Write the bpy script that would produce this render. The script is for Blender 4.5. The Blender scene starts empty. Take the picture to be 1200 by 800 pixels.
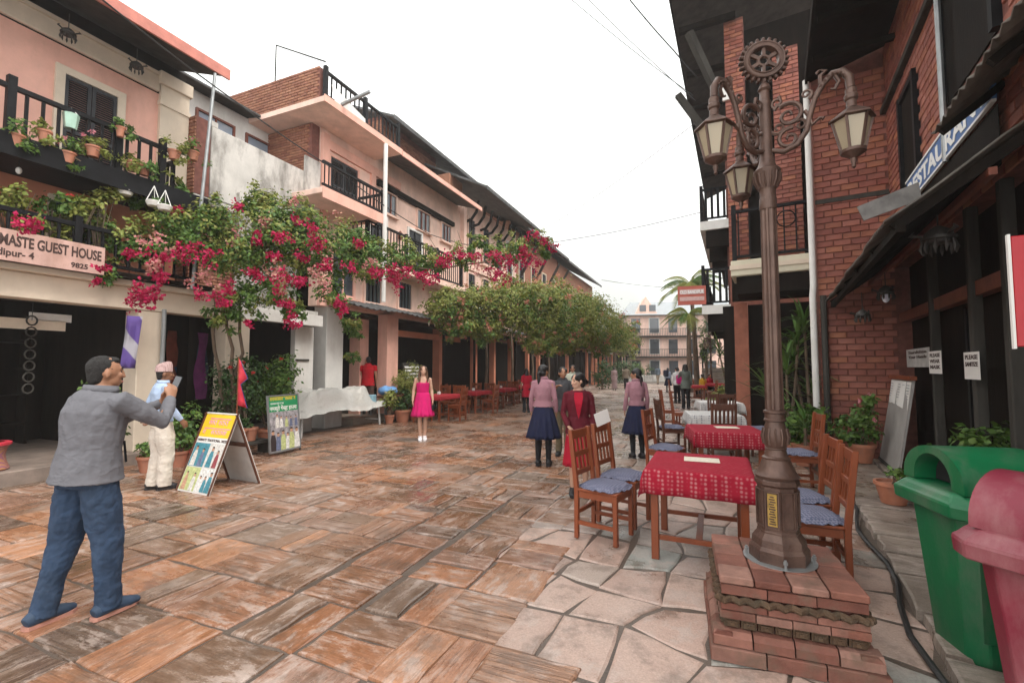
import bpy, bmesh, math, random
from mathutils import Vector, Matrix, noise
sc = bpy.context.scene
C = sc.collection
PI = math.pi
R_ = math.radians
rng = random.Random(7)
# ---------------------------------------------------------------- camera
FOC = 533.0; PITCH = math.atan(30/FOC); CAMH = 1.6
cam = bpy.data.cameras.new('camera'); camo = bpy.data.objects.new('camera', cam); C.objects.link(camo)
cam.sensor_width = 36; cam.lens = FOC/1200*36; cam.clip_start = .05; cam.clip_end = 3000
camo.location = (0, 0, CAMH); camo.rotation_euler = (PI/2+PITCH, 0, 0); sc.camera = camo
# ---------------------------------------------------------------- overcast sky, soft sun, exposure
SUN_EL, SUN_AZ = R_(56), R_(118)      # azimuth from +Y clockwise
w = bpy.data.worlds.new('World'); sc.world = w; w.use_nodes = True
nt = w.node_tree; nt.nodes.clear()
sky = nt.nodes.new('ShaderNodeTexSky'); sky.sky_type = 'NISHITA'; sky.sun_disc = False
sky.sun_elevation = SUN_EL; sky.sun_rotation = SUN_AZ; sky.dust_density = 6; sky.altitude = 1000
hs = nt.nodes.new('ShaderNodeHueSaturation'); hs.inputs['Saturation'].default_value = .15
mx = nt.nodes.new('ShaderNodeMix'); mx.data_type = 'RGBA'; mx.inputs['Factor'].default_value = .86
mx.inputs['B'].default_value = (10.6, 10.6, 10.5, 1)
bg = nt.nodes.new('ShaderNodeBackground'); bg.inputs['Strength'].default_value = .14
wo = nt.nodes.new('ShaderNodeOutputWorld')
nt.links.new(sky.outputs[0], hs.inputs['Color']); nt.links.new(hs.outputs[0], mx.inputs['A'])
nt.links.new(mx.outputs['Result'], bg.inputs['Color']); nt.links.new(bg.outputs[0], wo.inputs[0])
sl = bpy.data.lights.new('sun', 'SUN'); sl.energy = 1.5; sl.angle = R_(22); sl.color = (1, .96, .9)
so = bpy.data.objects.new('sun', sl); C.objects.link(so)
sd = Vector((math.sin(SUN_AZ)*math.cos(SUN_EL), math.cos(SUN_AZ)*math.cos(SUN_EL), math.sin(SUN_EL)))
so.rotation_euler = (-sd).to_track_quat('-Z', 'Y').to_euler(); so.location = (0, 0, 60)
sc.view_settings.view_transform = 'Standard'; sc.view_settings.look = 'None'
sc.view_settings.exposure = .86; sc.view_settings.gamma = 1
sc.render.engine = 'CYCLES'; sc.cycles.use_denoising = True
sc.cycles.max_bounces = 7; sc.cycles.diffuse_bounces = 4; sc.cycles.glossy_bounces = 3
sc.cycles.transparent_max_bounces = 10; sc.cycles.volume_bounces = 2
sc.cycles.use_adaptive_sampling = True; sc.cycles.adaptive_threshold = .01
# ---------------------------------------------------------------- photo pixel -> place
def ray(px, py):
    x = (px-600)/FOC; z = (400-py)/FOC
    return (x, math.cos(PITCH)-math.sin(PITCH)*z, math.sin(PITCH)+math.cos(PITCH)*z)
def G(px, py, z=0):                    # point at height z
    r = ray(px, py); t = (z-CAMH)/r[2]; return Vector((r[0]*t, r[1]*t, z))
def D(px, py, Y):                      # point at depth Y
    r = ray(px, py); t = Y/r[1]; return Vector((r[0]*t, Y, CAMH+r[2]*t))
def proj(p):
    x, y, z = p[0], p[1], p[2]-CAMH
    d = y*math.cos(PITCH)+z*math.sin(PITCH); u = -y*math.sin(PITCH)+z*math.cos(PITCH)
    return (600+FOC*x/d, 400-FOC*u/d, d)
class Frame:
    def __init__(s, o, vx):
        d = Vector(((vx-600)/FOC, 1)).normalized(); s.d = d; s.n = Vector((-d[1], d[0])); s.o = Vector(o[:2]); s.a = math.atan2(d[1], d[0])
    def W(s, a, b, z=0):
        v = s.o+s.d*a+s.n*b; return Vector((v[0], v[1], z))
    def inv(s, p):
        q = Vector(p[:2])-s.o; return (q.dot(s.d), q.dot(s.n))
LF = Frame(G(0, 572), 825)             # left row: s along street, o into the buildings
RF = Frame(G(1012, 618), 910)          # right row: s along street, o towards the street
# ---------------------------------------------------------------- mesh builder
class MB:
    def __init__(s): s.v = []; s.f = []; s.uv = None
    def add(s, vs, fs):
        n = len(s.v); s.v += [tuple(v) for v in vs]; s.f += [tuple(i+n for i in f) for f in fs]; return s
    def box(s, x0, x1, y0, y1, z0, z1):
        if x0 > x1: x0, x1 = x1, x0
        if y0 > y1: y0, y1 = y1, y0
        if z0 > z1: z0, z1 = z1, z0
        return s.add([(x0,y0,z0),(x1,y0,z0),(x1,y1,z0),(x0,y1,z0),(x0,y0,z1),(x1,y0,z1),(x1,y1,z1),(x0,y1,z1)],
                     [(0,3,2,1),(4,5,6,7),(0,1,5,4),(1,2,6,5),(2,3,7,6),(3,0,4,7)])
    def bar(s, p, q, w, h=None, up=(0,0,1)):
        p = Vector(p); q = Vector(q); h = h or w; d = (q-p).normalized(); u = Vector(up)
        if abs(d.dot(u)) > .98: u = Vector((0,1,0))
        a = d.cross(u).normalized(); b = a.cross(d).normalized(); vs = []
        for c in (p, q):
            for i, j in ((-1,-1),(1,-1),(1,1),(-1,1)): vs.append(c+a*(i*w/2)+b*(j*h/2))
        return s.add(vs, [(0,1,2,3)[::-1],(4,5,6,7),(0,1,5,4),(1,2,6,5),(2,3,7,6),(3,0,4,7)][:6])
    def tube(s, pts, rs, n=8, cap=True, side=None):
        pts = [Vector(p) for p in pts]
        if not hasattr(rs, '__len__'): rs = [rs]*len(pts)
        vs = []; fs = []; pa = None
        for i, p in enumerate(pts):
            t = (pts[min(i+1, len(pts)-1)]-pts[max(i-1, 0)])
            t = t.normalized() if t.length > 1e-9 else Vector((0,0,1))
            if pa is None:
                ref = Vector(side) if side else (Vector((1,0,0)) if abs(t.x) < .9 else Vector((0,1,0)))
                a = (ref-t*ref.dot(t)).normalized()
            else:
                a = (pa-t*pa.dot(t)); a = a.normalized() if a.length > 1e-6 else pa
            pa = a; b = t.cross(a)
            r = rs[i]; rx, ry = r if hasattr(r, '__len__') else (r, r)
            for k in range(n):
                th = 2*PI*k/n; vs.append(p+a*(rx*math.cos(th))+b*(ry*math.sin(th)))
        for i in range(len(pts)-1):
            for k in range(n):
                fs.append((i*n+k, i*n+(k+1)%n, (i+1)*n+(k+1)%n, (i+1)*n+k))
        if cap: fs.append(tuple(range(n))[::-1]); fs.append(tuple(range((len(pts)-1)*n, len(pts)*n)))
        return s.add(vs, fs)
    def lathe(s, prof, n=16, c=(0,0,0), rot=0):
        vs = []; fs = []
        for r, z in prof:
            for k in range(n):
                th = 2*PI*k/n+rot; vs.append((c[0]+r*math.cos(th), c[1]+r*math.sin(th), c[2]+z))
        m = len(prof)
        for i in range(m-1):
            for k in range(n): fs.append((i*n+k, i*n+(k+1)%n, (i+1)*n+(k+1)%n, (i+1)*n+k))
        if prof[0][0] > 1e-4: fs.append(tuple(range(n))[::-1])
        if prof[-1][0] > 1e-4: fs.append(tuple(range((m-1)*n, m*n)))
        return s.add(vs, fs)
    def prism(s, poly, a0, a1, axis='z'):
        n = len(poly)
        def P(p, a): return (p[0],p[1],a) if axis == 'z' else ((p[0],a,p[1]) if axis == 'y' else (a,p[0],p[1]))
        vs = [P(p, a0) for p in poly]+[P(p, a1) for p in poly]
        fs = [tuple(range(n))[::-1], tuple(range(n, 2*n))]+[(i, (i+1)%n, n+(i+1)%n, n+i) for i in range(n)]
        return s.add(vs, fs)
    def slab(s, a, b, c, d, th):
        a, b, c, d = map(Vector, (a, b, c, d)); n = (b-a).cross(d-a).normalized()*th
        return s.add([a,b,c,d,a-n,b-n,c-n,d-n], [(0,1,2,3),(7,6,5,4),(0,4,5,1),(1,5,6,2),(2,6,7,3),(3,7,4,0)])
    def ell(s, c, r, n=12, m=8):
        vs = []; fs = []
        for i in range(m+1):
            ph = PI*i/m
            for k in range(n):
                th = 2*PI*k/n
                vs.append((c[0]+r[0]*math.sin(ph)*math.cos(th), c[1]+r[1]*math.sin(ph)*math.sin(th), c[2]-r[2]*math.cos(ph)))
        for i in range(m):
            for k in range(n): fs.append((i*n+k, i*n+(k+1)%n, (i+1)*n+(k+1)%n, (i+1)*n+k))
        return s.add(vs, fs)
    def mesh(s, name, mat, smooth=False):
        me = bpy.data.meshes.new(name); me.from_pydata(s.v, [], s.f)
        if s.uv:
            ul = me.uv_layers.new(name='UVMap')
            for i, l in enumerate(me.loops): ul.data[i].uv = s.uv[l.vertex_index]
        me.validate(); bm = bmesh.new(); bm.from_mesh(me)
        if smooth: bmesh.ops.remove_doubles(bm, verts=bm.verts, dist=1e-5)
        bmesh.ops.recalc_face_normals(bm, faces=bm.faces); bm.to_mesh(me); bm.free()
        if smooth:
            me.shade_smooth(); me.set_sharp_from_angle(angle=R_(40 if smooth is True else smooth))
        if mat:
            for m in (mat if isinstance(mat, (list, tuple)) else [mat]): me.materials.append(m)
        return me
    def build(s, name, mat, parent=None, smooth=False, bevel=0, loc=None):
        o = bpy.data.objects.new(name, s.mesh(name, mat, smooth)); C.objects.link(o)
        if parent: o.parent = parent
        if loc is not None: o.location = loc
        if bevel:
            b = o.modifiers.new('bevel', 'BEVEL'); b.width = bevel; b.segments = 1; b.limit_method = 'ANGLE'
        return o
def tag(o, label, cat=None, group=None, kind=None):
    if label: o['label'] = label
    if cat: o['category'] = cat
    if group: o['group'] = group
    if kind: o['kind'] = kind
    return o
def thing(name, label, cat, loc=(0,0,0), rz=0, group=None):
    o = bpy.data.objects.new(name, None); C.objects.link(o); o.empty_display_size = .1
    o.location = loc; o.rotation_euler = (0, 0, rz); return tag(o, label, cat, group)
def dup(root, loc=None, rz=None, label=None, group=None, scale=None):
    def rec(o, par):
        c = o.copy(); C.objects.link(c); c.parent = par
        for ch in kids.get(o, ()): rec(ch, c)
        return c
    kids = {}
    def collect(o):
        kids[o] = list(o.children)
        for ch in kids[o]: collect(ch)
    collect(root); r = rec(root, None)
    if loc is not None: r.location = loc
    if rz is not None: r.rotation_euler = (0, 0, rz)
    if scale: r.scale = (scale,)*3 if not hasattr(scale, '__len__') else scale
    if label: r['label'] = label
    if group: r['group'] = group
    return r
def bx(name, mat, parent, *dims, bevel=0):
    return MB().box(*dims).build(name, mat, parent, bevel=bevel)
bench = bpy.data.scenes.new('workbench')      # an empty scene in which modifiers are applied quickly
def baked(o):
    bench.collection.objects.link(o); vl = bench.view_layers[0]; vl.update()
    me = bpy.data.meshes.new_from_object(o.evaluated_get(vl.depsgraph)); bpy.data.objects.remove(o); return me
def text_mesh(txt, size, bold=0.0, align='LEFT', extrude=.002, width=None):
    cu = bpy.data.curves.new('lettering', 'FONT'); cu.body = txt; cu.size = size; cu.offset = bold; cu.extrude = extrude; cu.align_x = align; cu.resolution_u = 3
    me = baked(bpy.data.objects.new('lettering', cu))
    if width and len(me.vertices):
        xs = [v.co.x for v in me.vertices]; k = width/(max(xs)-min(xs))
        for v in me.vertices: v.co.x *= k
    return me
def lettering(txt, mat, parent, matrix, size, **kw):
    me = text_mesh(txt, size, **kw); me.materials.clear(); me.materials.append(mat)
    o = bpy.data.objects.new('lettering', me); C.objects.link(o); o.parent = parent; o.matrix_local = matrix; return o
# ---------------------------------------------------------------- materials
def _new(name):
    m = bpy.data.materials.new(name); m.use_nodes = True; n = m.node_tree; b = n.nodes['Principled BSDF']; return m, n, b
def N(n, t, **kw):
    o = n.nodes.new('ShaderNode'+t)
    for k, v in kw.items():
        if k in o.inputs.keys() if isinstance(k, str) else False: o.inputs[k].default_value = v
        else: setattr(o, k, v)
    return o
def noi(n, vec, scale, detail=4, rough=.6):
    t = N(n, 'TexNoise'); t.inputs['Scale'].default_value = scale; t.inputs['Detail'].default_value = detail; t.inputs['Roughness'].default_value = rough
    if vec is not None: n.links.new(vec, t.inputs['Vector'])
    return t.outputs['Fac']
def ramp(n, fac, stops):
    r = N(n, 'ValToRGB'); e = r.color_ramp.elements
    while len(e) < len(stops): e.new(.5)
    for i, (p, c) in enumerate(stops):
        e[i].position = p; e[i].color = (c, c, c, 1) if not hasattr(c, '__len__') else (*c, 1)
    n.links.new(fac, r.inputs[0]); return r.outputs[0]
def mixc(n, fac, a, b, mode='MIX'):
    m = N(n, 'Mix'); m.data_type = 'RGBA'; m.blend_type = mode
    for s, v in (('Factor', fac), ('A', a), ('B', b)):
        if hasattr(v, 'node'): n.links.new(v, m.inputs[s])
        elif s == 'Factor': m.inputs[s].default_value = v
        else: m.inputs[s].default_value = (*v, 1) if len(v) == 3 else v
    return m.outputs['Result']
def mth(n, op, a, b=None):
    m = N(n, 'Math'); m.operation = op
    for i, v in enumerate((a, b)):
        if v is None: continue
        if hasattr(v, 'node'): n.links.new(v, m.inputs[i])
        else: m.inputs[i].default_value = v
    return m.outputs[0]
def mapping(n, vec, scale=(1,1,1), loc=(0,0,0), rot=(0,0,0)):
    m = N(n, 'Mapping'); n.links.new(vec, m.inputs[0]); m.inputs['Scale'].default_value = scale; m.inputs['Location'].default_value = loc; m.inputs['Rotation'].default_value = rot
    return m.outputs[0]
def bump(n, b, h, strength=.3, dist=.01):
    u = N(n, 'Bump'); u.inputs['Strength'].default_value = strength; u.inputs['Distance'].default_value = dist
    n.links.new(h, u.inputs['Height']); n.links.new(u.outputs[0], b.inputs['Normal']); return u
def rnd_out(n):
    oi = N(n, 'ObjectInfo'); ge = N(n, 'NewGeometry')
    return mth(n, 'FRACT', mth(n, 'ADD', oi.outputs['Random'], ge.outputs['Random Per Island']))
def M(name, col, rough=.65, var=.22, scale=5, bmp=.15, bscale=45, metal=0, rnd=0, spec=.4, stretch=(1,1,1), stain=None, stscale=1.2, stamt=.5):
    m, n, b = _new(name); tc = N(n, 'TexCoord').outputs['Object']; v = mapping(n, tc, stretch)
    f = noi(n, v, scale); lo = tuple(c*(1-var) for c in col); hi = tuple(min(1, c*(1+var)) for c in col)
    c = mixc(n, ramp(n, f, [(.3, 0.), (.7, 1.)]), lo, hi)
    if stain:
        sf = noi(n, mapping(n, tc, (1, 1, .35)), stscale, 7, .7)
        c = mixc(n, mth(n, 'MULTIPLY', ramp(n, sf, [(.45, 0.), (.68, 1.)]), stamt), c, stain)
    if rnd:
        r = rnd_out(n); c = mixc(n, 1., c, ramp(n, r, [(0., 1-rnd), (1., 1+rnd*.0)]), 'MULTIPLY')
    n.links.new(c, b.inputs['Base Color']); b.inputs['Roughness'].default_value = rough; b.inputs['Metallic'].default_value = metal
    b.inputs['Specular IOR Level'].default_value = spec
    if bmp: bump(n, b, noi(n, v, bscale, 5), bmp, .01)
    return m
def M_rand(name, cols, rough=.7, bmp=.3, bscale=60, var=.2, scale=14, stretch=(1,1,1), moss=None):
    m, n, b = _new(name); r = rnd_out(n); tc = mapping(n, N(n, 'TexCoord').outputs['Object'], stretch)
    k = len(cols); c = ramp(n, r, [(i/max(1, k-1), cl) for i, cl in enumerate(cols)])
    f = noi(n, tc, scale, 5); c = mixc(n, 1., c, ramp(n, f, [(.25, 1-var), (.75, 1.)]), 'MULTIPLY')
    if moss:
        g = N(n, 'NewGeometry').outputs['Position']; c = mixc(n, mth(n, 'MULTIPLY', ramp(n, noi(n, g, 5, 6), [(.52, 0.), (.66, 1.)]), .75), c, moss)
    n.links.new(c, b.inputs['Base Color']); b.inputs['Roughness'].default_value = rough; b.inputs['Specular IOR Level'].default_value = .3
    bump(n, b, noi(n, tc, bscale, 6), bmp, .01); return m
def M_leaf(name, cols, rough=.5, trans=.25):
    m, n, b = _new(name); ge = N(n, 'NewGeometry').outputs['Random Per Island']
    k = len(cols); c = ramp(n, ge, [(i/max(1, k-1), cl) for i, cl in enumerate(cols)])
    n.links.new(c, b.inputs['Base Color']); b.inputs['Roughness'].default_value = rough; b.inputs['Specular IOR Level'].default_value = .3
    t = N(n, 'BsdfTranslucent'); n.links.new(c, t.inputs[0]); s = N(n, 'MixShader'); s.inputs[0].default_value = trans
    n.links.new(b.outputs[0], s.inputs[1]); n.links.new(t.outputs[0], s.inputs[2]); n.links.new(s.outputs[0], n.nodes['Material Output'].inputs[0]); return m
def M_glass(name, col=(.05,.06,.07), rough=.06):
    m, n, b = _new(name); b.inputs['Base Color'].default_value = (*col, 1); b.inputs['Roughness'].default_value = rough; b.inputs['Specular IOR Level'].default_value = .8; return m
def M_pale_glass(name):
    m, n, b = _new(name); b.inputs['Base Color'].default_value = (.46,.38,.26,1); b.inputs['Roughness'].default_value = .25
    b.inputs['Transmission Weight'].default_value = .3; return m
def M_check(name, ca, cb, scale, rot=0, rough=.85, kind='checker', cc=None):
    m, n, b = _new(name); tc = N(n, 'TexCoord').outputs['Object']; v = mapping(n, tc, (scale,)*3, rot=(0,0,rot))
    if kind == 'checker':
        t = N(n, 'TexChecker'); t.inputs['Scale'].default_value = 1; n.links.new(v, t.inputs[0]); f = t.outputs['Fac']
    elif kind == 'stripe':
        t = N(n, 'TexWave'); t.inputs['Scale'].default_value = 1; t.inputs['Distortion'].default_value = .6; n.links.new(v, t.inputs[0]); f = ramp(n, t.outputs['Fac'], [(.4, 0.), (.6, 1.)])
    else:
        t = N(n, 'TexVoronoi'); t.inputs['Scale'].default_value = 1; t.inputs['Randomness'].default_value = .15; n.links.new(v, t.inputs[0]); f = ramp(n, t.outputs['Distance'], [(.22, 1.), (.36, .25), (.5, 0.)])
    c = mixc(n, f, ca, cb)
    if cc: c = mixc(n, ramp(n, noi(n, v, .7, 3), [(.5, 0.), (.6, .6)]), c, cc)
    f2 = noi(n, tc, 9, 4); c = mixc(n, 1., c, ramp(n, f2, [(.2, .8), (.8, 1.)]), 'MULTIPLY')
    n.links.new(c, b.inputs['Base Color']); b.inputs['Roughness'].default_value = rough; b.inputs['Specular IOR Level'].default_value = .2
    bump(n, b, noi(n, tc, 30, 4), .15, .01); return m
def M_stone(name, cols, strata=.5, wet=.5, wetscale=.55, lines=1.):
    """split slate flag: thin strata along the UV, damp and dry patches in the place's own coordinates"""
    m, n, b = _new(name); r = rnd_out(n); uv = N(n, 'UVMap').outputs[0]; pos = N(n, 'NewGeometry').outputs['Position']
    k = len(cols); c = ramp(n, r, [(i/max(1, k-1), cl) for i, cl in enumerate(cols)])
    st = noi(n, mapping(n, uv, (1.1, 30, 1)), 1., 3, .6)
    fine = noi(n, mapping(n, uv, (6, 110, 1) if lines else (38, 46, 1)), 1., 4, .65)
    st2 = noi(n, mapping(n, uv, (3.2, 8, 1) if lines else (3.4, 4.2, 1)), 1.4, 8, .7)
    gate = ramp(n, mth(n, 'FRACT', mth(n, 'MULTIPLY', r, 7.31)), [(.25, .15), (.6, 1.)])
    ln = mth(n, 'MULTIPLY', ramp(n, st, [(.40, 1.), (.47, 0.)]), gate)
    c = mixc(n, 1., c, ramp(n, fine, [(.3, (1-.45*strata,)*3), (.7, (1+.35*strata,)*3)]), 'MULTIPLY')
    c = mixc(n, mth(n, 'MULTIPLY', ln, .38*lines), c, mixc(n, 1., c, (.28,.24,.2), 'MULTIPLY'))
    hi = mth(n, 'MULTIPLY', ramp(n, st, [(.56, 0.), (.62, 1.)]), gate)
    c = mixc(n, mth(n, 'MULTIPLY', hi, .55*lines), c, mixc(n, .5, c, (.5,.40,.34)))
    pale = mth(n, 'MULTIPLY', ramp(n, st2, [(.49, 0.), (.57, 1.)]), ramp(n, noi(n, pos, 1.1, 6, .65), [(.42, 0.), (.58, .7)]))
    c = mixc(n, pale, c, (.48, .385, .335))
    c = mixc(n, mth(n, 'MULTIPLY', ramp(n, noi(n, pos, 3.0, 8, .72), [(.5, 0.), (.6, 1.)]), .5), c, (.15,.11,.085))
    wn = noi(n, pos, wetscale, 7, .68); wf = ramp(n, wn, [(wet-.05, 1.), (wet+.05, 0.)])
    wf = mth(n, 'MULTIPLY', wf, ramp(n, st2, [(.4, 1.), (.62, .25)]))
    c = mixc(n, wf, c, mixc(n, 1., c, (.62, .56, .51), 'MULTIPLY'))
    c = mixc(n, 1., c, ramp(n, noi(n, pos, 90, 3), [(.3, .82), (.7, 1.1)]), 'MULTIPLY')
    n.links.new(c, b.inputs['Base Color'])
    n.links.new(mixc(n, wf, (.42,.42,.42), (.07,.07,.07)), b.inputs['Roughness'])
    b.inputs['Specular IOR Level'].default_value = .55
    h = mth(n, 'ADD', mth(n, 'MULTIPLY', mth(n, 'SUBTRACT', 1., ln), .8*min(1, lines)), mth(n, 'ADD', mth(n, 'MULTIPLY', st2, .7), mth(n, 'MULTIPLY', fine, .25))); u = bump(n, b, h, .6, .012)
    n.links.new(mth(n, 'SUBTRACT', .7, mth(n, 'MULTIPLY', wf, .5)), u.inputs['Strength']); return m
m_mortar = M('mortar', (.105,.08,.063), .35, .3, 3, .5, 60)
m_slate = M_stone('slate_flag', [(.40,.18,.09),(.17,.115,.08),(.33,.18,.11),(.45,.22,.12),(.22,.155,.115),(.37,.22,.16),(.29,.14,.075),(.14,.10,.075),(.39,.19,.11),(.26,.17,.12)], .5, .50)
m_flag = M_stone('pale_flag', [(.49,.34,.275),(.43,.30,.245),(.52,.37,.30),(.39,.29,.245),(.31,.32,.29),(.50,.345,.275)], .2, .42, .8, .0)
m_greyslate = M_stone('grey_slate_flag', [(.40,.32,.27),(.29,.23,.19),(.45,.35,.29),(.36,.28,.23),(.50,.41,.35),(.38,.25,.18),(.20,.16,.13)], .4, .5)  # grey slate palette, lightened to stand in for sky reflected off the wet paving
m_kerb = M_stone('grey_flag', [(.26,.21,.17),(.33,.27,.22),(.22,.18,.15)], .3, .42)
m_brick_red = M_rand('painted_brick', [(.36,.12,.085),(.42,.16,.115),(.30,.09,.065),(.46,.18,.10),(.26,.085,.065),(.38,.14,.10)], .7, .6, 40, .5, 5)
m_brick_old = M_rand('old_brick', [(.34,.15,.09),(.42,.2,.12),(.27,.11,.07),(.38,.17,.11)], .85, .5, 50, .35, 9)
m_plinth = M_rand('plinth_brick', [(.25,.095,.063),(.33,.15,.11),(.20,.072,.05),(.28,.125,.09),(.35,.19,.145)], .75, .6, 50, .55, 7, moss=(.13,.085,.06))
m_carved = M_rand('carved_brick', [(.10,.06,.035),(.14,.085,.05),(.085,.05,.03)], .9, .9, 70, .5, 20, moss=(.07,.06,.04))
m_brick_mortar = M('brick_mortar', (.16,.06,.045), .9, .3, 8)
m_pink = M('pink_plaster', (.76,.42,.33), .85, .10, 2.2, .2, 30, stain=(.42,.24,.18), stamt=.5)
m_palepink = M('pale_pink_plaster', (.80,.55,.45), .85, .10, 2, .2, 30, stain=(.42,.29,.23), stamt=.55)
m_salmon = M('salmon_plaster', (.58,.22,.13), .85, .14, 2, .2, 30)
m_cream = M('cream_paint', (.66,.55,.43), .75, .08, 3, .15, 25, stain=(.45,.36,.27), stamt=.4)
m_white = M('white_plaster', (.70,.68,.64), .85, .08, 3, .2, 25, stain=(.42,.38,.33), stamt=.5)
m_concrete = M('stained_concrete', (.52,.49,.45), .9, .15, 2.5, .4, 30, stain=(.13,.115,.10), stscale=2.2, stamt=.9)
m_black = M('black_paint', (.011,.011,.012), .45, .3, 8, .2, 50, spec=.08)
m_dark = M('dark_wood_and_shade', (.011,.008,.006), .7, .4, 6, .3, 40, stretch=(1,1,.2), spec=.08)  # dark wood; near-black tone also stands in for shade inside shops and recesses
m_grwood = M('grey_wood', (.05,.046,.04), .8, .35, 5, .4, 50, stretch=(1,1,.15), spec=.08)
m_greyshut = M('charcoal_shutter', (.025,.026,.03), .55, .2, 8, .2, 50)
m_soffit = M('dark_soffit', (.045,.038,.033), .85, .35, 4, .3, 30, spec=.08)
m_soffit_l = M('lighter_soffit', (.11,.095,.085), .85, .35, 4, .3, 30, spec=.1)  # same soffit in a lighter tone, for roofs of the left row
m_roof = M('slate_roof', (.10,.10,.10), .8, .4, 6, .6, 20, stain=(.05,.05,.04), spec=.08)
m_paleroof = M('grey_slate_roof', (.30,.32,.33), .8, .2, 6, .4, 20)
m_metal = M('galvanised_metal', (.30,.31,.31), .5, .15, 6, .1, 40, metal=.7)
m_fascia = M('red_fascia', (.45,.16,.12), .6, .2, 5)
m_paneglass = M_glass('window_glass')
m_skyglass = M_glass('bright_window_glass', (.25,.3,.36), .04)
m_redwood = M('red_brown_frame', (.17,.055,.035), .5, .25, 6, .2, 40)
m_terracotta = M('terracotta', (.42,.16,.09), .8, .2, 6, .2, 40, stain=(.28,.16,.12), stscale=6)
m_soil = M('soil', (.05,.035,.025), .95)
m_bark = M('bark', (.13,.09,.06), .9, .4, 10, .8, 30, stretch=(1,1,.3))
m_rope = M('cable_black', (.02,.02,.02), .5)
m_textdark = M('dark_lettering', (.05,.025,.02), .7, .1)
m_textwhite = M('white_lettering', (.78,.78,.76), .6, .1)
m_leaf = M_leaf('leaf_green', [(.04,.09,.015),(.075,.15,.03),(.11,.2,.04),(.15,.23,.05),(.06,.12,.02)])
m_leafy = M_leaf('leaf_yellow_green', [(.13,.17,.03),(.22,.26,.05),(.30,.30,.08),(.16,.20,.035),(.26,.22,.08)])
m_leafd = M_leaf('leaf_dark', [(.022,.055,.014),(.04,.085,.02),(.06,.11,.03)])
m_bract = M_leaf('magenta_bract', [(.38,.004,.045),(.50,.015,.095),(.27,.003,.028),(.44,.012,.09)], .6, .2)
m_fade = M_leaf('faded_bract', [(.5,.25,.2),(.55,.18,.2),(.45,.28,.18),(.6,.2,.22)], .6, .3)
m_orange = M_leaf('orange_flower', [(.52,.2,.12),(.56,.28,.18),(.5,.16,.12)], .6, .3)
m_redfl = M_leaf('red_flower', [(.5,.02,.03),(.6,.06,.05)], .6, .3)
m_pinkfl = M_leaf('pink_flower', [(.65,.2,.26),(.7,.32,.36)], .6, .3)
# ---------------------------------------------------------------- ground and paving
gr = MB().box(-650, 1250, -6, 1990, -.6, -.06).build('ground', M('earth', (.12,.11,.08), .95)); tag(gr, 'bare earth around the street', kind='structure')
def sheet(name, pts, z, mat, lab):
    mb = MB(); mb.add([(p[0], p[1], z) for p in pts], [tuple(range(len(pts)))]); return tag(mb.build(name, mat), lab, kind='structure')
street = sheet('street', [(-16,-2),(9,-2),(18,14),(34,62),(20,95),(0,80),(-4,20)], -.014, m_mortar, 'stone paved street with dark mortar joints')
def stone_mb(poly, th, inset, org, dirv, tilt, mb=None):
    """poly in world xy; uv along dirv"""
    mb = mb or MB(); n = len(poly); c = Vector((sum(p[0] for p in poly)/n, sum(p[1] for p in poly)/n))
    perp = Vector((-dirv[1], dirv[0])); vs = []; uv = []; off = (rng.random()*50, rng.random()*50)
    for ring in (0, 1, 2):
        for p in poly:
            q = Vector(p); q = q if ring == 0 else c+(q-c)*(1-(inset*(.45 if ring == 1 else 1.4))/max(.05, (q-c).length))
            z = -.03 if ring == 0 else th-(.006 if ring == 1 else 0)+tilt[0]*(q-c)[0]+tilt[1]*(q-c)[1]
            vs.append((q[0]-org[0], q[1]-org[1], z)); d = q-c; uv.append((d.dot(dirv)+off[0], d.dot(perp)+off[1]))
    fs = [(i, (i+1)%n, n+(i+1)%n, n+i) for i in range(n)]+[(n+i, n+(i+1)%n, 2*n+(i+1)%n, 2*n+i) for i in range(n)]+[tuple(range(2*n, 3*n))]
    mb.uv = (mb.uv or [])+uv; mb.add(vs, fs); return mb
stones = []
def add_stone(loc, corners, frame, dirv, mat, jit=.02):
    """corners: list of (s,o) in frame; midpoints added for ragged edges"""
    pts = []
    k = len(corners)
    for i in range(k):
        a = Vector(corners[i]); b = Vector(corners[(i+1)%k]); pts.append(a+Vector((rng.uniform(-1,1), rng.uniform(-1,1)))*jit)
        for u in ((.33, .67) if (b-a).length > .45 else (.5,)): pts.append(a.lerp(b, u)+Vector((rng.uniform(-1,1), rng.uniform(-1,1)))*jit*.75)
    poly = [frame.W(p[0], p[1])[:2] for p in pts]
    stones.append((poly, Vector(dirv), mat))
U = .52; g_ = .004
dS, dO = LF.d, LF.n
def pale_zone(w_):
    return w_[0] > -.62+.26*w_[1]+.45*noise.noise((w_[0]*.8, w_[1]*.8, 3)) and w_[1] < 6.2
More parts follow.
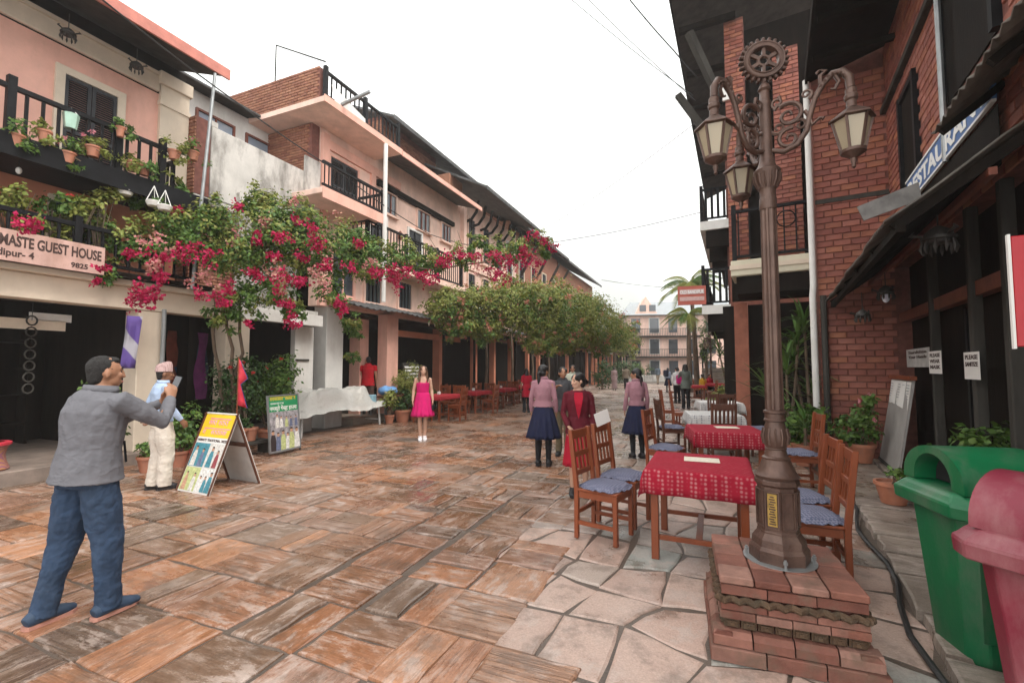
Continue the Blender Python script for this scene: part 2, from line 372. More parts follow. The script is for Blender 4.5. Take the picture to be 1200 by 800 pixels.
for i in range(-9, 82):
    for j in range(-23, 3):
        s0 = i*U; o0 = j*U-.2+.1*noise.noise((i*.4, j*.4, 0)); wc = LF.W(s0+U/2, o0+U/2)
        if wc[1] < .8: continue
        if o0 > -.35 and s0 > -3 : 
            if o0 > -.05: continue
        if RF.inv(wc)[1] < .12 and wc[1] < 9: continue
        if wc[0] > 5+.3*wc[1]+max(0, (wc[1]-20))*.12: continue
        if pale_zone(wc): continue
        al = (i+j) % 2 == 0; k = rng.choice([1, 2, 2, 2, 3]) if rng.random() < .8 else 1
        cuts = [0]+sorted(rng.uniform(.35,.65) if k == 2 else (rng.uniform(.25,.4)+.33*q) for q in range(k-1))+[1]
        for q in range(k):
            a, b = cuts[q]*U, cuts[q+1]*U
            if al: cs = [(s0+g_, o0+a+g_), (s0+U-g_, o0+a+g_), (s0+U-g_, o0+b-g_), (s0+g_, o0+b-g_)]; dv = dS
            else: cs = [(s0+a+g_, o0+g_), (s0+b-g_, o0+g_), (s0+b-g_, o0+U-g_), (s0+a+g_, o0+U-g_)]; dv = dO
            grey = wc[0] > .2+.10*wc[1]+.5*noise.noise((wc[0]*.6, wc[1]*.6, 9)) or (wc[1] > 16 and rng.random() < .5)
            add_stone(wc, cs, LF, dv, m_greyslate if (grey and rng.random() < .8) else m_slate, .014 if i < 16 else .01)
VU = .47
def vcorner(i, j): 
    q = random.Random(i*7919+j*104729); return (i*VU+0+q.uniform(-.11,.11), j*VU*.82+q.uniform(-.09,.09))
PF = Frame((0, 0), 905)
for i in range(-2, 26):
    for j in range(-19, 14):
        cs = [vcorner(i, j), vcorner(i+1, j), vcorner(i+1, j+1), vcorner(i, j+1)]
        c = (sum(p[0] for p in cs)/4, sum(p[1] for p in cs)/4); wc = PF.W(*c)
        if not pale_zone(wc+Vector((.36,0,0))) or wc[1] < .8: continue
        if RF.inv(wc)[1] < -.2: continue
        cs = [(c[0]+(p[0]-c[0])*.97, c[1]+(p[1]-c[1])*.97) for p in cs]
        add_stone(wc, cs, PF, PF.d, m_flag, .022)
# kerb walkway on the right: long slabs
s_ = -4.2
while s_ < 4.1:
    l_ = rng.uniform(.42, .75)
    for (b0, b1) in ((-.62, -.04), (-1.22, -.65)):
        add_stone(None, [(s_+.012, b0), (s_+l_-.012, b0), (s_+l_-.012, b1), (s_+.012, b1)], RF, RF.n, m_kerb, .02)
    s_ += l_
def px_area(poly):
    ps = [proj((p[0], p[1], 0)) for p in poly]
    if min(p[2] for p in ps) < .3: return 0
    cx = sum(p[0] for p in ps)/len(ps); cy = sum(p[1] for p in ps)/len(ps)
    if not (-20 < cx < 1220 and 430 < cy < 815): return 0
    return abs(sum(ps[k][0]*ps[(k+1)%len(ps)][1]-ps[(k+1)%len(ps)][0]*ps[k][1] for k in range(len(ps)))/2)
stones.sort(key=lambda t: -px_area(t[0]))
rest = {}
for k, (poly, dv, mat) in enumerate(stones):
    n = len(poly); c = (sum(p[0] for p in poly)/n, sum(p[1] for p in poly)/n)
    far = c[1] > 9
    th = rng.uniform(-.004, .006)-(.007 if mat is m_flag else 0); ti = (rng.uniform(-.012,.012), rng.uniform(-.012,.012)) if not far else (rng.uniform(-.004,.004),)*2
    if RF.inv(c)[1] < 0 and RF.inv(c)[0] < 4.3 and mat is m_kerb: th += .05
    if k < 300:
        o = stone_mb(poly, th, .02, c, dv, ti).build('paving_stone', mat, street); o.location = (c[0], c[1], 0)
    else:
        rest[mat] = stone_mb(poly, th, .02, (0,0), dv, ti, rest.get(mat))
for mat, mb in rest.items():
    mb.build('paving_stone_field', mat, street)['kind'] = 'stuff'
# ---------------------------------------------------------------- brickwork
_bm = {}
def brick_mesh(l, h, mat):
    k = (round(l, 3), h, mat.name)
    if k not in _bm:
        c = .006; mb = MB(); x, z = l/2, h/2
        mb.add([(-x,0,-z),(x,0,-z),(x,0,z),(-x,0,z),(-x,-.012,-z),(x,-.012,-z),(x,-.012,z),(-x,-.012,z),(-x+c,-.02,-z+c),(x-c,-.02,-z+c),(x-c,-.02,z-c),(-x+c,-.02,z-c)],
               [(0,1,5,4),(1,2,6,5),(2,3,7,6),(3,0,4,7),(4,5,9,8),(5,6,10,9),(6,7,11,10),(7,4,8,11),(8,9,10,11)])
        _bm[k] = mb.mesh('brick', mat)
    return _bm[k]
def brickwork(parent, mat3, W, H, mat, bl=.25, bh=.098, gap=.014, holes=(), limit=290, clip=None):
    """bricks on a wall plane: matrix maps (u, outward=-y, v) to the parent's space; the ones that show largest are single objects"""
    cand = []; v = 0; row = 0
    while v+bh < H+.02:
        u = -(bl*.5 if row % 2 else 0); 
        while u < W:
            a, b = max(u, 0), min(u+bl, W)
            if b-a > .06 and not any(a < h[1]-.01 and b > h[0]+.01 and v < h[3]-.01 and v+bh > h[2]+.01 for h in holes):
                if clip is None or clip((a+b)/2, v+bh/2): cand.append((a, b, v))
            u += bl+gap
        v += bh+gap; row += 1
    mw = parent.matrix_basis if parent else Matrix()
    def key(t):
        p = mw @ mat3 @ Vector(((t[0]+t[1])/2, 0, t[2]+bh/2)); q = proj(p)
        return 1e9 if (q[2] < .3 or not(-15 < q[0] < 1215 and -15 < q[1] < 815)) else p.length
    cand.sort(key=key); mb = MB(); vis = 0
    for k, (a, b, v) in enumerate(cand):
        M_ = mat3 @ Matrix.Translation(((a+b)/2, rng.uniform(-.003,.003), v+bh/2))
        if k < limit and key((a, b, v)) < 1e8:
            o = bpy.data.objects.new('brick', brick_mesh(round((b-a)*40)/40, bh, mat)); C.objects.link(o); o.parent = parent; o.matrix_local = M_
        else:
            x, z = (b-a)/2, bh/2; c = .006
            vs = [(-x,0,-z),(x,0,-z),(x,0,z),(-x,0,z),(-x+c,-.02,-z+c),(x-c,-.02,-z+c),(x-c,-.02,z-c),(-x+c,-.02,z-c)]
            mb.add([M_ @ Vector(p) for p in vs], [(0,1,5,4),(1,2,6,5),(2,3,7,6),(3,0,4,7),(4,5,6,7)])
    if mb.v: mb.build('brickwork', mat, parent)['kind'] = 'stuff'
# ---------------------------------------------------------------- building kit
class Bld:
    def __init__(s, fr, s0, name, label, cat='house', group=None, o0=0):
        s.fr = fr; s.s0 = s0; s.o0 = o0; s.root = thing(name, label, cat, fr.W(s0, o0), fr.a, group); s.dir = -1 if fr is LF else 1
    def L(s, a, b, z): return (a-s.s0, b-s.o0, z)
    def box(s, name, mat, a0, a1, b0, b1, z0, z1, parent=None, bevel=0):
        return bx(name, mat, parent or s.root, a0-s.s0, a1-s.s0, b0-s.o0, b1-s.o0, z0, z1, bevel=bevel)
    def mb(s): return MB()
    def rail(s, a0, a1, o, z0, z1, sp, mat, bw=.028, posts=(), pz=.08, pw=.09, axis='s', obase=None, lo=.06):
        """a balustrade along the street (axis s) or across it (axis o)"""
        def B(n, x0, x1, y0, y1, q0, q1):
            return s.box(n, mat, x0, x1, y0, y1, q0, q1) if axis == 's' else s.box(n, mat, y0, y1, x0, x1, q0, q1)
        B('handrail', a0, a1, o-.035, o+.035, z1-.06, z1); B('bottom_rail', a0, a1, o-.028, o+.028, z0+lo, z0+lo+.05)
        n = max(1, int((a1-a0)/sp)); me = None
        for k in range(n):
            u = a0+(k+.5)*(a1-a0)/n
            if me is None:
                ob = B('baluster', u-bw/2, u+bw/2, o-bw/2, o+bw/2, z0+lo+.052, z1-.062); me = ob; base = u
            else:
                c = me.copy(); C.objects.link(c); c.location = ((u-base, 0, 0) if axis == 's' else (0, u-base, 0))
        for p in posts: B('post', p-pw/2, p+pw/2, o-pw/2, o+pw/2, z0-.02, z1+pz)
    def window(s, a0, a1, z0, z1, o, fm, pm, out=None, fw=.07, mull=1, bars=0, name='window', sill=True):
        d = s.dir; p = .06
        mb = MB(); X0, X1 = a0-s.s0, a1-s.s0; y0, y1 = sorted((o-s.o0, o-s.o0+d*p))
        for q in ((X0-fw, X0, z0-fw, z1+fw), (X1, X1+fw, z0-fw, z1+fw)): mb.box(q[0], q[1], y0, y1, q[2], q[3])
        mb.box(X0, X1, y0, y1, z1, z1+fw); mb.box(X0, X1, y0, y1, z0-fw, z0)
        w = mb.build(name, fm, s.root)
        pn = MB().box(X0, X1, *sorted((o-s.o0, o-s.o0+d*.012)), z0, z1).build('pane', pm, w)
        m2 = MB()
        for k in range(mull): u = X0+(k+1)*(X1-X0)/(mull+1); m2.box(u-.018, u+.018, *sorted((o-s.o0+d*.012, o-s.o0+d*.045)), z0, z1)
        for k in range(bars): v = z0+(k+1)*(z1-z0)/(bars+1); m2.box(X0, X1, *sorted((o-s.o0+d*.012, o-s.o0+d*.038)), v-.015, v+.015)
        if m2.v: m2.build('glazing_bar', out or fm, w)
        if sill: MB().box(X0-fw-.05, X1+fw+.05, *sorted((o-s.o0, o-s.o0+d*.12)), z0-fw-.06, z0-fw-.004).build('sill', fm, w)
        return w
    def shutter(s, a0, a1, z0, z1, o, fm, sm, fw=.12):
        d = s.dir; X0, X1 = a0-s.s0, a1-s.s0; oo = o-s.o0
        mb = MB(); y = sorted((oo, oo+d*.05))
        mb.box(X0-fw, X0, *y, z0, z1+fw); mb.box(X1, X1+fw, *y, z0, z1+fw); mb.box(X0, X1, *y, z1, z1+fw)
        w = mb.build('shutter_surround', fm, s.root)
        mid = (X0+X1)/2
        for (p, q) in ((X0+.005, mid-.006), (mid+.006, X1-.005)):
            l = MB(); yy = sorted((oo, oo+d*.03)); st = .05
            l.box(p, p+st, *yy, z0, z1-.005); l.box(q-st, q, *yy, z0, z1-.005)
            for zz in (z0, z0+(z1-z0)*.45, z1-.07): l.box(p+st, q-st, *yy, zz, zz+.06)
            lf = l.build('shutter_leaf', sm, w)
            sl = MB(); zz = z0+.09
            for (za, zb) in ((z0+.07, z0+(z1-z0)*.45-.01), (z0+(z1-z0)*.45+.07, z1-.08)):
                zz = za
                while zz < zb: 
                    sl.bar((p+st, oo+d*.018, zz+.012), (q-st, oo+d*.018, zz+.012), .03, .008, up=(0, .6, 1)); zz += .038
            sl.build('louvre', sm, w)
    def roof(s, a0, a1, oe, ze, ob, zb, th, mat, soff, fascia=None, fh=.14):
        """sloped roof sheet from eave (oe, ze) back to (ob, zb)"""
        X0, X1 = a0-s.s0, a1-s.s0; e, b = oe-s.o0, ob-s.o0
        r = MB().prism([(e, ze+.02), (b, zb+.02), (b, zb+th), (e, ze+th)], X0, X1, 'x').build('roof', mat, s.root)
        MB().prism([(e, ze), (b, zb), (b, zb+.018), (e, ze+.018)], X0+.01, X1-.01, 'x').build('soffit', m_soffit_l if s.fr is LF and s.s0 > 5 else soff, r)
        if fascia: MB().box(X0-.02, X1+.02, *sorted((e-.001*1, e+.04*s.dir)), ze-.05, ze+fh).build('fascia', fascia, r)
        return r
def LP(px, py, o):
    r = ray(px, py); k = r[0]*LF.n[0]+r[1]*LF.n[1]; c = LF.o.dot(LF.n)+o; t = c/k
    return LF.inv((r[0]*t, r[1]*t))[0], CAMH+r[2]*t
def RP(px, py, o):
    r = ray(px, py); k = r[0]*RF.n[0]+r[1]*RF.n[1]; c = RF.o.dot(RF.n)+o; t = c/k
    return RF.inv((r[0]*t, r[1]*t))[0], CAMH+r[2]*t
def RA(px, py, s):
    r = ray(px, py); k = r[0]*RF.d[0]+r[1]*RF.d[1]; c = RF.o.dot(RF.d)+s; t = c/k
    return RF.inv((r[0]*t, r[1]*t))[1], CAMH+r[2]*t
# ================================================================ left row
# ---- guest house
b = Bld(LF, -4.0, 'guest_house', 'pink guest house with two black balconies and a long name board')
b.box('step', M('step_stone', (.22,.17,.14), .8, .3, 4, .5, 30), -4, 2.0, 0, 4, -.02, .2, bevel=.015)
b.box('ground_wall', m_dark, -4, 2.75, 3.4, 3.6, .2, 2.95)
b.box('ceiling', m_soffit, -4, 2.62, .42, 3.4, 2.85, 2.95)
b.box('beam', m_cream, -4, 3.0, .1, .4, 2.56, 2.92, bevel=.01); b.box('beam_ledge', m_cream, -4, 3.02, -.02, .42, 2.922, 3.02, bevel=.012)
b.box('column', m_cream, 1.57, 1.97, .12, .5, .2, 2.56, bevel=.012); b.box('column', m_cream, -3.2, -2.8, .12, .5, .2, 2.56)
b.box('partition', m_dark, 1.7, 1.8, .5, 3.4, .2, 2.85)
b.box('lower_balcony_floor', m_dark, -4, 2.6, -.16, 1.0, 3.022, 3.1)
b.box('lower_wall', m_salmon, -4, 2.62, 1.0, 1.2, 3.1, 4.7)
b.box('upper_balcony_floor', m_black, -4, 2.45, -.12, .95, 4.5, 4.62); b.box('fascia_board', m_black, -4, 2.47, -.17, -.125, 4.42, 4.72)
b.box('upper_wall', m_pink, -4, 2.64, .9, 1.2, 4.62, 6.82)
b.box('frieze', m_cream, -4, 2.12, .84, .9, 6.84, 7.14, bevel=.01); b.box('frieze_moulding', m_cream, -4, 2.12, .8, .9, 7.142, 7.2)
b.box('pilaster', m_cream, 2.14, 2.66, .83, .9, 4.63, 7.0); b.box('pilaster_capital', m_cream, 2.1, 2.7, .78, .9, 7.002, 7.25, bevel=.01)
b.box('pilaster_capital', m_cream, 2.12, 2.68, .8, .9, 6.6, 6.68)
b.box('top_wall', m_dark, -4, 2.62, .93, 1.2, 6.82, 7.5)
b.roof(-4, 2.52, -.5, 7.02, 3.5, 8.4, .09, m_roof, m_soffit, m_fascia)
b.shutter(.76, 1.48, 4.66, 6.37, .9, m_cream, m_greyshut)
b.window(.75, 1.35, 3.25, 4.3, 1.0, m_cream, m_paneglass)
b.rail(-4, 2.4, -.08, 3.1, 3.74, .17, m_black, .03, posts=(-2.4, -1.05, .62, 2.3), pz=.1)
b.rail(-4, 2.0, 0, 4.62, 5.44, .17, m_black, .035, posts=(-2.6, -1.38, -.13, 1.11, 1.75), pz=.12, lo=.1)
b.rail(0, .9, 2.0, 4.62, 5.3, .17, m_black, .03, axis='o')
dp = MB().tube([(6.28,-.5,6.95), (6.1,-.48,3.9), (6.06,-.45,2.95)], .028, 8).build('drain_pipe', m_metal, b.root, True)
MB().tube([(5.9,.02,0), (5.9,.02,2.6)], .035, 8).build('support_pole', m_metal, b.root, True)
mb = MB(); mb.box(.6,.62,1.12,1.14,6.3,6.9); mb.box(.62,2.6,1.1,1.12,6.3,6.32)
# name board
sgn = thing('sign_board', 'weathered pink name board hung on the lower balcony rail of the guest house', 'sign', LF.W(-1.6, -.17), LF.a)
s1_, z1_ = LP(122, 315, -.18)
MB().box(0, s1_+1.6, -.02, 0, 3.0, 3.42).build('board', M('sign_pink_wood', (.52,.33,.28), .75, .15, 4, .2, 30, stain=(.25,.13,.08), stscale=3), sgn, bevel=.004)
mr = Matrix.Rotation(PI/2, 4, 'X')
lettering('NAMASTE GUEST HOUSE', m_textdark, sgn, Matrix.Translation((1.22, -.022, 3.21)) @ mr, .2, bold=.006, width=s1_+1.6-1.27)
lettering('Bandipur- 4', m_textdark, sgn, Matrix.Translation((1.2, -.022, 3.07)) @ mr, .13, bold=.003, width=.52)
lettering('9825', m_textdark, sgn, Matrix.Translation((2.12, -.022, 3.05)) @ mr, .1, bold=.003)
# things inside the open ground floor
for i, (px, zz) in enumerate(((30, 2.35), (36, 2.2))):
    s0, _ = LP(px, 380, 1.2)
t = thing('shop_shelf', 'wooden shelf in the dark open shop under the guest house', 'shelf', LF.W(-.9, 2.9, .2), LF.a)
for k in range(4): MB().box(0, 2.2, 0, .35, .35+.5*k, .39+.5*k).build('shelf_board', m_dark, t)
for k in range(2): MB().box(2.2*k-.02, 2.2*k+.02, 0, .35, 0, 2.0).build('upright', m_dark, t)
for k, (px, py, wd, hh, mat) in enumerate(((10, 378, 1.3, .16, m_cream), (60, 372, .5, .12, m_white))):
    s0, z0 = LP(px, py, .8); o = MB().box(-wd/2, wd/2, 0, .02, 0, hh).build('hanging_board', mat); o.location = LF.W(s0, .8, z0-hh/2); o.rotation_euler.z = LF.a
    tag(o, ('long pale' if k == 0 else 'short white')+' board hung inside the dark shop under the guest house', 'board')
g = thing('ring_garland', 'string of grey rings hanging in the dark shop doorway', 'garland', LF.W(LP(36,400,.7)[0], .7, 0), LF.a)
for k in range(7):
    mb = MB(); z0 = 2.3-.17*k; mb.tube([(.06*math.cos(a*PI/6), 0, z0+.07*math.sin(a*PI/6)) for a in range(13)], .012, 6, False); mb.build('ring', m_grwood, g, True)
MB().tube([(0,0,2.85), (0,0,2.3)], .004, 5).build('string', m_rope, g)
# ---- plastered concrete house
b = Bld(LF, 2.65, 'concrete_house', 'stained concrete house with brick piers and a setback white upper floor')
c0 = 2.98
b.box('parapet_wall', m_concrete, c0, 5.8, .6, .8, 5.05, 6.55, bevel=.01)
b.box('parapet_wall_end', m_concrete, 5.3, 5.8, .55, .599, 5.6, 6.95)
b.box('balcony_slab', m_concrete, 2.68, 5.8, .62, 2.2, 4.9, 5.04)
pier = b.box('brick_pier', m_brick_mortar, 2.68, 2.97, .62, 2.0, 5.05, 6.62)
brickwork(b.root, Matrix.Translation((.03, 2.0, 5.05)) @ Matrix.Rotation(-PI/2, 4, 'Z'), 1.38, 1.56, m_brick_old, .2, .06, .012, limit=0)
b.box('pier_cap', m_concrete, 2.97, 3.1, .6, .72, 6.551, 6.66)
b.box('upper_wall', m_white, 2.8, 5.8, 2.2, 2.4, 5.0, 8.05)
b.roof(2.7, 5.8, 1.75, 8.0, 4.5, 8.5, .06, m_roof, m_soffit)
for (x0, y0, x1, y1) in ((232,112,272,150), (290,135,337,172)):
    sa, za = LP(x0, y0, 2.2); sb, zb = LP(x1, y1, 2.2); b.window(min(sa, sb), max(sa, sb), 6.75, 7.6, 2.2, m_redwood, m_skyglass, mull=1, bars=1, fw=.05)
b.box('lower_wall', m_concrete, 2.8, 5.8, 1.3, 1.5, 3.0, 4.9)
bw = b.box('lower_brick_wall', m_brick_mortar, 2.68, 3.9, 1.1, 1.3, 3.0, 4.9)
brickwork(b.root, Matrix.Translation((.03, 1.1, 3.0)), 1.2, 1.9, m_brick_old, .2, .06, .012, limit=0)
b.box('side_brick_wall', m_brick_mortar, 2.655, 2.675, .62, 2.0, 3.0, 4.9)
brickwork(b.root, Matrix.Translation((.005, 2.0, 3.0)) @ Matrix.Rotation(-PI/2, 4, 'Z'), 1.38, 1.9, m_brick_old, .2, .06, .012, limit=0)
b.box('concrete_stub', m_concrete, 3.55, 3.85, .5, .8, 4.4, 5.35); b.box('drain_spout', m_dark, 3.9, 4.02, -.1, .6, 5.15, 5.22)
b.box('first_floor_slab', m_concrete, 2.68, 5.68, .4, 3.5, 2.9, 3.0); b.box('beam', m_white, 3.0, 5.7, .25, .45, 2.62, 2.89)
sa = LP(262, 420, .25)[0]; sb = LP(290, 420, .25)[0]
b.box('column', m_cream, sa, sb, .2, .55, -.02, 2.62, bevel=.01)
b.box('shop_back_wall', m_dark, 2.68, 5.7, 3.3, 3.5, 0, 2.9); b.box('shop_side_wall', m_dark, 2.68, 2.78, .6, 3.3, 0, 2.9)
sw = LP(345, 430, .6)[0]; b.box('white_wall', m_white, sw, 5.75, .6, .75, -.02, 2.62); b.box('wall_band', m_grwood, sw+.02, 5.6, .575, .599, 1.75, 1.8)
b.box('column', m_white, LP(382,420,.6)[0], LP(402,420,.6)[0], .6, 1.05, -.02, 3.35, bevel=.012)
b.box('rear_wall', m_concrete, 2.68, 7.0, 3.6, 3.8, 0, 8.3)
# clothes hanging in the shop
for k, (px, c) in enumerate(((202, (.22,.05,.03)), (214, (.02,.06,.12)), (226, (.30,.05,.22)), (236, (.20,.03,.16)), (208, (.28,.1,.03)), (246, (.03,.05,.10)))):
    s0 = LP(px, 420, .9)[0]; mb = MB()
    for i in range(9):
        a = i/8; zz = 2.3-1.35*a; wv = [(-.16-.05*a)+.02*math.sin(7*a), (.16+.05*a)]
        mb.add([(wv[0], .03*math.sin(i+k), zz), (0, -.05+.03*math.sin(2*i), zz), (wv[1], .03*math.cos(i+k), zz), (0, .06, zz)], [])
    for i in range(8):
        for q in range(4): mb.f.append((4*i+q, 4*i+(q+1)%4, 4*i+4+(q+1)%4, 4*i+4+q))
    cn = ('rust red', 'navy blue', 'purple', 'plum', 'orange brown', 'dark slate')[k]
    o = mb.build('hanging_garment', M('garment_'+cn.replace(' ', '_'), c, .9, .25, 6), smooth=True); o.location = LF.W(s0, .9+.12*(k % 3)); o.rotation_euler.z = LF.a+.5
    tag(o, cn+' garment hanging in the dark shop doorway', 'garment', 'clothes hanging in the shop doorway')
# banner by the column
mb = MB()
for i in range(10):
    a = i/9
    for q in range(4): mb.v.append((-.09+.2*q/3*(1-.1*a)-.05*a, -.03+.03*math.sin(3*q+5*a), 2.35-.85*a))
for i in range(9):
    for q in range(3): mb.f.append((4*i+q, 4*i+q+1, 4*i+5+q, 4*i+4+q))
m, n, bb = _new('purple_white_cloth'); tcx = N(n, 'TexCoord').outputs['Object']; wv = N(n, 'TexWave'); wv.inputs['Scale'].default_value = .75; wv.inputs['Distortion'].default_value = 2; n.links.new(mapping(n, tcx, rot=(0,.6,0)), wv.inputs[0])
n.links.new(ramp(n, wv.outputs['Fac'], [(.62, (.12,.07,.28)), (.7, (.42,.40,.44))]), bb.inputs['Base Color']); bb.inputs['Roughness'].default_value = .8
o = mb.build('cloth_banner', m, smooth=True); so_ = o.modifiers.new('thick', 'SOLIDIFY'); so_.thickness = .006
o.location = LF.W(LP(156, 400, -.05)[0], -.05, .08); o.rotation_euler.z = LF.a-.6; tag(o, 'purple and white cloth banner hanging by the cream column', 'banner')
# ---- pink terrace house
b = Bld(LF, 5.82, 'terrace_house', 'pale pink house with roof terrace, cantilevered balconies and tiled awning')
b.box('wall', m_palepink, 5.82, 13.3, .6, .9, 3.2, 8.0)
b.box('corner_pilaster', m_pink, 5.83, 6.05, .5, .599, 3.2, 7.8); b.box('wall_beam', m_pink, 6.06, 9.2, .53, .599, 7.45, 7.7); b.box('corner_pilaster', m_pink, 7.75, 7.95, .52, .599, 5.9, 7.44)
sl = b.box('terrace_slab', m_palepink, 4.95, 7.95, -.4, 3, 7.95, 8.08); b.box('slab_edge', m_pink, 4.93, 7.97, -.43, -.402, 7.93, 8.1)
b.box('terrace_brick_parapet', m_brick_mortar, 4.98, 5.16, -.2, 4.2, 8.081, 8.86)
brickwork(b.root, Matrix.Translation((4.98-5.82, 4.2, 8.09)) @ Matrix.Rotation(-PI/2, 4, 'Z'), 4.4, .76, m_brick_old, .2, .06, .012, limit=0)
b.box('brick_end_wall', m_brick_mortar, 5.55, 5.8, .62, 3.4, 6.6, 7.93)
brickwork(b.root, Matrix.Translation((5.55-5.82, 3.4, 6.7)) @ Matrix.Rotation(-PI/2, 4, 'Z'), 2.7, 1.2, m_brick_old, .2, .06, .012, limit=0)
b.rail(5.0, 7.9, -.32, 8.08, 8.78, .16, m_black, .03, posts=(5.05, 6.45, 7.88), pz=.1)
MB().slab(*(b.L(*q) for q in ((5.2,-.36,8.5),(6.4,-.36,8.25),(6.4,-.38,7.95),(5.3,-.38,8.1))), .01).build('panel', m_white, b.root)
MB().tube([b.L(5.5,-.1,8.1), b.L(5.6,-1.2,8.35)], .045, 8).build('spout_pipe', m_metal, b.root, True)
MB().tube([b.L(5.05,1.4,8.86), b.L(5.05,1.4,9.9), b.L(5.05,-.3,9.0)], .018, 6).build('terrace_pipe_frame', m_dark, b.root)
b.roof(7.97, 13.2, -.42, 7.95, 2.6, 8.9, .08, m_roof, m_soffit, m_pink, .1)
b.box('wall_top', m_palepink, 7.98, 13.2, .62, .88, 8.0, 8.24); b.box('eave_beam', m_dark, 8.0, 12.6, .45, .599, 7.2, 7.36)
f1 = b.box('upper_balcony_slab', m_palepink, 4.95, 7.3, -.4, .6, 5.72, 5.86, bevel=.01); b.box('slab_front', m_pink, 4.95, 7.3, -.43, -.403, 5.6, 5.87)
b.rail(4.98, 7.25, -.36, 5.86, 6.52, .13, m_black, .022, posts=(7.2,), pz=.05)
b.rail(-.36, .6, 7.24, 5.86, 6.52, .13, m_black, .022, axis='o')
f2 = b.box('lower_balcony_slab', m_palepink, 6.9, 12.6, -.05, .6, 4.52, 4.68)
b.rail(6.95, 12.4, 0, 4.68, 5.75, .14, m_black, .024, posts=(7.0, 8.8, 10.6, 12.35), pz=.05)
b.rail(0, .6, 7.0, 4.68, 5.75, .14, m_black, .024, axis='o')
MB().tube([b.L(7.18,-.44,7.9), b.L(7.18,-.44,3.4)], .06, 8).build('drain_pipe', m_white, b.root, True)
b.shutter(6.15, 7.2, 5.86, 7.3, .6, m_pink, m_greyshut, .06)
for (a, c) in ((7.75, 8.5), (9.7, 10.45)): b.window(a, c, 4.7, 6.3, .6, m_white, m_greyshut, out=m_black, mull=1, bars=3, name='balcony_door', sill=False)
for (a, c) in ((8.2, 9.0), (10.2, 11.0), (11.8,12.5)): b.window(a, c, 6.5, 7.15, .6, m_palepink, m_paneglass, out=m_redwood, mull=2, name='attic_window', fw=.04)
for a in (9.15, 11.0): 
    l = MB().lathe([(.03,0),(.07,.05),(.06,.2),(.09,.22),(.01,.32)], 8).build('wall_lamp', m_redwood, b.root, True); l.location = b.L(a, .5, 5.75)
b.window(6.3, 7.1, 3.6, 4.7, .6, m_pink, m_paneglass, mull=1)
for a in (7.6, 9.2): b.window(a, a+.7, 3.55, 4.4, .6, m_palepink, m_paneglass, out=m_black, mull=3)
b.box('mid_wall_band', m_pink, 6.2, 13.2, .54, .599, 3.25, 3.5)
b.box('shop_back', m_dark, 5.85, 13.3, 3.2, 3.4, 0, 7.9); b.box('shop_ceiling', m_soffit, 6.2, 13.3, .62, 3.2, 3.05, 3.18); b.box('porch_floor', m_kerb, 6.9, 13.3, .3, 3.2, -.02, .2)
b.box('column', m_pink, LP(452,400,.3)[0], LP(465,400,.3)[0], .25, .6, .2, 3.2); b.box('column', m_pink, LP(422,400,.9)[0], LP(432,400,.9)[0], .9, 1.3, .2, 3.05)
b.box('column', m_salmon, LP(515,400,.6)[0], LP(521,400,.6)[0], .6, .9, .2, 3.05)
b.box('inner_beam', m_salmon, 9, 13.2, .5, .61, 2.6, 2.8)
# ---- tiled awning of the restaurants: corrugated sheet
mb = MB(); a0, a1 = 6.0, 20.5; n = 190
for i in range(n+1):
    a = a0+(a1-a0)*i/n; d = .022*math.sin(i*1.9)+.04*noise.noise((a*.8, 0, 4)); mb.v += [b.L(a, -.42, 3.2+d-.02*noise.noise((a*3,1,1))), b.L(a, 1.0, 3.62+d)]
for i in range(n): mb.f.append((2*i, 2*i+2, 2*i+3, 2*i+1))
aw = mb.build('awning', m_roof, b.root); md = aw.modifiers.new('thick', 'SOLIDIFY'); md.thickness = .02
for a in (10.6, 12.9): MB().tube([b.L(a,-.3,0), b.L(a,-.3,3.15)], .05, 7).build('awning_post', m_dark, b.root, True)
for k in range(9): MB().tube([b.L(9.6+.35*k,-.35,3.12), b.L(9.6+.35*k,-.35,2.95)], .02, 6).build('awning_lamp', m_cream, b.root)
# ---- tall-windowed house with brick attic
b = Bld(LF, 13.3, 'bracketed_house', 'pale pink house with tall dark windows under curved eave brackets and a brick attic')
b.box('wall', m_palepink, 13.32, 19.4, .6, .9, 3.2, 8.7); b.box('front_pilaster', m_palepink, 13.35, 13.6, .45, .599, 3.2, 8.6)
for k, a in enumerate((13.95, 15.35, 16.75, 18.1)):
    b.window(a, a+.62, 6.35, 8.0, .6, m_white if k == 3 else m_palepink, m_greyshut, out=m_black, mull=1, bars=4, name='tall_window', fw=.08)
    b.window(a, a+.62, 3.9, 5.6, .6, m_palepink, m_greyshut, out=m_black, mull=1, bars=4, name='tall_window', fw=.08)
for k in range(9):
    a = 13.7+.68*k
    MB().tube([b.L(a,.55,7.75), b.L(a,.3,7.8), b.L(a,.05,8.1), b.L(a,-.05,8.55)], .06, 6).build('eave_bracket', m_dark, b.root, True)
b.box('sill_band', m_palepink, 13.6, 19.3, .5, .599, 5.75, 5.9); b.rail(13.8, 16, .2, 4.2, 4.9, .16, m_black, .03)
b.box('balcony_slab', m_white, 13.7, 16.1, .15, .6, 4.05, 4.19)
b.roof(13.0, 19.6, -.75, 8.75, 3.0, 10.6, .1, m_roof, m_soffit, m_roof, .1)
b.box('attic_brick_wall', m_brick_mortar, 10.2, 13.9, 2.2, 4.5, 8.0, 10.9)
for (mt, W_, H_) in ((Matrix.Translation((10.2-13.3, 2.2, 8.0)), 3.7, 2.6), (Matrix.Translation((10.2-13.3, 4.5, 8.0)) @ Matrix.Rotation(-PI/2, 4, 'Z'), 2.3, 2.8)):
    brickwork(b.root, mt, W_, H_, m_brick_old, .22, .065, .014, limit=0)
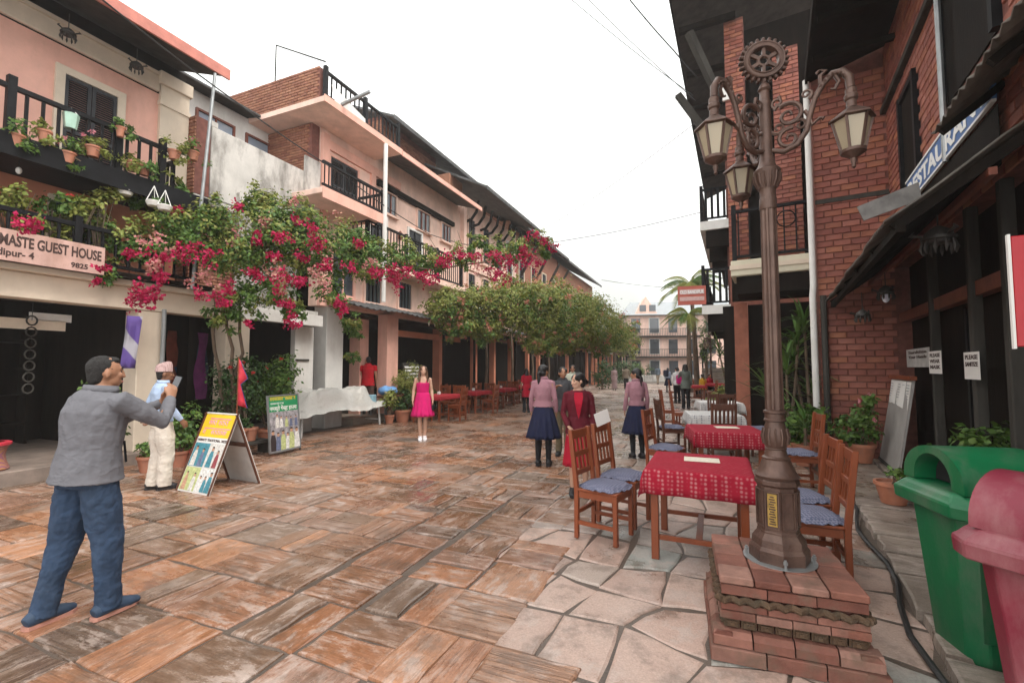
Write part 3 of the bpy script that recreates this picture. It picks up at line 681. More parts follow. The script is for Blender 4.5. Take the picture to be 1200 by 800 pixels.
b.roof(9.9, 19.6, 1.4, 10.5, 5.2, 12.1, .1, m_roof, m_soffit, m_roof, .1)
b.window(12.0, 12.7, 9.1, 9.9, 2.18, m_brick_old, m_paneglass, mull=1, sill=False)
b.box('chimney_brick', m_brick_old, 12.9, 14.0, .9, 2.2, 8.9, 9.6)
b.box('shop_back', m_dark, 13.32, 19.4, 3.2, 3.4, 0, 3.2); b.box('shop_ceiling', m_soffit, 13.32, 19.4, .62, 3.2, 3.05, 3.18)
b.box('side_wall', m_brick_old, 19.2, 19.4, .9, 4, 3.2, 9.5)
for a in (14.5, 16.4, 18.6): b.box('column', m_salmon, a, a+.2, .5, .75, 0, 3.05)
# ---- further houses of the left row
def plain_house(fr, s0, s1, o, h, mat, lab, name='row_house', storeys=2, oe=-.6, seed=1, dep=6, winmat=None, zr=2.2, fl=3.2, win=True, posts=True):
    b = Bld(fr, s0, name, lab); q = random.Random(seed); d = b.dir
    bk = o-d*dep
    b.box('wall', mat, s0+.02, s1-.02, *sorted((o, bk)), 3.0, h); b.box('ground_floor', m_dark, s0+.02, s1-.02, *sorted((o-d*1.2, bk)), 0, 2.998)
    n = max(2, int((s1-s0)/1.9))
    for st in range(storeys):
        z0 = fl+.55+st*2.45
        if z0+1.4 > h: break
        for k in range(n):
            a = s0+(k+.5)*(s1-s0)/n; b.window(a-.36, a+.36, z0, z0+1.35, o, winmat or m_cream, m_greyshut, out=m_black, mull=1, bars=2)
        if st == 0 and q.random() < .8:
            b.box('balcony_slab', m_dark, s0+.3, s1-.3, *sorted((o+d*.9, o)), fl-.05, fl+.06); b.rail(s0+.35, s1-.35, o+d*.85, fl+.06, fl+.85, .22, m_black, .04, posts=(s0+.4, (s0+s1)/2, s1-.4))
    if posts:
        for k in range(n+1): a = s0+.2+k*(s1-s0-.4)/n; b.box('post', m_salmon if q.random() < .5 else m_dark, a-.09, a+.09, *sorted((o+d*.05, o-d*.15)), 0, 2.998)
    b.roof(s0-.15, s1+.15, o+d*(.6 if oe is None else abs(oe)), h, (o+bk)/2, h+zr, .1, m_roof, m_soffit, m_roof, .1)
    # gable end that closes the roof
    X = s0+.02-s0; g0, g1, gm = o, bk, (o+bk)/2
    MB().prism([(g0, h), (g1, h), (gm, h+zr-.05)], X, X+.2, 'x').build('gable', mat, b.root)
    b2 = MB().prism([(g1-d*.5, h), (gm, h+zr+.02), (gm, h+zr+.1), (g1-d*.5, h+.1)], -.15, s1-s0+.15, 'x').build('rear_roof', m_roof, b.root)
    return b
hb = plain_house(LF, 19.6, 27.5, .8, 9.1, m_brick_old, 'old brick house with timber struts behind the bougainvillea', oe=-.8, seed=2)
plain_house(LF, 27.7, 38.5, .8, 9.0, m_brick_old, 'weathered brick house with a long dark eave down the street', oe=-.8, seed=3)
plain_house(LF, 38.8, 47, .6, 7.2, m_white, 'white timbered house near the far end of the left row', oe=-.8, seed=4)
plain_house(LF, 47.2, 58, .4, 6.4, m_brick_old, 'low brick house last in the left row', oe=-1.0, seed=5)
for a in (20.4, 22.6, 24.9, 27.0): MB().bar(hb.L(a, .7, 6.7), hb.L(a, -.2, 8.3), .12, .12).build('strut', m_grwood, hb.root)
# ================================================================ right row
WEST = Matrix(((-1,0,0,0),(0,0,1,0),(0,1,0,0),(0,0,0,1)))   # lettering that faces the street from the right row
m_redpaint = M('red_painted_wall', (.36,.10,.065), .8, .2, 3)
b = Bld(RF, -4.2, 'brick_restaurant', 'red brick restaurant front with low dark awning and slatted upper windows')
b.box('wall', m_brick_mortar, -4.2, 4.28, -1.4, -1.1, 3.3, 7.3)
holes = [(4.28-3.25, 4.28-2.3, 1.0, 2.45), (4.28-1.2, 4.28+.3, 1.3, 3.6)]
brickwork(b.root, Matrix.Translation((8.48, -1.1, 3.3)) @ Matrix.Rotation(PI, 4, 'Z'), 6.5, 3.9, m_brick_red, .25, .098, .014, holes, 250)
b.box('string_course', m_grwood, -2, 4.27, -1.1, -1.0, 6.05, 6.14, bevel=.006)
for (a0, a1, z0, z1) in ((2.3, 3.25, 4.3, 5.75), (-.3, 1.2, 4.6, 6.9)):
    b.box('window_frame', m_black, a0, a0+.09, -1.12, -1.03, z0, z1); b.box('window_frame', m_black, a1-.09, a1, -1.12, -1.03, z0, z1)
    b.box('window_frame', m_black, a0+.09, a1-.09, -1.12, -1.04, z1-.09, z1); b.box('window_shutter', m_dark, a0+.09, a1-.09, -1.11, -1.08, z0, z1-.09)
    k = 0; z = z0
    while z < z1-.05:
        b.box('dentil_brick', m_carved, a1+.002, a1+.13, -1.1, -1.06-.02*(k % 2), z, z+.085); z += .1; k += 1
MB().tube([b.L(.98,-1.0,3.9), b.L(.98,-1.0,7.0)], .03, 8).build('conduit_pipe', m_metal, b.root, True)
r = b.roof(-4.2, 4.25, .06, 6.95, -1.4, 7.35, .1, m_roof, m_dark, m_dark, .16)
for k in range(8): MB().box(*(lambda s0: (s0, s0+.09))(.2+1.05*k), -1.15+.0, .02, 6.86, 6.948).build('rafter', m_dark, r)
# dark shop front under the awning
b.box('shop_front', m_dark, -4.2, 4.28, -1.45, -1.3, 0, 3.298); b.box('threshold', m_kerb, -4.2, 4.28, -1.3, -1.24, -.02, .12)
for px, w_ in ((1098, .09), (1147, .1), (1190, .1)):
    s0 = RP(px, 450, -1.12)[0]; b.box('post', m_grwood, s0-w_/2, s0+w_/2, -1.18, -1.08, 0, 3.3, bevel=.01)
for s0 in (1.6, -.1, -1.6, -3): b.box('door_frame', m_black, s0, s0+.07, -1.3, -1.26, .12, 2.3)
b.box('lintel', m_redwood, -4.2, 4.2, -1.24, -1.12, 2.35, 2.5)
# awning sheet
def corr(b, a0, a1, o0, z0, o1, z1, mat, name, amp=.018, step=.07, sag=.03, th=.012):
    mb = MB(); n = int((a1-a0)/step*3)
    for i in range(n+1):
        a = a0+(a1-a0)*i/n; d = amp*math.sin(i*2*PI/3); j = .03*noise.noise((a*2, o0, 7))
        for k in range(5):
            u = k/4; mb.v.append(b.L(a, o0+(o1-o0)*u+(j if k == 0 else 0), z0+(z1-z0)*u+d+sag*noise.noise((a*.9, u*2, 2))))
    for i in range(n):
        for k in range(4): mb.f.append((5*i+k, 5*i+5+k, 5*i+6+k, 5*i+1+k))
    o = mb.build(name, mat, b.root, True); md = o.modifiers.new('t', 'SOLIDIFY'); md.thickness = th; return o
m_oldmetal = M('dull_lead', (.16,.15,.14), .7, .4, 6, .4, 25, stain=(.3,.29,.27))
m_oldtin = M('old_tin', (.10,.085,.07), .75, .5, 4, .4, 20, stain=(.05,.03,.02))
corr(b, -1.06, 4.2, -.1, 2.78, -1.08, 3.5, m_oldtin, 'awning')
for k in range(6): MB().bar(b.L(-1.0+1.0*k,-.16,2.74), b.L(-1.0+1.0*k,-1.08,3.42), .06, .08).build('awning_rafter', m_dark, b.root)
MB().bar(b.L(-1.05,-.2,2.73), b.L(4.2,-.2,2.71), .06, .07).build('awning_beam', m_dark, b.root)
MB().bar(b.L(-1.05,-.75,3.08), b.L(4.2,-.75,3.06), .05, .06).build('awning_beam', m_redwood, b.root)
fl = D(1008,240,3.9), D(1092,165,3.5)
MB().slab(*(b.root.matrix_basis.inverted() @ Vector(p) for p in (D(1004,243,4.0), D(1076,214,3.8), D(1080,234,3.78), D(1012,259,3.97))), .012).build('flashing', m_oldmetal, b.root)
sA, zA = RP(1090, 160, -.62); 
corr(b, -4.2, sA, -.62, zA, -1.08, zA+.35, m_oldtin, 'upper_canopy', .03, .16)
for k in range(4): MB().bar(b.L(-3.6+1.1*k,-.66,zA-.05), b.L(-3.6+1.1*k,-1.08,zA+.28), .05, .06).build('canopy_rafter', m_dark, b.root)
# restaurant sign
t = thing('sign_board', 'long blue restaurant sign with white letters between the two tin canopies', 'sign', RF.W(1.95, -1.0, 0), RF.a)
sE, zE = RP(1160, 146, -1.0); sS, zS = RP(1072, 206, -1.0); zc = (zE+zS)/2+.12; wd_ = 1.95-sE+.08
MB().box(-wd_, .75, -.03, 0, zc-.16, zc+.15).build('board', M('sign_blue', (.06,.14,.33), .5, .15), t); MB().box(-wd_, .75, -.035, -.031, zc-.75, zc-.2).build('back_panel', m_dark, t)
for dz in (.15, -.185): MB().box(-wd_-.02, .77, -.02, .012, zc+dz, zc+dz+.025).build('frame', m_textwhite, t)
lettering('RESTAURANT', m_textwhite, t, Matrix.Translation((.68, .004, zc-.1)) @ WEST, .28, bold=.01, width=2.63-sE)
# ---- corner brick house
b = Bld(RF, 4.3, 'corner_brick_house', 'tall red brick house with cream balcony slab and brick pillars')
b.box('end_wall', m_brick_mortar, 4.3, 4.6, -1.4, 0, 0, 7.6)
brickwork(b.root, Matrix.Translation((0, 0, .0)) @ Matrix.Rotation(-PI/2, 4, 'Z'), 1.1, 7.0, m_brick_red, .25, .098, .014, (), 295)
b.box('string_course', m_grwood, 4.26, 4.299, -1.1, 0, 4.62, 4.7)
MB().tube([b.L(4.2,.08,7.0), b.L(4.2,.08,3.1), b.L(4.16,.1,2.9), b.L(4.16,.1,0)], .055, 10).build('downpipe', m_white, b.root, True)
MB().tube([b.L(4.18,-.06,2.9), b.L(4.15,-.06,0)], .05, 8).build('old_post', m_grwood, b.root, True)
b.box('return_wall', m_brick_mortar, 4.6, 6.1, -.3, -.02, 0, 7.6); b.box('upper_side', m_dark, 4.6, 6.0, -.02, .0, 3.9, 7.6)
b.box('balcony_slab', M('balcony_cream', (.62,.57,.43), .7, .08, 3, stain=(.4,.35,.25), stamt=.4), 5.2, 6.2, -.12, 1.52, 3.58, 3.93, bevel=.02)
b.box('slab_moulding', m_cream, 5.17, 5.2, -.12, 1.54, 3.72, 3.82); b.box('balcony_beam', m_dark, 5.3, 6.2, -.1, 1.42, 3.2, 3.578)
b.rail(-.05, 1.46, 5.26, 3.93, 5.05, .2, m_black, .03, posts=(0, 1.44), pz=.12, axis='o'); b.rail(5.3, 6.2, 1.46, 3.93, 5.05, .2, m_black, .03)
rg = MB(); rg.tube([(5.26-4.3, .45+.17*math.cos(k*PI/8), 4.72+.17*math.sin(k*PI/8)) for k in range(17)], .014, 6, False); rg.build('rail_ring', m_black, b.root, True)
for (x0, x1, z1) in ((851, 874, 9.98), (907, 938, 8.9)):
    o1 = RA(x0, 150, 6.0)[0]; o0 = RA(x1, 150, 6.0)[0]
    b.box('pillar_core', m_brick_mortar, 6.02, 6.4, o0, o1, 3.93, z1)
    brickwork(b.root, Matrix.Translation((6.02-4.3, o1, 3.94)) @ Matrix.Rotation(-PI/2, 4, 'Z'), o1-o0, z1-3.95, m_brick_red, .25, .085, .013, (), 70)
b.box('recess_shade_panel', m_dark, 6.45, 6.6, -1.4, 1.6, 3.2, 9.9); b.box('recess_floor', m_dark, 6.2, 7.5, -1.4, 1.5, 7.2, 7.4)  # near-black panel painted as the shaded depth behind the pillars
b.box('capital', m_white, 5.95, 6.019, RA(851,150,6.0)[0]-.1, RA(851,150,6.0)[0]+.06, 8.0, 8.35)
MB().bar(b.L(5.4, 2.3, 9.6), b.L(6.1, 1.75, 8.2), .14, .18).build('eave_strut', m_grwood, b.root); MB().bar(b.L(7.9, 3.0, 9.6), b.L(8.1, 2.2, 8.2), .14, .18).build('eave_strut', m_grwood, b.root)
b.box('veranda_back', m_dark, 7.4, 7.6, -1.2, 1.9, 0, 3.2); b.box('veranda_side', m_redpaint, 4.6, 7.4, -1.2, -1.0, 0, 3.2); b.box('veranda_pillar', m_brick_red, 6.9, 7.2, 1.3, 1.6, 0, 3.2)
# ---- far balcony house and the shared long roof
QF = Frame((6.27, 13.0), 862)
b = Bld(QF, 0, 'balcony_house', 'brick house with two stacked black balconies beyond the corner brick house')
b.box('wall', m_brick_red, .02, 9.5, -4, -.02, 2.9, 9.9); b.box('ground_floor', m_redpaint, .02, 9.5, -4, -.9, 0, 2.898)
for (z0, z1) in ((3.15, 4.5), (5.65, 6.9)):
    b.box('balcony_slab', m_white, .0, 6.0, -.02, .75, z0, z0+.26); b.rail(.05, 5.9, .7, z0+.26, z1, .17, m_black, .06, posts=(.06, 2, 4, 5.9), pz=.1); b.rail(0, .66, .05, z0+.26, z1, .15, m_black, .07, axis='o')
    for k in range(3): b.box('corbel', m_dark, .1+2*k, .3+2*k, -.02, .6, z0-.5, z0-.002)
for k in range(3): b.window(.9+2.4*k, 1.9+2.4*k, 6.0, 7.9, -.02, m_redwood, m_paneglass, mull=1); b.window(.9+2.4*k, 1.9+2.4*k, 3.5, 5.3, -.02, m_redwood, m_paneglass, mull=1)
b.roof(-5.2, 10, 1.02, 10.0, -4, 12.0, .12, m_roof, m_soffit, m_dark, .12)
for k in range(8): b.box('rafter', m_dark, -4.8+1.9*k, -4.68+1.9*k, -.3, .95, 9.85, 9.985)
for a in (10.4, 17.0):
    pass
plain_house(QF, 10.4, 17, -.4, 6.6, m_brick_red, 'red brick house further along the right side behind the palms', oe=.8, seed=6, posts=True)
plain_house(QF, 17.3, 26, -1.0, 6.0, m_palepink, 'pink house further along the right side near the tall palm', oe=.8, seed=7)
plain_house(QF, 26.3, 36, -1.6, 5.6, m_brick_red, 'low red house far along the right side', oe=.8, seed=8)
# projecting red sign
t = thing('hanging_sign', 'red projecting sign with two white bands beside the far balcony', 'sign', D(811,357,13.4), math.atan2(-.3, 1))
MB().box(-.39, .39, 0, .05, 0, .56).build('board', M('sign_red', (.42,.10,.07), .6, .15), t)
for (z0, z1) in ((.32, .46), (.12, .24)): MB().box(-.34, .34, -.006, -.001, z0, z1).build('white_band', M('faded_band', (.55,.36,.33), .6, .2, 30), t)
lettering('OLD BANDIPUR', m_textwhite, t, Matrix.Translation((-.33,-.008,.33)) @ Matrix.Rotation(PI/2,4,'X'), .15, bold=.004, width=.66)
MB().tube([(.3,.02,.56), (.7,.02,.6)], .015, 6).build('bracket', m_dark, t)
# ---- end of the street
ZF = Frame((D(735,430,58)[0], 58), 600)
t = thing('end_house', 'pink three storey house with grey hipped roof closing the street', 'house', (D(765,430,58)[0], 58, 0), -.12)
W2 = 11.0
MB().box(-3.2, W2, 0, 8, 0, 8.2).build('wall', m_palepink, t)
MB().add([(-3.8,-.8,8.2),(W2+.6,-.8,8.2),(W2+.6,8.6,8.2),(-3.8,8.6,8.2),(-2.2,3.6,10.4),(W2-1,3.6,10.4)], [(0,1,5,4),(1,2,5),(2,3,4,5),(3,0,4),(0,3,2,1)]).build('roof', m_paleroof, t)
d = MB(); d.add([(-2.2,-.4,8.4),(.6,-.4,8.4),(-.8,-.4,10.6),(-2.2,3,8.4),(.6,3,8.4),(-.8,3,10.6)], [(0,1,2),(3,5,4),(0,2,5,3),(1,4,5,2)]); d = d.build('dormer', m_palepink, t)
for x in (-1.6, -.4): MB().box(x, x+.8, -.46, -.41, 8.7, 9.5).build('dormer_window', m_paneglass, d)
for z0 in (.3, 3.0, 5.7):
    for k in range(6):
        x = -2.6+2.3*k; wf = MB().box(x-.12, x+1.22, -.06, 0, z0+.2, z0+2.2).build('window', m_white if k % 2 else m_palepink, t); MB().box(x, x+1.1, -.1, -.062, z0+.3, z0+2.1).build('pane', m_paneglass, wf)
for z0 in (2.8, 5.4):
    MB().box(-3.2, 6, -1.0, 0, z0, z0+.15).build('balcony_slab', m_dark, t); rl = MB()
    for k in range(45): rl.box(-3.15+.2*k, -3.11+.2*k, -.98, -.94, z0+.15, z0+1.0)
    rl.box(-3.2, 6, -1.0, -.92, z0+1.0, z0+1.06); rl.build('balcony_railing', m_black, t)
t2 = thing('grey_house', 'small grey brick house left of the pink house at the street end', 'house', (D(742,430,64)[0]-2, 66, 0), -.05)
MB().box(-5, 2, 0, 6, 0, 6.8).build('wall', m_brick_old, t2); MB().prism([(-1,6.8),(3,9),(7,6.8)], -5.6, 2.6, 'x').build('roof', m_roof, t2)
for z0 in (.4, 3.5):
    for k in range(3): MB().box(-4.2+2.1*k, -3.1+2.1*k, -.06, 0, z0, z0+1.9).build('window', m_paneglass, t2)
st = MB()
for k in range(4): MB().box(-6, 9, .5*k, .5*k+4, .17*k, .17*k+.168)
wl = MB().box(0, 16, 0, .6, -.02, .7).build('garden_wall', m_concrete, bevel=.03); wl.location = (D(700,430,50)[0], 50, 0); tag(wl, 'low stone wall at the end of the street', 'wall')
# ---- misty hills and the air
def hill(name, lab, x0, x1, y, hgt, seed):
    mb = MB(); nx, ny = 60, 14
    for i in range(nx+1):
        for j in range(ny+1):
            u, v = i/nx, j/ny; x = x0+(x1-x0)*u; yy = y+v*300
            h = hgt*math.sin(PI*min(1, v*.9+.05))*(.55+.6*noise.noise((u*4+seed, v*1.5, seed)))+2.5*noise.noise((u*25, v*9, seed))
            h *= min(1, 6*u, 6*(1-u)); mb.v.append((x, yy, max(-.3, h)))
    for i in range(nx):
        for j in range(ny): a = i*(ny+1)+j; mb.f.append((a, a+ny+1, a+ny+2, a+1))
    return tag(mb.build(name, M('hill_forest_'+str(seed), (.06,.09,.04), .95, .5, .12, .5, 1), smooth=True), lab, kind='structure')
hill('hill', 'wooded hill fading into mist behind the street', -350, 1000, 1150, 290, 3)
hill('hill', 'higher wooded ridge lost in mist', -600, 1150, 1550, 420, 8)
hz = MB().box(-660, 1260, -8, 2000, -1.0, 700).build('haze', None)
m = bpy.data.materials.new('haze_air'); m.use_nodes = True; n = m.node_tree; n.nodes.remove(n.nodes['Principled BSDF'])
pv = n.nodes.new('ShaderNodeVolumePrincipled'); pv.inputs['Color'].default_value = (.96,.97,.97,1); pv.inputs['Density'].default_value = .0013; pv.inputs['Anisotropy'].default_value = .2
n.links.new(pv.outputs[0], n.nodes['Material Output'].inputs['Volume']); hz.data.materials.append(m); tag(hz, 'pale morning mist filling the street', kind='stuff')
# ================================================================ lamp post on its brick plinth
m_bronze = M('bronze_paint', (.085,.048,.036), .42, .3, 9, .35, 60, metal=.35, stain=(.2,.13,.1), stscale=5, stamt=.5)
m_lampglass = M_pale_glass('frosted_lamp_glass')
m_plaque = M('brass_plaque', (.33,.21,.05), .45, .3, 20, .4, 60, metal=.4)
PA = R_(-20)
pc = Vector((1.62, 2.84, 0))
t = thing('brick_plinth', 'square terracotta brick plinth with carved bands under the lamp post', 'plinth', pc, PA)
hw = .335
MB().box(-hw+.03, hw-.03, -hw+.03, hw-.03, -.02, .40).build('core', m_brick_mortar, t)
courses = [(.0, .075, .075, m_plinth, .24), (.08, .15, .06, m_plinth, .2), (.155, .20, .0, m_carved, .085), (.205, .245, .015, m_plinth, .2), (.25, .285, .012, m_plinth, .26), (.29, .33, .03, m_carved, .07), (.335, .385, .012, m_plinth, .24)]
_pb = {}
for ci, (z0, z1, pr, mat, bl) in enumerate(courses):
    for side in range(4):
        rot = Matrix.Rotation(side*PI/2, 4, 'Z'); W_ = 2*(hw+pr); n = max(2, round(W_/bl)); l = W_/n
        key = (ci, 'b')
        if key not in _pb:
            mb = MB()
            if mat is m_carved and ci == 2:
                mb.box(-l/2+.004, l/2-.004, 0, .08, z0, z1); mb.box(-l*.32, l*.32, -.012, 0, z0+.008, z1-.008); mb.box(-l*.12, l*.12, -.02, -.012, z0+.014, z1-.014)
            elif mat is m_carved:
                mb.tube([(-l/2+.002, .03, (z0+z1)/2), (0, .005, (z0+z1)/2-.006), (l/2-.002, .03, (z0+z1)/2)], (z1-z0)/2, 8)
            elif ci < 2:
                c = .025 if ci == 1 else .006
                mb.prism([(0, z0), (0, z1-c), (c, z1), (.1, z1), (.1, z0)], -l/2+.004, l/2-.004, 'x')
            else: mb.box(-l/2+.003, l/2-.003, 0, .1, z0, z1)
            _pb[key] = mb.mesh('brick', mat, 30 if mat is m_carved else False)
        for k in range(n):
            o = bpy.data.objects.new('brick', _pb[key]); C.objects.link(o); o.parent = t
            o.matrix_local = rot @ Matrix.Translation((-W_/2+(k+.5)*l, -(hw+pr)+rng.uniform(-.004,.004), rng.uniform(-.001,.001)))
n = 4
for i in range(n):
    for j in range(n):
        a = 2*(hw+.02)/n; x0 = -(hw+.02)+a*i; y0 = -(hw+.02)+a*j; q = rng.uniform(-.004,.004)
        mb = MB(); mb.box(x0+.004, x0+a-.004, y0+.004, y0+a-.004, .39, .43+q); mb.build('top_tile', m_plinth, t, bevel=.006)
lp = thing('lamp_post', 'bronze cast iron lamp post with three lanterns and a cog wheel on top', 'lamp post', (1.64, 2.86, .432), 0)
oc = lambda prof, nm, n=8, rot=PI/8, sm=False, mat=None: MB().lathe(prof, n, rot=rot).build(nm, mat or m_bronze, lp, sm)
oc([(.20,0),(.20,.004)], 'base_ring', 24, 0, False, m_metal)
oc([(.165,.004),(.165,.07),(.155,.085),(.15,.09),(.145,.13),(.118,.165),(.118,.175),(.114,.18),(.110,.44),(.118,.45),(.124,.455),(.124,.475),(.112,.49)], 'base')
for k in range(8):
    a = k*PI/4; rot = Matrix.Rotation(a, 4, 'Z')
    fr_ = MB(); wv = .033
    for q in ((-wv-.006,-wv,.20,.42),(wv,wv+.006,.20,.42),(-wv,wv,.20,.206),(-wv,wv,.414,.42)): fr_.box(q[0], q[1], -.114, -.101, q[2], q[3])
    o = fr_.build('base_panel', m_bronze, lp); o.matrix_local = rot
for an in (R_(-33),):
    pl = MB().box(-.026, .026, -.1095, -.1, .215, .405).build('plaque', m_plaque, lp); pl.rotation_euler.z = math.pi/4*round(an/(PI/4))
    tl = MB()
    for k in range(12): tl.box(-.018+.006*(k % 2), .018-.004*(k % 3), -.1112, -.1096, .225+.0145*k, .232+.0145*k)
    tl = tl.build('plaque_writing', m_textdark, pl)
for a in (R_(250), R_(330), R_(160), R_(70)): 
    o = MB().tube([(0,0,0), (0,0,.055)], .008, 6).build('anchor_bolt', m_metal, lp); o.location = (.18*math.cos(a), .18*math.sin(a), 0)
    MB().lathe([(.013,.03),(.013,.045)], 6).build('nut', m_metal, o)
# bell, bulb, fluted shaft
oc([(.118,.49),(.125,.505),(.113,.515),(.10,.54),(.082,.585),(.075,.60),(.08,.61),(.066,.62),(.06,.64),(.056,.66)], 'bell', 24, 0, 35)
oc([(.056,.66),(.062,.665),(.056,.672),(.068,.70),(.073,.74),(.066,.78),(.054,.82),(.052,.83),(.062,.835),(.062,.845),(.057,.85),(.057,.88),(.064,.885),(.064,.897),(.05,.905)], 'bulb', 20, 0, 35)
for k in range(12): 
    a = k*PI/6; o = MB().tube([(.066,0,.69), (.077,0,.74), (.065,0,.79)], .006, 5).build('bulb_leaf', m_bronze, lp, True); o.rotation_euler.z = a
mb = MB(); nn = 32
for i, (r, z) in enumerate(((.05,.905), (.046,1.5), (.043,2.17))):
    for k in range(nn): a = 2*PI*k/nn; rr = r*(1+.06*(1 if k % 4 < 2 else -1)); mb.v.append((rr*math.cos(a), rr*math.sin(a), z))
for i in range(2):
    for k in range(nn): mb.f.append((i*nn+k, i*nn+(k+1)%nn, (i+1)*nn+(k+1)%nn, (i+1)*nn+k))
mb.build('shaft', m_bronze, lp)
oc([(.047,2.170),(.05,2.180),(.05,2.240),(.046,2.250),(.046,2.290),(.052,2.310),(.07,2.350),(.075,2.400),(.078,2.410),(.078,2.425),(.055,2.450),(.045,2.480),(.04,2.510)], 'capital', 20, 0, 35)
for k in range(14):
    o = MB().tube([(.05,0,2.31), (.071,0,2.35), (.078,0,2.40)], .007, 5).build('capital_leaf', m_bronze, lp, True); o.rotation_euler.z = k*2*PI/14
oc([(.038,2.510),(.034,2.850),(.037,2.860),(.037,2.880),(.03,2.890),(.028,2.950),(.04,2.965),(.03,2.990),(.015,3.010)], 'upper_shaft', 12, 0, 35)
# cog wheel (plane faces the camera side)
gz = 3.16; gear = MB(); R1, R2 = .125, .086
for (ra, rb, y) in ((R1, R2, .022), ):
    vs = []; n = 48
    for k in range(n):
        a = 2*PI*k/n; c_, s_ = math.cos(a), math.sin(a)
        for (rr, yy) in ((ra,-y),(ra,y),(rb,y),(rb,-y)): vs.append((rr*c_, yy, gz+rr*s_))
    fs = []
    for k in range(n):
        for q in range(4): fs.append((4*k+q, 4*k+(q+1)%4, 4*((k+1)%n)+(q+1)%4, 4*((k+1)%n)+q))
    gear.add(vs, fs)
gw = gear.build('cog_wheel', m_bronze, lp, 30)
for rr in (R1-.006, R2+.006):
    MB().tube([(rr*math.cos(k*PI/20), -.022, gz+rr*math.sin(k*PI/20)) for k in range(41)], .006, 5, False).build('cog_rim', m_bronze, gw, True)
for k in range(24):
    a = 2*PI*k/24; o = MB().box(-.010, .010, -.018, .018, R1-.004, R1+.025).build('tooth', m_bronze, gw, bevel=.005) if k == 0 else None
    if k == 0: tooth = o
    else: o = tooth.copy(); C.objects.link(o)
    o.matrix_local = Matrix.Translation((0,0,gz)) @ Matrix.Rotation(a, 4, 'Y')
for k in range(6):
    a = k*PI/3+.5; MB().bar((.025*math.cos(a),0,gz+.025*math.sin(a)), (R2*math.cos(a),0,gz+R2*math.sin(a)), .02, .022).build('spoke', m_bronze, gw)
MB().tube([(.032*math.cos(k*PI/8), 0, gz+.032*math.sin(k*PI/8)) for k in range(17)], .012, 6, False).build('hub', m_bronze, gw, True)
MB().tube([(0,0,3.0), (0,0,gz-R1-.0)], .016, 8).build('wheel_stem', m_bronze, gw, True)
gw.rotation_euler.z = R_(-12)
def spiral(c, r0, r1, a0, turns, n=26):
    return [(c[0]+(r0+(r1-r0)*k/n)*math.cos(a0+turns*2*PI*k/n), 0, c[1]+(r0+(r1-r0)*k/n)*math.sin(a0+turns*2*PI*k/n)) for k in range(n+1)]
arm = MB()
arm.tube([(.03,0,2.40),(.10,0,2.375),(.17,0,2.40),(.22,0,2.47),(.24,0,2.56),(.27,0,2.66),(.31,0,2.73),(.36,0,2.78),(.41,0,2.775),(.44,0,2.73),(.445,0,2.66)], [.016,.018,.018,.017,.017,.016,.018,.02,.022,.023,.022], 8)
arm.tube(spiral((.13,2.60), .012, .085, 0, 1.35), [.008+.008*k/26 for k in range(27)], 7)
arm.tube(spiral((.13,2.45), .012, .07, PI, -1.3), [.008+.006*k/26 for k in range(27)], 7)
arm.tube([(.215,0,2.60),(.24,0,2.55),(.25,0,2.5),(.29,0,2.53),(.31,0,2.52)], [.012,.012,.011,.01,.012], 7)
arm.tube([(.30,0,2.73),(.30,0,2.79),(.33,0,2.81),(.30,0,2.83),(.28,0,2.81)], [.014,.013,.011,.01,.008], 7)
arm.tube([(.37,0,2.77),(.39,0,2.72),(.37,0,2.68),(.35,0,2.69)], [.012,.011,.01,.008], 7)
arm.tube(spiral((.19,2.52), .008, .035, PI/2, 1.1), [.006+.004*k/26 for k in range(27)], 6)
arm.tube(spiral((.07,2.535), .008, .04, -PI/2, -1.2), [.006+.005*k/26 for k in range(27)], 6)
arm.tube(spiral((.07,2.70), .006, .035, PI, 1.2), [.006+.004*k/26 for k in range(27)], 6)
arm.tube(spiral((.225,2.70), .006, .035, 0, -1.2), [.006+.004*k/26 for k in range(27)], 6)
for k_ in range(7):
    u_ = .3+k_*.02; arm.ell((.30+.02*k_, 0, 2.72+.055*math.sin(k_*.45)), (.014,.024,.014), 7, 5)
arm.tube([(.05,0,2.66),(.09,0,2.70),(.08,0,2.74)], [.012,.01,.012], 6)
for k in range(9): arm.ell((.395+.05*math.sin(k*.19), 0, 2.78-.009*k*k*.35), (.026,.026,.012), 8, 5) if k > 20 else None
arm_me = arm.mesh('lamp_arm', m_bronze, 50)
def lantern(par):
    lz = 2.60; n = 6
    cap = MB().lathe([(.018,lz+.06),(.03,lz+.05),(.03,lz+.02),(.036,lz+.01),(.034,lz-.01),(.026,lz-.02),(.028,lz-.06),(.04,lz-.07)], 12); cap.lathe([(.04,lz-.07),(.115,lz-.125),(.118,lz-.135),(.10,lz-.14)], n)
    ln = cap.build('lantern', m_bronze, par, 30)
    rt, rb, zt, zb = .098, .058, lz-.14, lz-.32
    for k in range(n):
        a = 2*PI*k/n; b_ = 2*PI*(k+1)/n
        P = lambda r, an, z: Vector((r*math.cos(an), r*math.sin(an), z))
        MB().bar(P(rt,a,zt), P(rb,a,zb), .012, .012).build('lantern_bar', m_bronze, ln)
        q = [P(rt-.008,a,zt), P(rt-.008,b_,zt), P(rb-.006,b_,zb), P(rb-.006,a,zb)]
        MB().slab(*q, .003).build('lantern_pane', m_lampglass, ln)
    MB().lathe([(rb+.008,zb+.004),(rb+.006,zb-.012),(.03,zb-.035),(.014,zb-.045),(.016,zb-.06),(.008,zb-.085),(.012,zb-.095),(0,zb-.11)], 12).build('lantern_finial', m_bronze, ln, 40)
    return ln
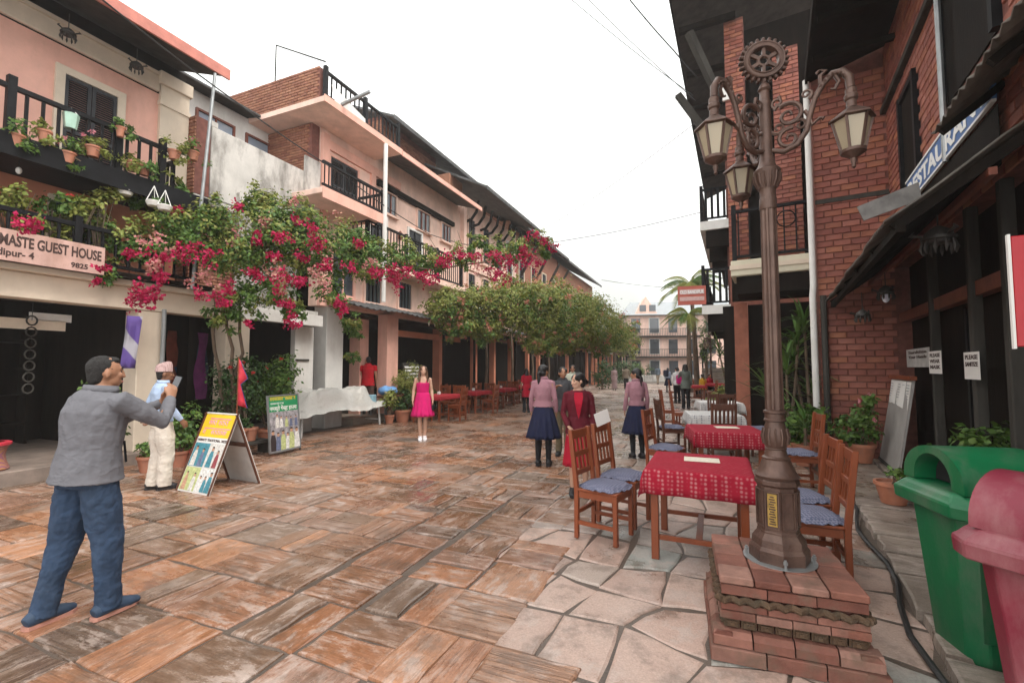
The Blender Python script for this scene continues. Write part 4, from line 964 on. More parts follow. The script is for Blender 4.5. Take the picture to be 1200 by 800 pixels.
for k, a in enumerate((-37, 83, 203)):
    o = bpy.data.objects.new('lamp_arm', arm_me); C.objects.link(o); o.parent = lp; o.rotation_euler.z = R_(a); o.location.z = .15
    ln = lantern(lp); ln.location = (.445*math.cos(R_(a)), .445*math.sin(R_(a)), .15); ln.rotation_euler.z = R_(a+15)
far = dup(lp, G(838, 462, 0), .4, 'distant bronze lamp post beside the far palms down the street')
far.location = (11.8, 27.0, 0); far.scale = (1.15, 1.15, 1.15)
# ================================================================ tables, chairs, cushions
m_chair = M('orange_brown_wood', (.20,.05,.018), .4, .2, 6, .15, 60, stretch=(1,1,.2))
m_chair2 = M('dark_brown_wood', (.10,.038,.022), .4, .25, 6, .15, 60, stretch=(1,1,.2))
m_cush = M_check('blue_check_cotton', (.21,.21,.28), (.10,.11,.17), 55, .6)
m_redcloth = M_check('red_block_print', (.33,.010,.028), (.46,.16,.17), 30, .4, kind='dots')
m_greycloth = M_check('grey_leaf_print', (.62,.60,.58), (.22,.22,.24), 26, .3, kind='dots')
m_plainred = M('plain_red_cloth', (.36,.02,.03), .85, .15, 6)
m_paper = M('paper', (.72,.70,.66), .8, .05, 4)
m_menu = M('menu_card', (.70,.62,.5), .7, .12, 30)
def chair(mat, style='slat'):
    """faces +y, back at -y"""
    t = thing('dining_chair', '', 'chair'); w, d = .4, .4
    for sx in (-1, 1):
        mb = MB(); mb.prism([(-d/2-.03, 0), (-d/2+.01, 0), (-d/2+.015, .44), (-d/2-.05, 1.0), (-d/2-.09, 1.0), (-d/2-.028, .44)], sx*(w/2-.02)-.02, sx*(w/2-.02)+.02, 'x'); mb.build('back_leg', mat, t, bevel=.004)
        MB().box(sx*(w/2-.02)-.02, sx*(w/2-.02)+.02, d/2-.04, d/2, 0, .44).build('leg', mat, t, bevel=.004)
        MB().box(sx*(w/2-.02)-.012, sx*(w/2-.02)+.012, -d/2+.012, d/2-.042, .13, .165).build('stretcher', mat, t)
        MB().box(sx*(w/2-.02)-.012, sx*(w/2-.02)+.012, -d/2+.02, d/2-.042, .38, .438).build('seat_rail', mat, t)
    MB().box(-w/2+.042, w/2-.042, d/2-.03, d/2-.006, .38, .438).build('seat_rail', mat, t); MB().box(-w/2+.042, w/2-.042, -d/2-.02, -d/2+.004, .22, .255).build('stretcher', mat, t)
    MB().box(-w/2-.005, w/2+.005, -d/2+.012, d/2+.008, .441, .465).build('seat', mat, t, bevel=.006)
    def by(z): return -d/2-.01-(z-.44)*.075/.56
    zs = (.56, .73, .90) if style == 'slat' else (.62, .9)
    for z in zs:
        h = .05 if z < .9 else .085; MB().box(-w/2+.042, w/2-.042, by(z)-.022, by(z)+.0, z, z+h).build('back_rail', mat, t, bevel=.004)
    n = 4 if style == 'slat' else 5
    for k in range(n):
        x = -w/2+.042+(k+.5)*(w-.084)/n; bw = .028 if style == 'slat' else .034
        for za, zb in zip(zs[:-1], zs[1:]): MB().bar((x, by(za+.05)-.011, za+.05), (x, by(zb)-.011, zb), bw, .014, up=(0,1,0)).build('back_slat', mat, t)
    return t
def cushion(seed, mat):
    q = random.Random(seed); mb = MB(); n = 40; ph = q.uniform(0, 6)
    rings = [(0,.052),(.3,.054),(.6,.05),(.82,.04),(.93,.026),(.99,.012),(1.09,.004),(1.09,0.),(.97,.0)]
    for (r, z) in rings:
        for k in range(n):
            a = 2*PI*k/n; sq = 1/max(abs(math.cos(a)), abs(math.sin(a)))**.45
            rr = .205*r*sq*(1+.02*math.sin(5*a+ph)); zz = z*(1+.25*noise.noise((math.cos(a)*r*2, math.sin(a)*r*2, seed)))+(.014*math.sin(17*a+ph)*max(0, r-.9)*6 if r > .9 else 0)
            mb.v.append((rr*math.cos(a), rr*math.sin(a), max(0, zz)))
    for i in range(len(rings)-1):
        for k in range(n): mb.f.append((i*n+k, i*n+(k+1)%n, (i+1)*n+(k+1)%n, (i+1)*n+k))
    o = mb.build('seat_cushion', mat, smooth=60); return o
ch1 = chair(m_chair); ch2 = chair(m_chair2, 'bar')
_first = {}
def put_chair(proto, pos, face, lab, group=None, cush=None, clab=None):
    """face: heading of the sitter, degrees from +X"""
    if proto in _first: o = dup(proto, pos, R_(face-90), lab, group)
    else: o = proto; o.location = pos; o.rotation_euler.z = R_(face-90); o['label'] = lab; _first[proto] = 1
    if group: o['group'] = group
    elif 'group' in o: del o['group']
    if cush is not None:
        c = cushion(cush, m_cush); c.location = Vector(pos)+Vector((rng.uniform(-.01,.01), rng.uniform(-.01,.01), .466)); c.rotation_euler.z = R_(face+rng.uniform(-8,8)); tag(c, clab, 'cushion')
    return o
def table(lab, pos, ang, w, d, mat, h=.74):
    t = thing('dining_table', lab, 'table', pos, ang)
    MB().box(-w/2, w/2, -d/2, d/2, h-.03, h).build('tabletop', mat, t, bevel=.004)
    for sx in (-1, 1):
        for sy in (-1, 1): MB().box(sx*(w/2-.06)-.03, sx*(w/2-.06)+.03, sy*(d/2-.06)-.03, sy*(d/2-.06)+.03, 0, h-.032).build('leg', mat, t, bevel=.004)
        MB().box(-w/2+.092, w/2-.092, sx*(d/2-.06)-.012, sx*(d/2-.06)+.012, .16, .2).build('stretcher', mat, t)
        MB().box(-w/2+.092, w/2-.092, sx*(d/2-.06)-.012, sx*(d/2-.06)+.012, h-.12, h-.032).build('apron', mat, t)
    MB().box(-.025, .025, -d/2+.075, d/2-.075, .165, .195).build('stretcher', mat, t)
    return t
def cloth(lab, pos, ang, w, d, mat, drop=.2, h=.745, seed=1, name='tablecloth'):
    n = 22; mb = MB(); L_ = drop
    def P(u, v):
        x = u*(w/2+L_); y = v*(d/2+L_); ox = max(0, abs(x)-w/2); oy = max(0, abs(y)-d/2)
        e = math.hypot(ox, oy); 
        if e < 1e-6: return (x, y, h+.004)
        fl = .012*math.sin((x*.9 if oy > ox else y*.9)*22+seed)*min(1, e/.1)+.03*(ox > 0 and oy > 0)
        dr = min(e, L_*1.15)
        X = math.copysign(min(abs(x), w/2+.008+fl*.8+.05*e), x) if ox > 0 else x
        Y = math.copysign(min(abs(y), d/2+.008+fl*.8+.05*e), y) if oy > 0 else y
        return (X, Y, h+.003-dr)
    def axis(hw_): 
        c = [-(hw_+L_), -(hw_+L_*.66), -(hw_+L_*.33), -(hw_+.012), -hw_]+[-hw_+2*hw_*k/n for k in range(1, n)]+[hw_, hw_+.012, hw_+L_*.33, hw_+L_*.66, hw_+L_]
        return [x/(hw_+L_) for x in c]
    ax, ay = axis(w/2), axis(d/2)
    for u in ax:
        for v in ay: mb.v.append(P(u, v))
    m_ = len(ay)
    for i in range(len(ax)-1):
        for j in range(m_-1): mb.f.append((i*m_+j, (i+1)*m_+j, (i+1)*m_+j+1, i*m_+j+1))
    o = mb.build(name, mat, smooth=70); md = o.modifiers.new('t', 'SOLIDIFY'); md.thickness = .002
    o.location = pos; o.rotation_euler.z = ang; return tag(o, lab, 'tablecloth')
TA = R_(-24)
T1 = Vector((1.67, 4.12, 0)); T2 = Vector((2.95, 6.38, 0)); T3 = Vector((3.72, 8.5, 0)); T4 = Vector((5.1, 11.3, 0))
T2A = R_(-14)
table('red brown wooden table beside the brick plinth', T1, TA, .8, .86, m_chair); cloth('red block print cloth on the table beside the brick plinth', T1, TA, .82, .88, m_redcloth, .2, seed=1)
table('red brown wooden table behind the one next to the plinth', T2, T2A, .85, .86, m_chair); cloth('red block print cloth on the second table from the plinth', T2, T2A, .87, .88, m_redcloth, .2, seed=2)
table('dark table under a grey printed cloth, third from the plinth', T3, T2A, .85, .85, m_chair2); cloth('grey leaf print cloth on the third table from the plinth', T3, T2A, .87, .87, m_greycloth, .24, seed=3)
table('dark table under a grey printed cloth, fourth from the plinth', T4, T2A, .9, .9, m_chair2); cloth('grey leaf print cloth on the fourth table from the plinth', T4, T2A, .92, .92, m_greycloth, .24, seed=4)
for (T, a, lab, off) in ((T1, TA, 'cream menu card lying on the red cloth beside the plinth', (.02,.12)), (T2, T2A, 'cream menu card lying on the second red cloth', (.05,.1))):
    v = Matrix.Rotation(a, 3, 'Z') @ Vector((*off, 0)); o = MB().box(-.15, .15, -.1, .1, 0, .004).build('menu_card', m_menu); o.location = T+v+Vector((0,0,.752)); o.rotation_euler.z = a+.05; tag(o, lab, 'menu')
def around(T, a, u, v): return T+Matrix.Rotation(a, 3, 'Z') @ Vector((u, v, 0))
fd = lambda a, d: math.degrees(a)+d
put_chair(ch1, around(T1, TA, -.83, -.06), fd(TA, -12), 'red brown chair nearest the plinth on the street side of the red table', None, 1, 'blue checked cushion on the street side chair closest to the plinth table corner')
put_chair(ch1, around(T1, TA, -.74, .46), fd(TA, -14), 'red brown chair tucked behind its twin, white paper on its back', None, 2, 'blue checked cushion half hidden on the rear street side chair of the plinth table')
put_chair(ch1, around(T1, TA, .78, -.27), fd(TA, 180), 'red brown chair between the plinth and the drain', None, 3, 'blue checked cushion on the chair between plinth and drain')
put_chair(ch1, around(T1, TA, .80, .30), fd(TA, 184), 'red brown chair behind the lamp post on the wall side of the red table', None, 4, 'blue checked cushion on the chair behind the lamp post')
put_chair(ch1, around(T2, T2A, -.78, -.12), fd(T2A, -22), 'red brown chair on the street side of the second red table', None, 5, 'crumpled blue cushion on the street side chair of the second red table')
put_chair(ch1, around(T2, T2A, .86, -.1), fd(T2A, 176), 'red brown chair on the wall side of the second red table by the downpipe', None, 6, 'blue cushion on the chair by the white downpipe')
put_chair(ch2, around(T3, T2A, -.72, .0), fd(T2A, 12), 'dark brown chair on the street side of the grey covered table', None, 7, 'pale blue cushion on the dark chair at the grey table')
put_chair(ch2, around(T3, T2A, .02, -.66), fd(T2A, 90), 'dark brown chair with its back to the second red table')
put_chair(ch2, around(T3, T2A, .82, .1), fd(T2A, 180), 'dark brown chair on the wall side of the grey covered table', None, 8, 'pale blue cushion on the wall side dark chair')
put_chair(ch2, around(T4, T2A, .0, -.7), fd(T2A, 90), 'dark brown chair with its back to the third table')
put_chair(ch2, around(T4, T2A, -.2, -1.15), fd(T2A, 270), 'dark brown chair facing the third table from behind')
put_chair(ch1, around(T4, T2A, -.85, .1), fd(T2A, 0), 'tall orange chair on the street side of the fourth table')
put_chair(ch1, around(T4, T2A, -1.05, .75), fd(T2A, 5), 'tall orange chair beyond the fourth table by the woman in grey green')
# further tables on the right
for k, (px, py) in enumerate(((812, 470), (838, 466))):
    p = G(px, py); table(('orange table behind the grey green jacket', 'orange table with red cloth near the palms')[k], p, T2A, 1.0, .9, m_chair); 
    cloth(('small red cloth on the table behind the grey green jacket', 'red cloth on the table near the palms')[k], p, T2A, 1.02, .92, m_plainred, .12, seed=9+k)
    for q, (u, v, f) in enumerate(((-.8, 0, 0), (.8, 0, 180))): put_chair(ch1, around(p, T2A, u, v), fd(T2A, f), ('street side' if q == 0 else 'wall side')+' orange chair at the table '+('behind the grey green jacket', 'near the palms')[k])
# restaurant tables under the left awning
LA = LF.a
lt = [(9.2, -1.0), (11.6, -.95), (14.0, -.95), (16.4, -.9)]
nm = ['first', 'second', 'third', 'fourth']
for k, (s0, o0) in enumerate(lt):
    p = LF.W(s0, o0); table(nm[k]+' restaurant table along the left awning', p, LA, 1.15, .8, m_chair); cloth('dark red cloth on the '+nm[k]+' table along the left awning', p, LA, 1.17, .82, m_plainred, .14, seed=20+k)
    for q, (u, v, f) in enumerate(((-.85, .0, 0), (.88, -.12, 180), (.88, .45, 180), (-.1, -.7, 90), (-.3, .75, 270))):
        w_ = ('near end of', 'far end of', 'far inner corner of', 'street side of', 'wall side of')[q]
        if (k > 1 and q > 2) or (q == 3 and k != 0 and k != 1): continue
        put_chair(ch1, around(p, LA, u, v), fd(LA, f), 'orange wooden chair at the '+w_+' the '+nm[k]+' left awning table')
    o = MB().box(-.05, .05, -.04, .04, 0, .09).build('napkin_box', m_paper, bevel=.01); o.location = p+Vector((0, 0, .755)); o.rotation_euler.z = LA; tag(o, 'white napkin box on the '+nm[k]+' left awning table', 'napkin box')
tb = thing('menu_stand', 'grey slatted menu board leaning under the left awning', 'menu board', LF.W(9.4, .1, 0), LA-.4)
MB().slab((-.3,0,1.05),(.3,0,1.05),(.38,.3,1.75),(-.22,.3,1.75), .03).build('board', m_grwood, tb); MB().box(-.28, .3, -.02, .02, 0, 1.04).build('stand', m_dark, tb)
for k in range(5): MB().slab(*((x, y-.035, z) for x, y, z in ((-.25+.01*k,.04*k+.03,1.13+.11*k),(.28+.01*k,.04*k+.03,1.13+.11*k),(.28+.01*k,.05*k+.04,1.19+.11*k),(-.25+.01*k,.05*k+.04,1.19+.11*k))), .004).build('menu_strip', m_paper, tb)
# ================================================================ bins
m_green = M('green_plastic', (.004,.12,.042), .4, .15, 3, .08, 60, stain=(.13,.15,.11), stscale=4, stamt=.6)
m_magenta = M('maroon_plastic', (.19,.018,.036), .45, .16, 3, .08, 60, stain=(.30,.15,.15), stscale=4, stamt=.6)
m_hole = M('bin_inside_shade', (.012,.012,.012), .9)
def bin_(lab, pos, ang, mat, name='litter_bin'):
    """hood barrel runs along local x; opening at -x end"""
    t = thing(name, lab, 'bin', pos, ang); w, d = (.225, .25) if mat is m_green else (.26, .25)
    def ring(hx, hy, z, c=.07): return [(-hx+c,-hy,z),(hx-c,-hy,z),(hx,-hy+c,z),(hx,hy-c,z),(hx-c,hy,z),(-hx+c,hy,z),(-hx,hy-c,z),(-hx,-hy+c,z)]
    def loft(rs):
        mb = MB(); n = 8
        for r in rs: mb.v += r
        for i in range(len(rs)-1):
            for k in range(n): mb.f.append((i*n+k, i*n+(k+1)%n, (i+1)*n+(k+1)%n, (i+1)*n+k))
        mb.f.append(tuple(range(n))[::-1]); mb.f.append(tuple(range((len(rs)-1)*n, len(rs)*n))); return mb
    loft([ring(w*.72,d*.72,.0), ring(w*.74,d*.74,.03), ring(w*.97,d*.97,.80)]).build('body', mat, t, bevel=.006)
    pn = MB(); pn.slab((-w*.62,-d*.80-.004,.16),(w*.62,-d*.80-.004,.16),(w*.72,-d*.93-.004,.66),(-w*.72,-d*.93-.004,.66), .01); pn.build('panel_rib', mat, t, bevel=.008)
    loft([ring(w+.055,d+.055,.80), ring(w+.06,d+.06,.87), ring(w+.045,d+.045,.885), ring(w+.03,d+.03,.905), ring(w+.01,d+.01,.925)]).build('rim', mat, t, bevel=.008)
    # hood: barrel with an arched opening in the -x end
    pr = [(-d-.0, .925)]+[(-(d)*math.cos(a*PI/16), .955+.19*math.sin(a*PI/16)) for a in range(0, 17)]+[(d, .925)]
    inn = [(y*.62, .93+(z-.925)*.78) for y, z in pr]
    mb = MB(); X0, X1 = -w+.01, w-.01; n = len(pr)
    for x, P in ((X0, pr), (X1, pr), (X0, inn), (X0+.12, inn)): mb.v += [(x, y, z) for y, z in P]
    for k in range(n-1):
        mb.f += [(k, k+1, n+k+1, n+k), (k, 2*n+k, 2*n+k+1, k+1), (2*n+k, 3*n+k, 3*n+k+1, 2*n+k+1)]
    mb.f.append(tuple(range(n, 2*n))); 
    h = mb.build('hood', mat, t, 35)
    MB().prism([(y*.995, z) for y, z in inn], X0+.115, X0+.125, 'x').build('opening', m_hole, h)  # black plate paints in the shade inside the hood
    return t
m_trash = M('crumpled_wrapper', (.35,.37,.42), .4, .6, 20, .6, 30)
gb = bin_('green plastic litter bin with arched hood beside the drain', (2.63, 2.62, .0), R_(-12), m_green)
MB().box(-.2,-.1,-.262,-.25,.70,.76).build('sticker', m_paper, gb)
mg = bin_('maroon plastic litter bin next to the green one', (2.27, 1.84, .0), R_(112), m_magenta)
mb = MB(); 
for k in range(7): mb.ell((-.17+.01*k, -.1+.03*k, .97+.01*math.sin(k*2)), (.03,.03,.03), 7, 5)
mb.build('litter', m_trash, mg, True)
# ================================================================ right hand details
t = thing('notice_board', 'grey leaning board with a row of paper slips by the restaurant post', 'board', RF.W(3.35, -.9, .05), RF.a)
MB().slab((.68,.16,0),(-.68,.16,0),(-.66,-.06,1.36),(.66,-.06,1.36), .03).build('panel', M('grey_board', (.33,.31,.29), .7, .15, 3, stain=(.22,.19,.16)), t)
MB().box(-.7, .7, -.1, -.02, 1.362, 1.42).build('top_batten', m_chair, t); MB().slab((.72,.17,0),(-.72,.17,0),(-.72,.16,.05),(.72,.16,.05),.04).build('bottom_batten', m_grwood, t)
for k, (x, hh) in enumerate(((.55,.36), (.3,.33), (.05,.36), (-.22,.36), (-.5,.4))):
    sp = MB().slab((x+.12,.002+.03*(k % 2),1.33-hh),(x-.12,.01,1.33-hh-.03*(k % 2)),(x-.125,-.05,1.34),(x+.125,-.05,1.34), .002).build('paper_slip', m_paper, t)
    wr = MB()
    for q in range(6): wr.slab(*((xx, yy+.004, zz) for xx, yy, zz in ((x+.09,-.04+.006*q,1.29-.04*q-.012),(x-.07-.02*(q%2),-.04+.006*q,1.29-.04*q-.012),(x-.07-.02*(q%2),-.043+.006*q,1.29-.04*q),(x+.09,-.043+.006*q,1.29-.04*q))), .001)
    wr.build('writing', M('pencil_writing', (.35,.35,.36), .8), sp)
def notice(lab, px0, py0, px1, py1, o, lines, grey=False, tilt=0):
    sA, zA = RP(px0, py0, o); sB, zB = RP(px1, py1, o); w_ = abs(sA-sB); h_ = abs(zA-zB); zb = min(zA, zB)
    t = thing('paper_notice', lab, 'notice', RF.W(max(sA, sB), o, zb), RF.a); mm = M('grey_paper', (.40,.39,.37), .8) if grey else m_paper
    MB().box(-w_, 0, -.003, 0, 0, h_).build('sheet', mm, t)
    for k, tx in enumerate(lines): lettering(tx, m_textdark, t, Matrix.Translation((-.1*w_, .002, h_*(.74-.26*k))) @ WEST, h_*.22, width=w_*.8, extrude=.001, bold=.002)
    t.rotation_euler[1] = tilt; return t
notice('grey sheet about sanitizing hands pinned in the dark doorway', 1062, 410, 1090, 430, -1.07, ['Sanitize', 'Your Hands'], True)
notice('white sheet taped to the restaurant post nearer the notice board', 1088, 412, 1104, 438, -1.04, ['PLEASE', 'WEAR', 'MASK'])
notice('white sheet taped to the restaurant post nearer the bins', 1129, 413, 1149, 445, -1.04, ['PLEASE', 'SANITIZE'])
t = thing('red_sign', 'red board sign with a pan printed on it by the restaurant door', 'sign', RF.W(-2.6, -.32, 1.7), RF.a)
MB().box(0, .05, -.62, 0, 0, .55).build('board', M('gloss_red', (.42,.012,.02), .3, .1, 3), t, bevel=.004); MB().box(-.003, .02, .001, .012, -.01, .56).build('torn_edge', m_paper, t)
pan = MB(); pan.lathe([(.0,0),(.16,.0),(.16,.012)], 24); pan = pan.build('printed_pan', m_black, t); pan.matrix_local = Matrix.Translation((-.002,-.26,.42)) @ Matrix.Rotation(-PI/2, 4, 'Y') @ Matrix.Diagonal((.42,1,.15,1))
pn2 = MB().box(-.004, -.001, -.42, -.12, .2, .4).build('printed_label', m_black, t)
lettering('SHE', m_textwhite, t, Matrix.Translation((-.006,-.14,.3)) @ Matrix(((0,0,-1,0),(-1,0,0,0),(0,1,0,0),(0,0,0,1))), .06, bold=.002)
m_oldiron = M('old_iron', (.05,.045,.04), .5, .3, 12, .4, 40, metal=.4)
def hanging_lamp(lab, loc, sc_, glass, drop=.3):
    t = thing('hanging_lamp', lab, 'lamp', loc)
    MB().tube([(0,0,.16*sc_), (0,0,drop)], .006, 5).build('chain', m_oldiron, t)
    MB().lathe([(.02,.16),(.05,.14),(.1,.1),(.11,.06),(.13,.055),(.13,.03),(.10,.025),(.09,0)], 14).build('crown', m_oldiron, t, True)
    for k in range(10):
        a = 2*PI*k/10; MB().tube([(.11*math.cos(a),.11*math.sin(a),.03), (.125*math.cos(a),.125*math.sin(a),-.05), (.115*math.cos(a),.115*math.sin(a),-.1)], [.008,.018,.004], 6).build('drop_leaf', m_oldiron, t, True)
    for k in range(3):
        a = 2*PI*k/3+.4; MB().tube([(.11*math.cos(a),.11*math.sin(a),.07), (.2*math.cos(a),.2*math.sin(a),.1), (.17*math.cos(a),.17*math.sin(a),.13)], [.012,.02,.008], 6).build('bird_bracket', m_oldiron, t, True)
    if glass: MB().ell((0,0,-.06), (.06,.06,.09), 12, 8).build('bulb', M('milk_glass', (.65,.66,.75), .2), t, True)
    for o in t.children:
        if 'chain' not in o.name: o.scale = (sc_,)*3
    return t
def rp3(px, py, o): s0, z0 = RP(px, py, o); return RF.W(s0, o, z0)
hanging_lamp('carved iron lamp with bird brackets hanging under the awning', rp3(1100, 285, -.55), .95, False, .25)
hanging_lamp('small iron lamp with a white bulb hanging under the awning', rp3(1038, 345, -.6), .75, True, .3)
hanging_lamp('small dark iron lamp hanging in front of the brick wall', rp3(1011, 372, -.35), .7, False, .35)
hs_ = MB().tube([RF.W(2.6,.03,.03)]+[RF.W(2.2-.4*k, .02+.05*math.sin(k*1.3), .025) for k in range(14)], .018, 7).build('drain_hose', m_rope, smooth=True); tag(hs_, 'black rubber hose lying along the drain between paving and kerb', 'hose')
# ================================================================ left details
m_alu = M('white_metal_leg', (.55,.55,.53), .5, .15, 6)
def devline(parent, mat, x0, x1, z, h, y, seed, matrix):
    """a line of script too small to read: head stroke with hanging letter strokes"""
    q = random.Random(seed); mb = MB(); mb.box(x0, x1, -y-.001, -y, z+h*.78, z+h*.92); x = x0
    while x < x1-h*.4:
        w_ = q.uniform(.35, .7)*h
        if q.random() < .82:
            mb.box(x+w_*.75, x+w_*.88, -y-.001, -y, z, z+h*.78)
            mb.tube([(x+.1*w_+.3*w_*(1+math.cos(k*PI/3)), -y, z+h*.38+.22*h*math.sin(k*PI/3)) for k in range(6)], h*.06, 4)
        x += w_
    o = mb.build('lettering', mat, parent); o.matrix_local = matrix; return o
m_yell = M('yellow_print', (.72,.48,.02), .5, .08); m_pinkp = M('pink_print', (.75,.25,.32), .5); m_greenp = M('green_print', (.02,.24,.09), .5, .1)
m_figs = [M('print_'+str(i), c, .5, .35, 30) for i, c in enumerate(((.05,.2,.25),(.55,.52,.48),(.25,.05,.06),(.42,.45,.2),(.03,.02,.02),(.45,.25,.16),(.6,.58,.55),(.12,.14,.22)))]
def figures(parent, x0, x1, z0, z1, n, seed, y, matrix):
    """small printed people: head and robe shapes, flat on the sheet"""
    q = random.Random(seed)
    for k in range(n):
        x = x0+(k+.5)*(x1-x0)/n+q.uniform(-.01,.01); h = (z1-z0)*q.uniform(.7,.95); w_ = h*.19; dy = y+.0006*(k+1)
        b1 = MB().prism([(x-w_,z0),(x+w_,z0),(x+w_*.8,z0+h*.55),(x+w_*.5,z0+h*.76),(x-w_*.5,z0+h*.76),(x-w_*.8,z0+h*.55)], -dy, -dy-.0005, 'y').build('printed_figure', q.choice(m_figs), parent); b1.matrix_local = matrix
        hd = MB().prism([(x+h*.085*math.cos(a*PI/5), z0+h*.86+h*.11*math.sin(a*PI/5)) for a in range(10)], -dy-.0008, -dy-.0012, 'y').build('printed_head', m_figs[5], b1)
        hr = MB().prism([(x+h*.09*math.cos(a*PI/5), z0+h*.91+h*.08*math.sin(a*PI/5)) for a in range(6)], -dy-.0015, -dy-.0019, 'y').build('printed_hair', m_figs[4], b1)
def af():
    BL, BR, KR = G(207, 574), G(244, 581), G(299, 563); u = (BR-BL); wd = u.length; u.normalize()
    dep = (KR-BR).length*.92; fwd = Vector((u[1], -u[0], 0)); ang = math.atan2(u[1], u[0])
    t = thing('a_frame_sign', 'open yellow topped A-frame board with photo prints', 'sign board', BL, ang)
    H_ = .98; pw = M('white_plywood', (.6,.58,.55), .7, .1)
    tl = math.atan2(dep/2, H_); Lh = math.hypot(dep/2, H_)
    mf = Matrix.Rotation(-tl, 4, 'X')
    fp = MB().box(0, wd, 0, .018, 0, Lh).build('front_panel', pw, t, bevel=.003); fp.matrix_local = mf
    bp = MB().box(0, wd, -.018, 0, 0, Lh).build('rear_panel', pw, t, bevel=.003); bp.matrix_local = Matrix.Translation((0, dep, 0)) @ Matrix.Rotation(tl, 4, 'X')
    for x in (0, wd): MB().box(x-.012, x+.012, -.014, -.001, 0, Lh).build('edge_strip', m_chair2, fp); MB().box(x-.012, x+.012, -.04, -.019, 0, Lh).build('edge_strip', m_chair2, bp)
    MB().box(.012, wd-.012, -.04, -.019, Lh*.55, Lh*.6).build('cross_bar', m_chair2, bp)
    I = Matrix()
    MB().box(.015, wd-.015, -.003, -.0005, Lh*.68, Lh*.985).build('yellow_header', m_yell, fp)
    devline(fp, m_pinkp, .13, wd-.1, Lh*.83, .11, .0035, 3, I); devline(fp, m_pinkp, .07, wd-.05, Lh*.71, .10, .0035, 5, I)
    MB().box(.015, wd-.015, -.002, -.0005, Lh*.61, Lh*.675).build('text_strip', m_paper, fp)
    lettering('NAMASTE TRADITIONAL DRESS', m_textdark, fp, Matrix.Translation((.03,-.003,Lh*.625)) @ Matrix.Rotation(PI/2,4,'X'), .05, width=wd-.06, bold=.001)
    for (x0, x1, z0, z1, mi, n, sd) in ((.02, wd*.5, .31, .6, 0, 2, 1), (wd*.51, wd-.02, .31, .6, 1, 2, 2), (.02, wd*.5, .02, .3, 3, 2, 3), (wd*.51, wd-.02, .02, .3, 6, 3, 4)):
        MB().box(x0, x1, -.002, -.0005, z0*Lh, z1*Lh).build('photo_print', m_figs[mi], fp); figures(fp, x0+.01, x1-.01, z0*Lh+.005, z1*Lh-.01, n, sd, .0025, I)
    return t
af()
fg = thing('flag', 'small red and blue pennant flag on a stick behind the A-frame board', 'flag', G(275, 558), LF.a-.5)
MB().tube([(0,0,0), (0,0,1.75)], .008, 6).build('stick', m_chair, fg)
fl_ = MB(); 
for i in range(9):
    a = i/8; wv = .02*math.sin(a*9)
    fl_.v += [(.006, wv, 1.72-.68*a), (.006+(.02+.14*(a*2 if a < .5 else (a-.45)*1.5)), .03+wv, 1.70-.72*a)]
for i in range(8): fl_.f.append((2*i, 2*i+1, 2*i+3, 2*i+2))
fo = fl_.build('pennant', M('flag_red', (.55,.03,.05), .7), fg, True); md = fo.modifiers.new('t', 'SOLIDIFY'); md.thickness = .003
bo = MB(); 
for i in range(8):
    p, q = Vector(fl_.v[2*i+1]), Vector(fl_.v[2*i+3]); bo.bar(p, q, .012, .006)
bo.build('blue_border', M('flag_blue', (.03,.06,.25), .7), fg)
def poster():
    A, B_ = G(317, 535), G(352, 527); u = B_-A; wd = u.length; t = thing('poster_board', 'framed green topped poster of a crowd propped by the flower pots', 'poster', A, math.atan2(u[1], u[0]))
    H_ = 1.02; P = MB().box(0, wd, 0, .02, .06, .06+H_).build('panel', m_paper, t); P.rotation_euler.x = -.1
    for q in ((-.015,.012,.05,H_+.07),(wd-.012,wd+.015,.05,H_+.07)): MB().box(q[0],q[1],-.012,.022,q[2],q[3]).build('frame', m_metal, P)
    MB().box(.012,wd-.012,-.012,.022,.045,.07).build('frame', m_metal, P); MB().box(.012,wd-.012,-.012,.022,H_+.045,H_+.07).build('frame', m_metal, P)
    MB().box(.012, wd-.012, -.003, -.0005, .06+H_*.71, .045+H_).build('green_header', m_greenp, P); MB().box(.012, wd-.012, -.003, -.0005, .07, .058+H_*.71).build('crowd_print', M('crowd_backdrop', (.28,.26,.27), .5, .6, 14), P)
    mr = Matrix.Rotation(PI/2, 4, 'X')
    devline(P, m_yell, .04, wd-.06, .06+H_*.905, .075, .0035, 11, Matrix()); devline(P, m_paper, .05, wd*.5, .06+H_*.84, .035, .0035, 12, Matrix())
    lettering('नमस्ते गेस्ट हाउस', m_paper, P, Matrix.Translation((.03,-.0035,.06+H_*.735)) @ mr, .1, width=wd-.07, bold=.002)
    figures(P, .03, wd-.03, .08, .06+H_*.45, 6, 21, .004, Matrix()); figures(P, .12, wd-.03, .06+H_*.42, .06+H_*.69, 5, 23, .004, Matrix())
    MB().tube([(wd+.03,.03,0), (wd+.03,.35,1.0)], .018, 6).build('prop_stick', m_grwood, t)
poster()
# drum stool
t = thing('drum_stool', 'round woven bamboo stool with striped yellow, green and red seat', 'stool', LF.W(-.02, .35, .2), 0)
MB().lathe([(.2,0),(.215,.02),(.18,.12),(.165,.2),(.18,.28),(.21,.34)], 24).build('woven_body', M_check('woven_bamboo', (.42,.2,.10), (.30,.12,.16), 18, 0, .7, 'stripe'), t, True)
for r0, r1, c in ((.0,.1,(.55,.35,.02)), (.1,.16,(.1,.35,.08)), (.16,.2,(.6,.45,.03)), (.2,.225,(.5,.03,.05))): MB().lathe([(r0,.342),(r1,.341),(r1,.375),(r0,.385)], 24).build('seat_band', M('stool_'+str(int(r0*100)), c, .7), t, True)
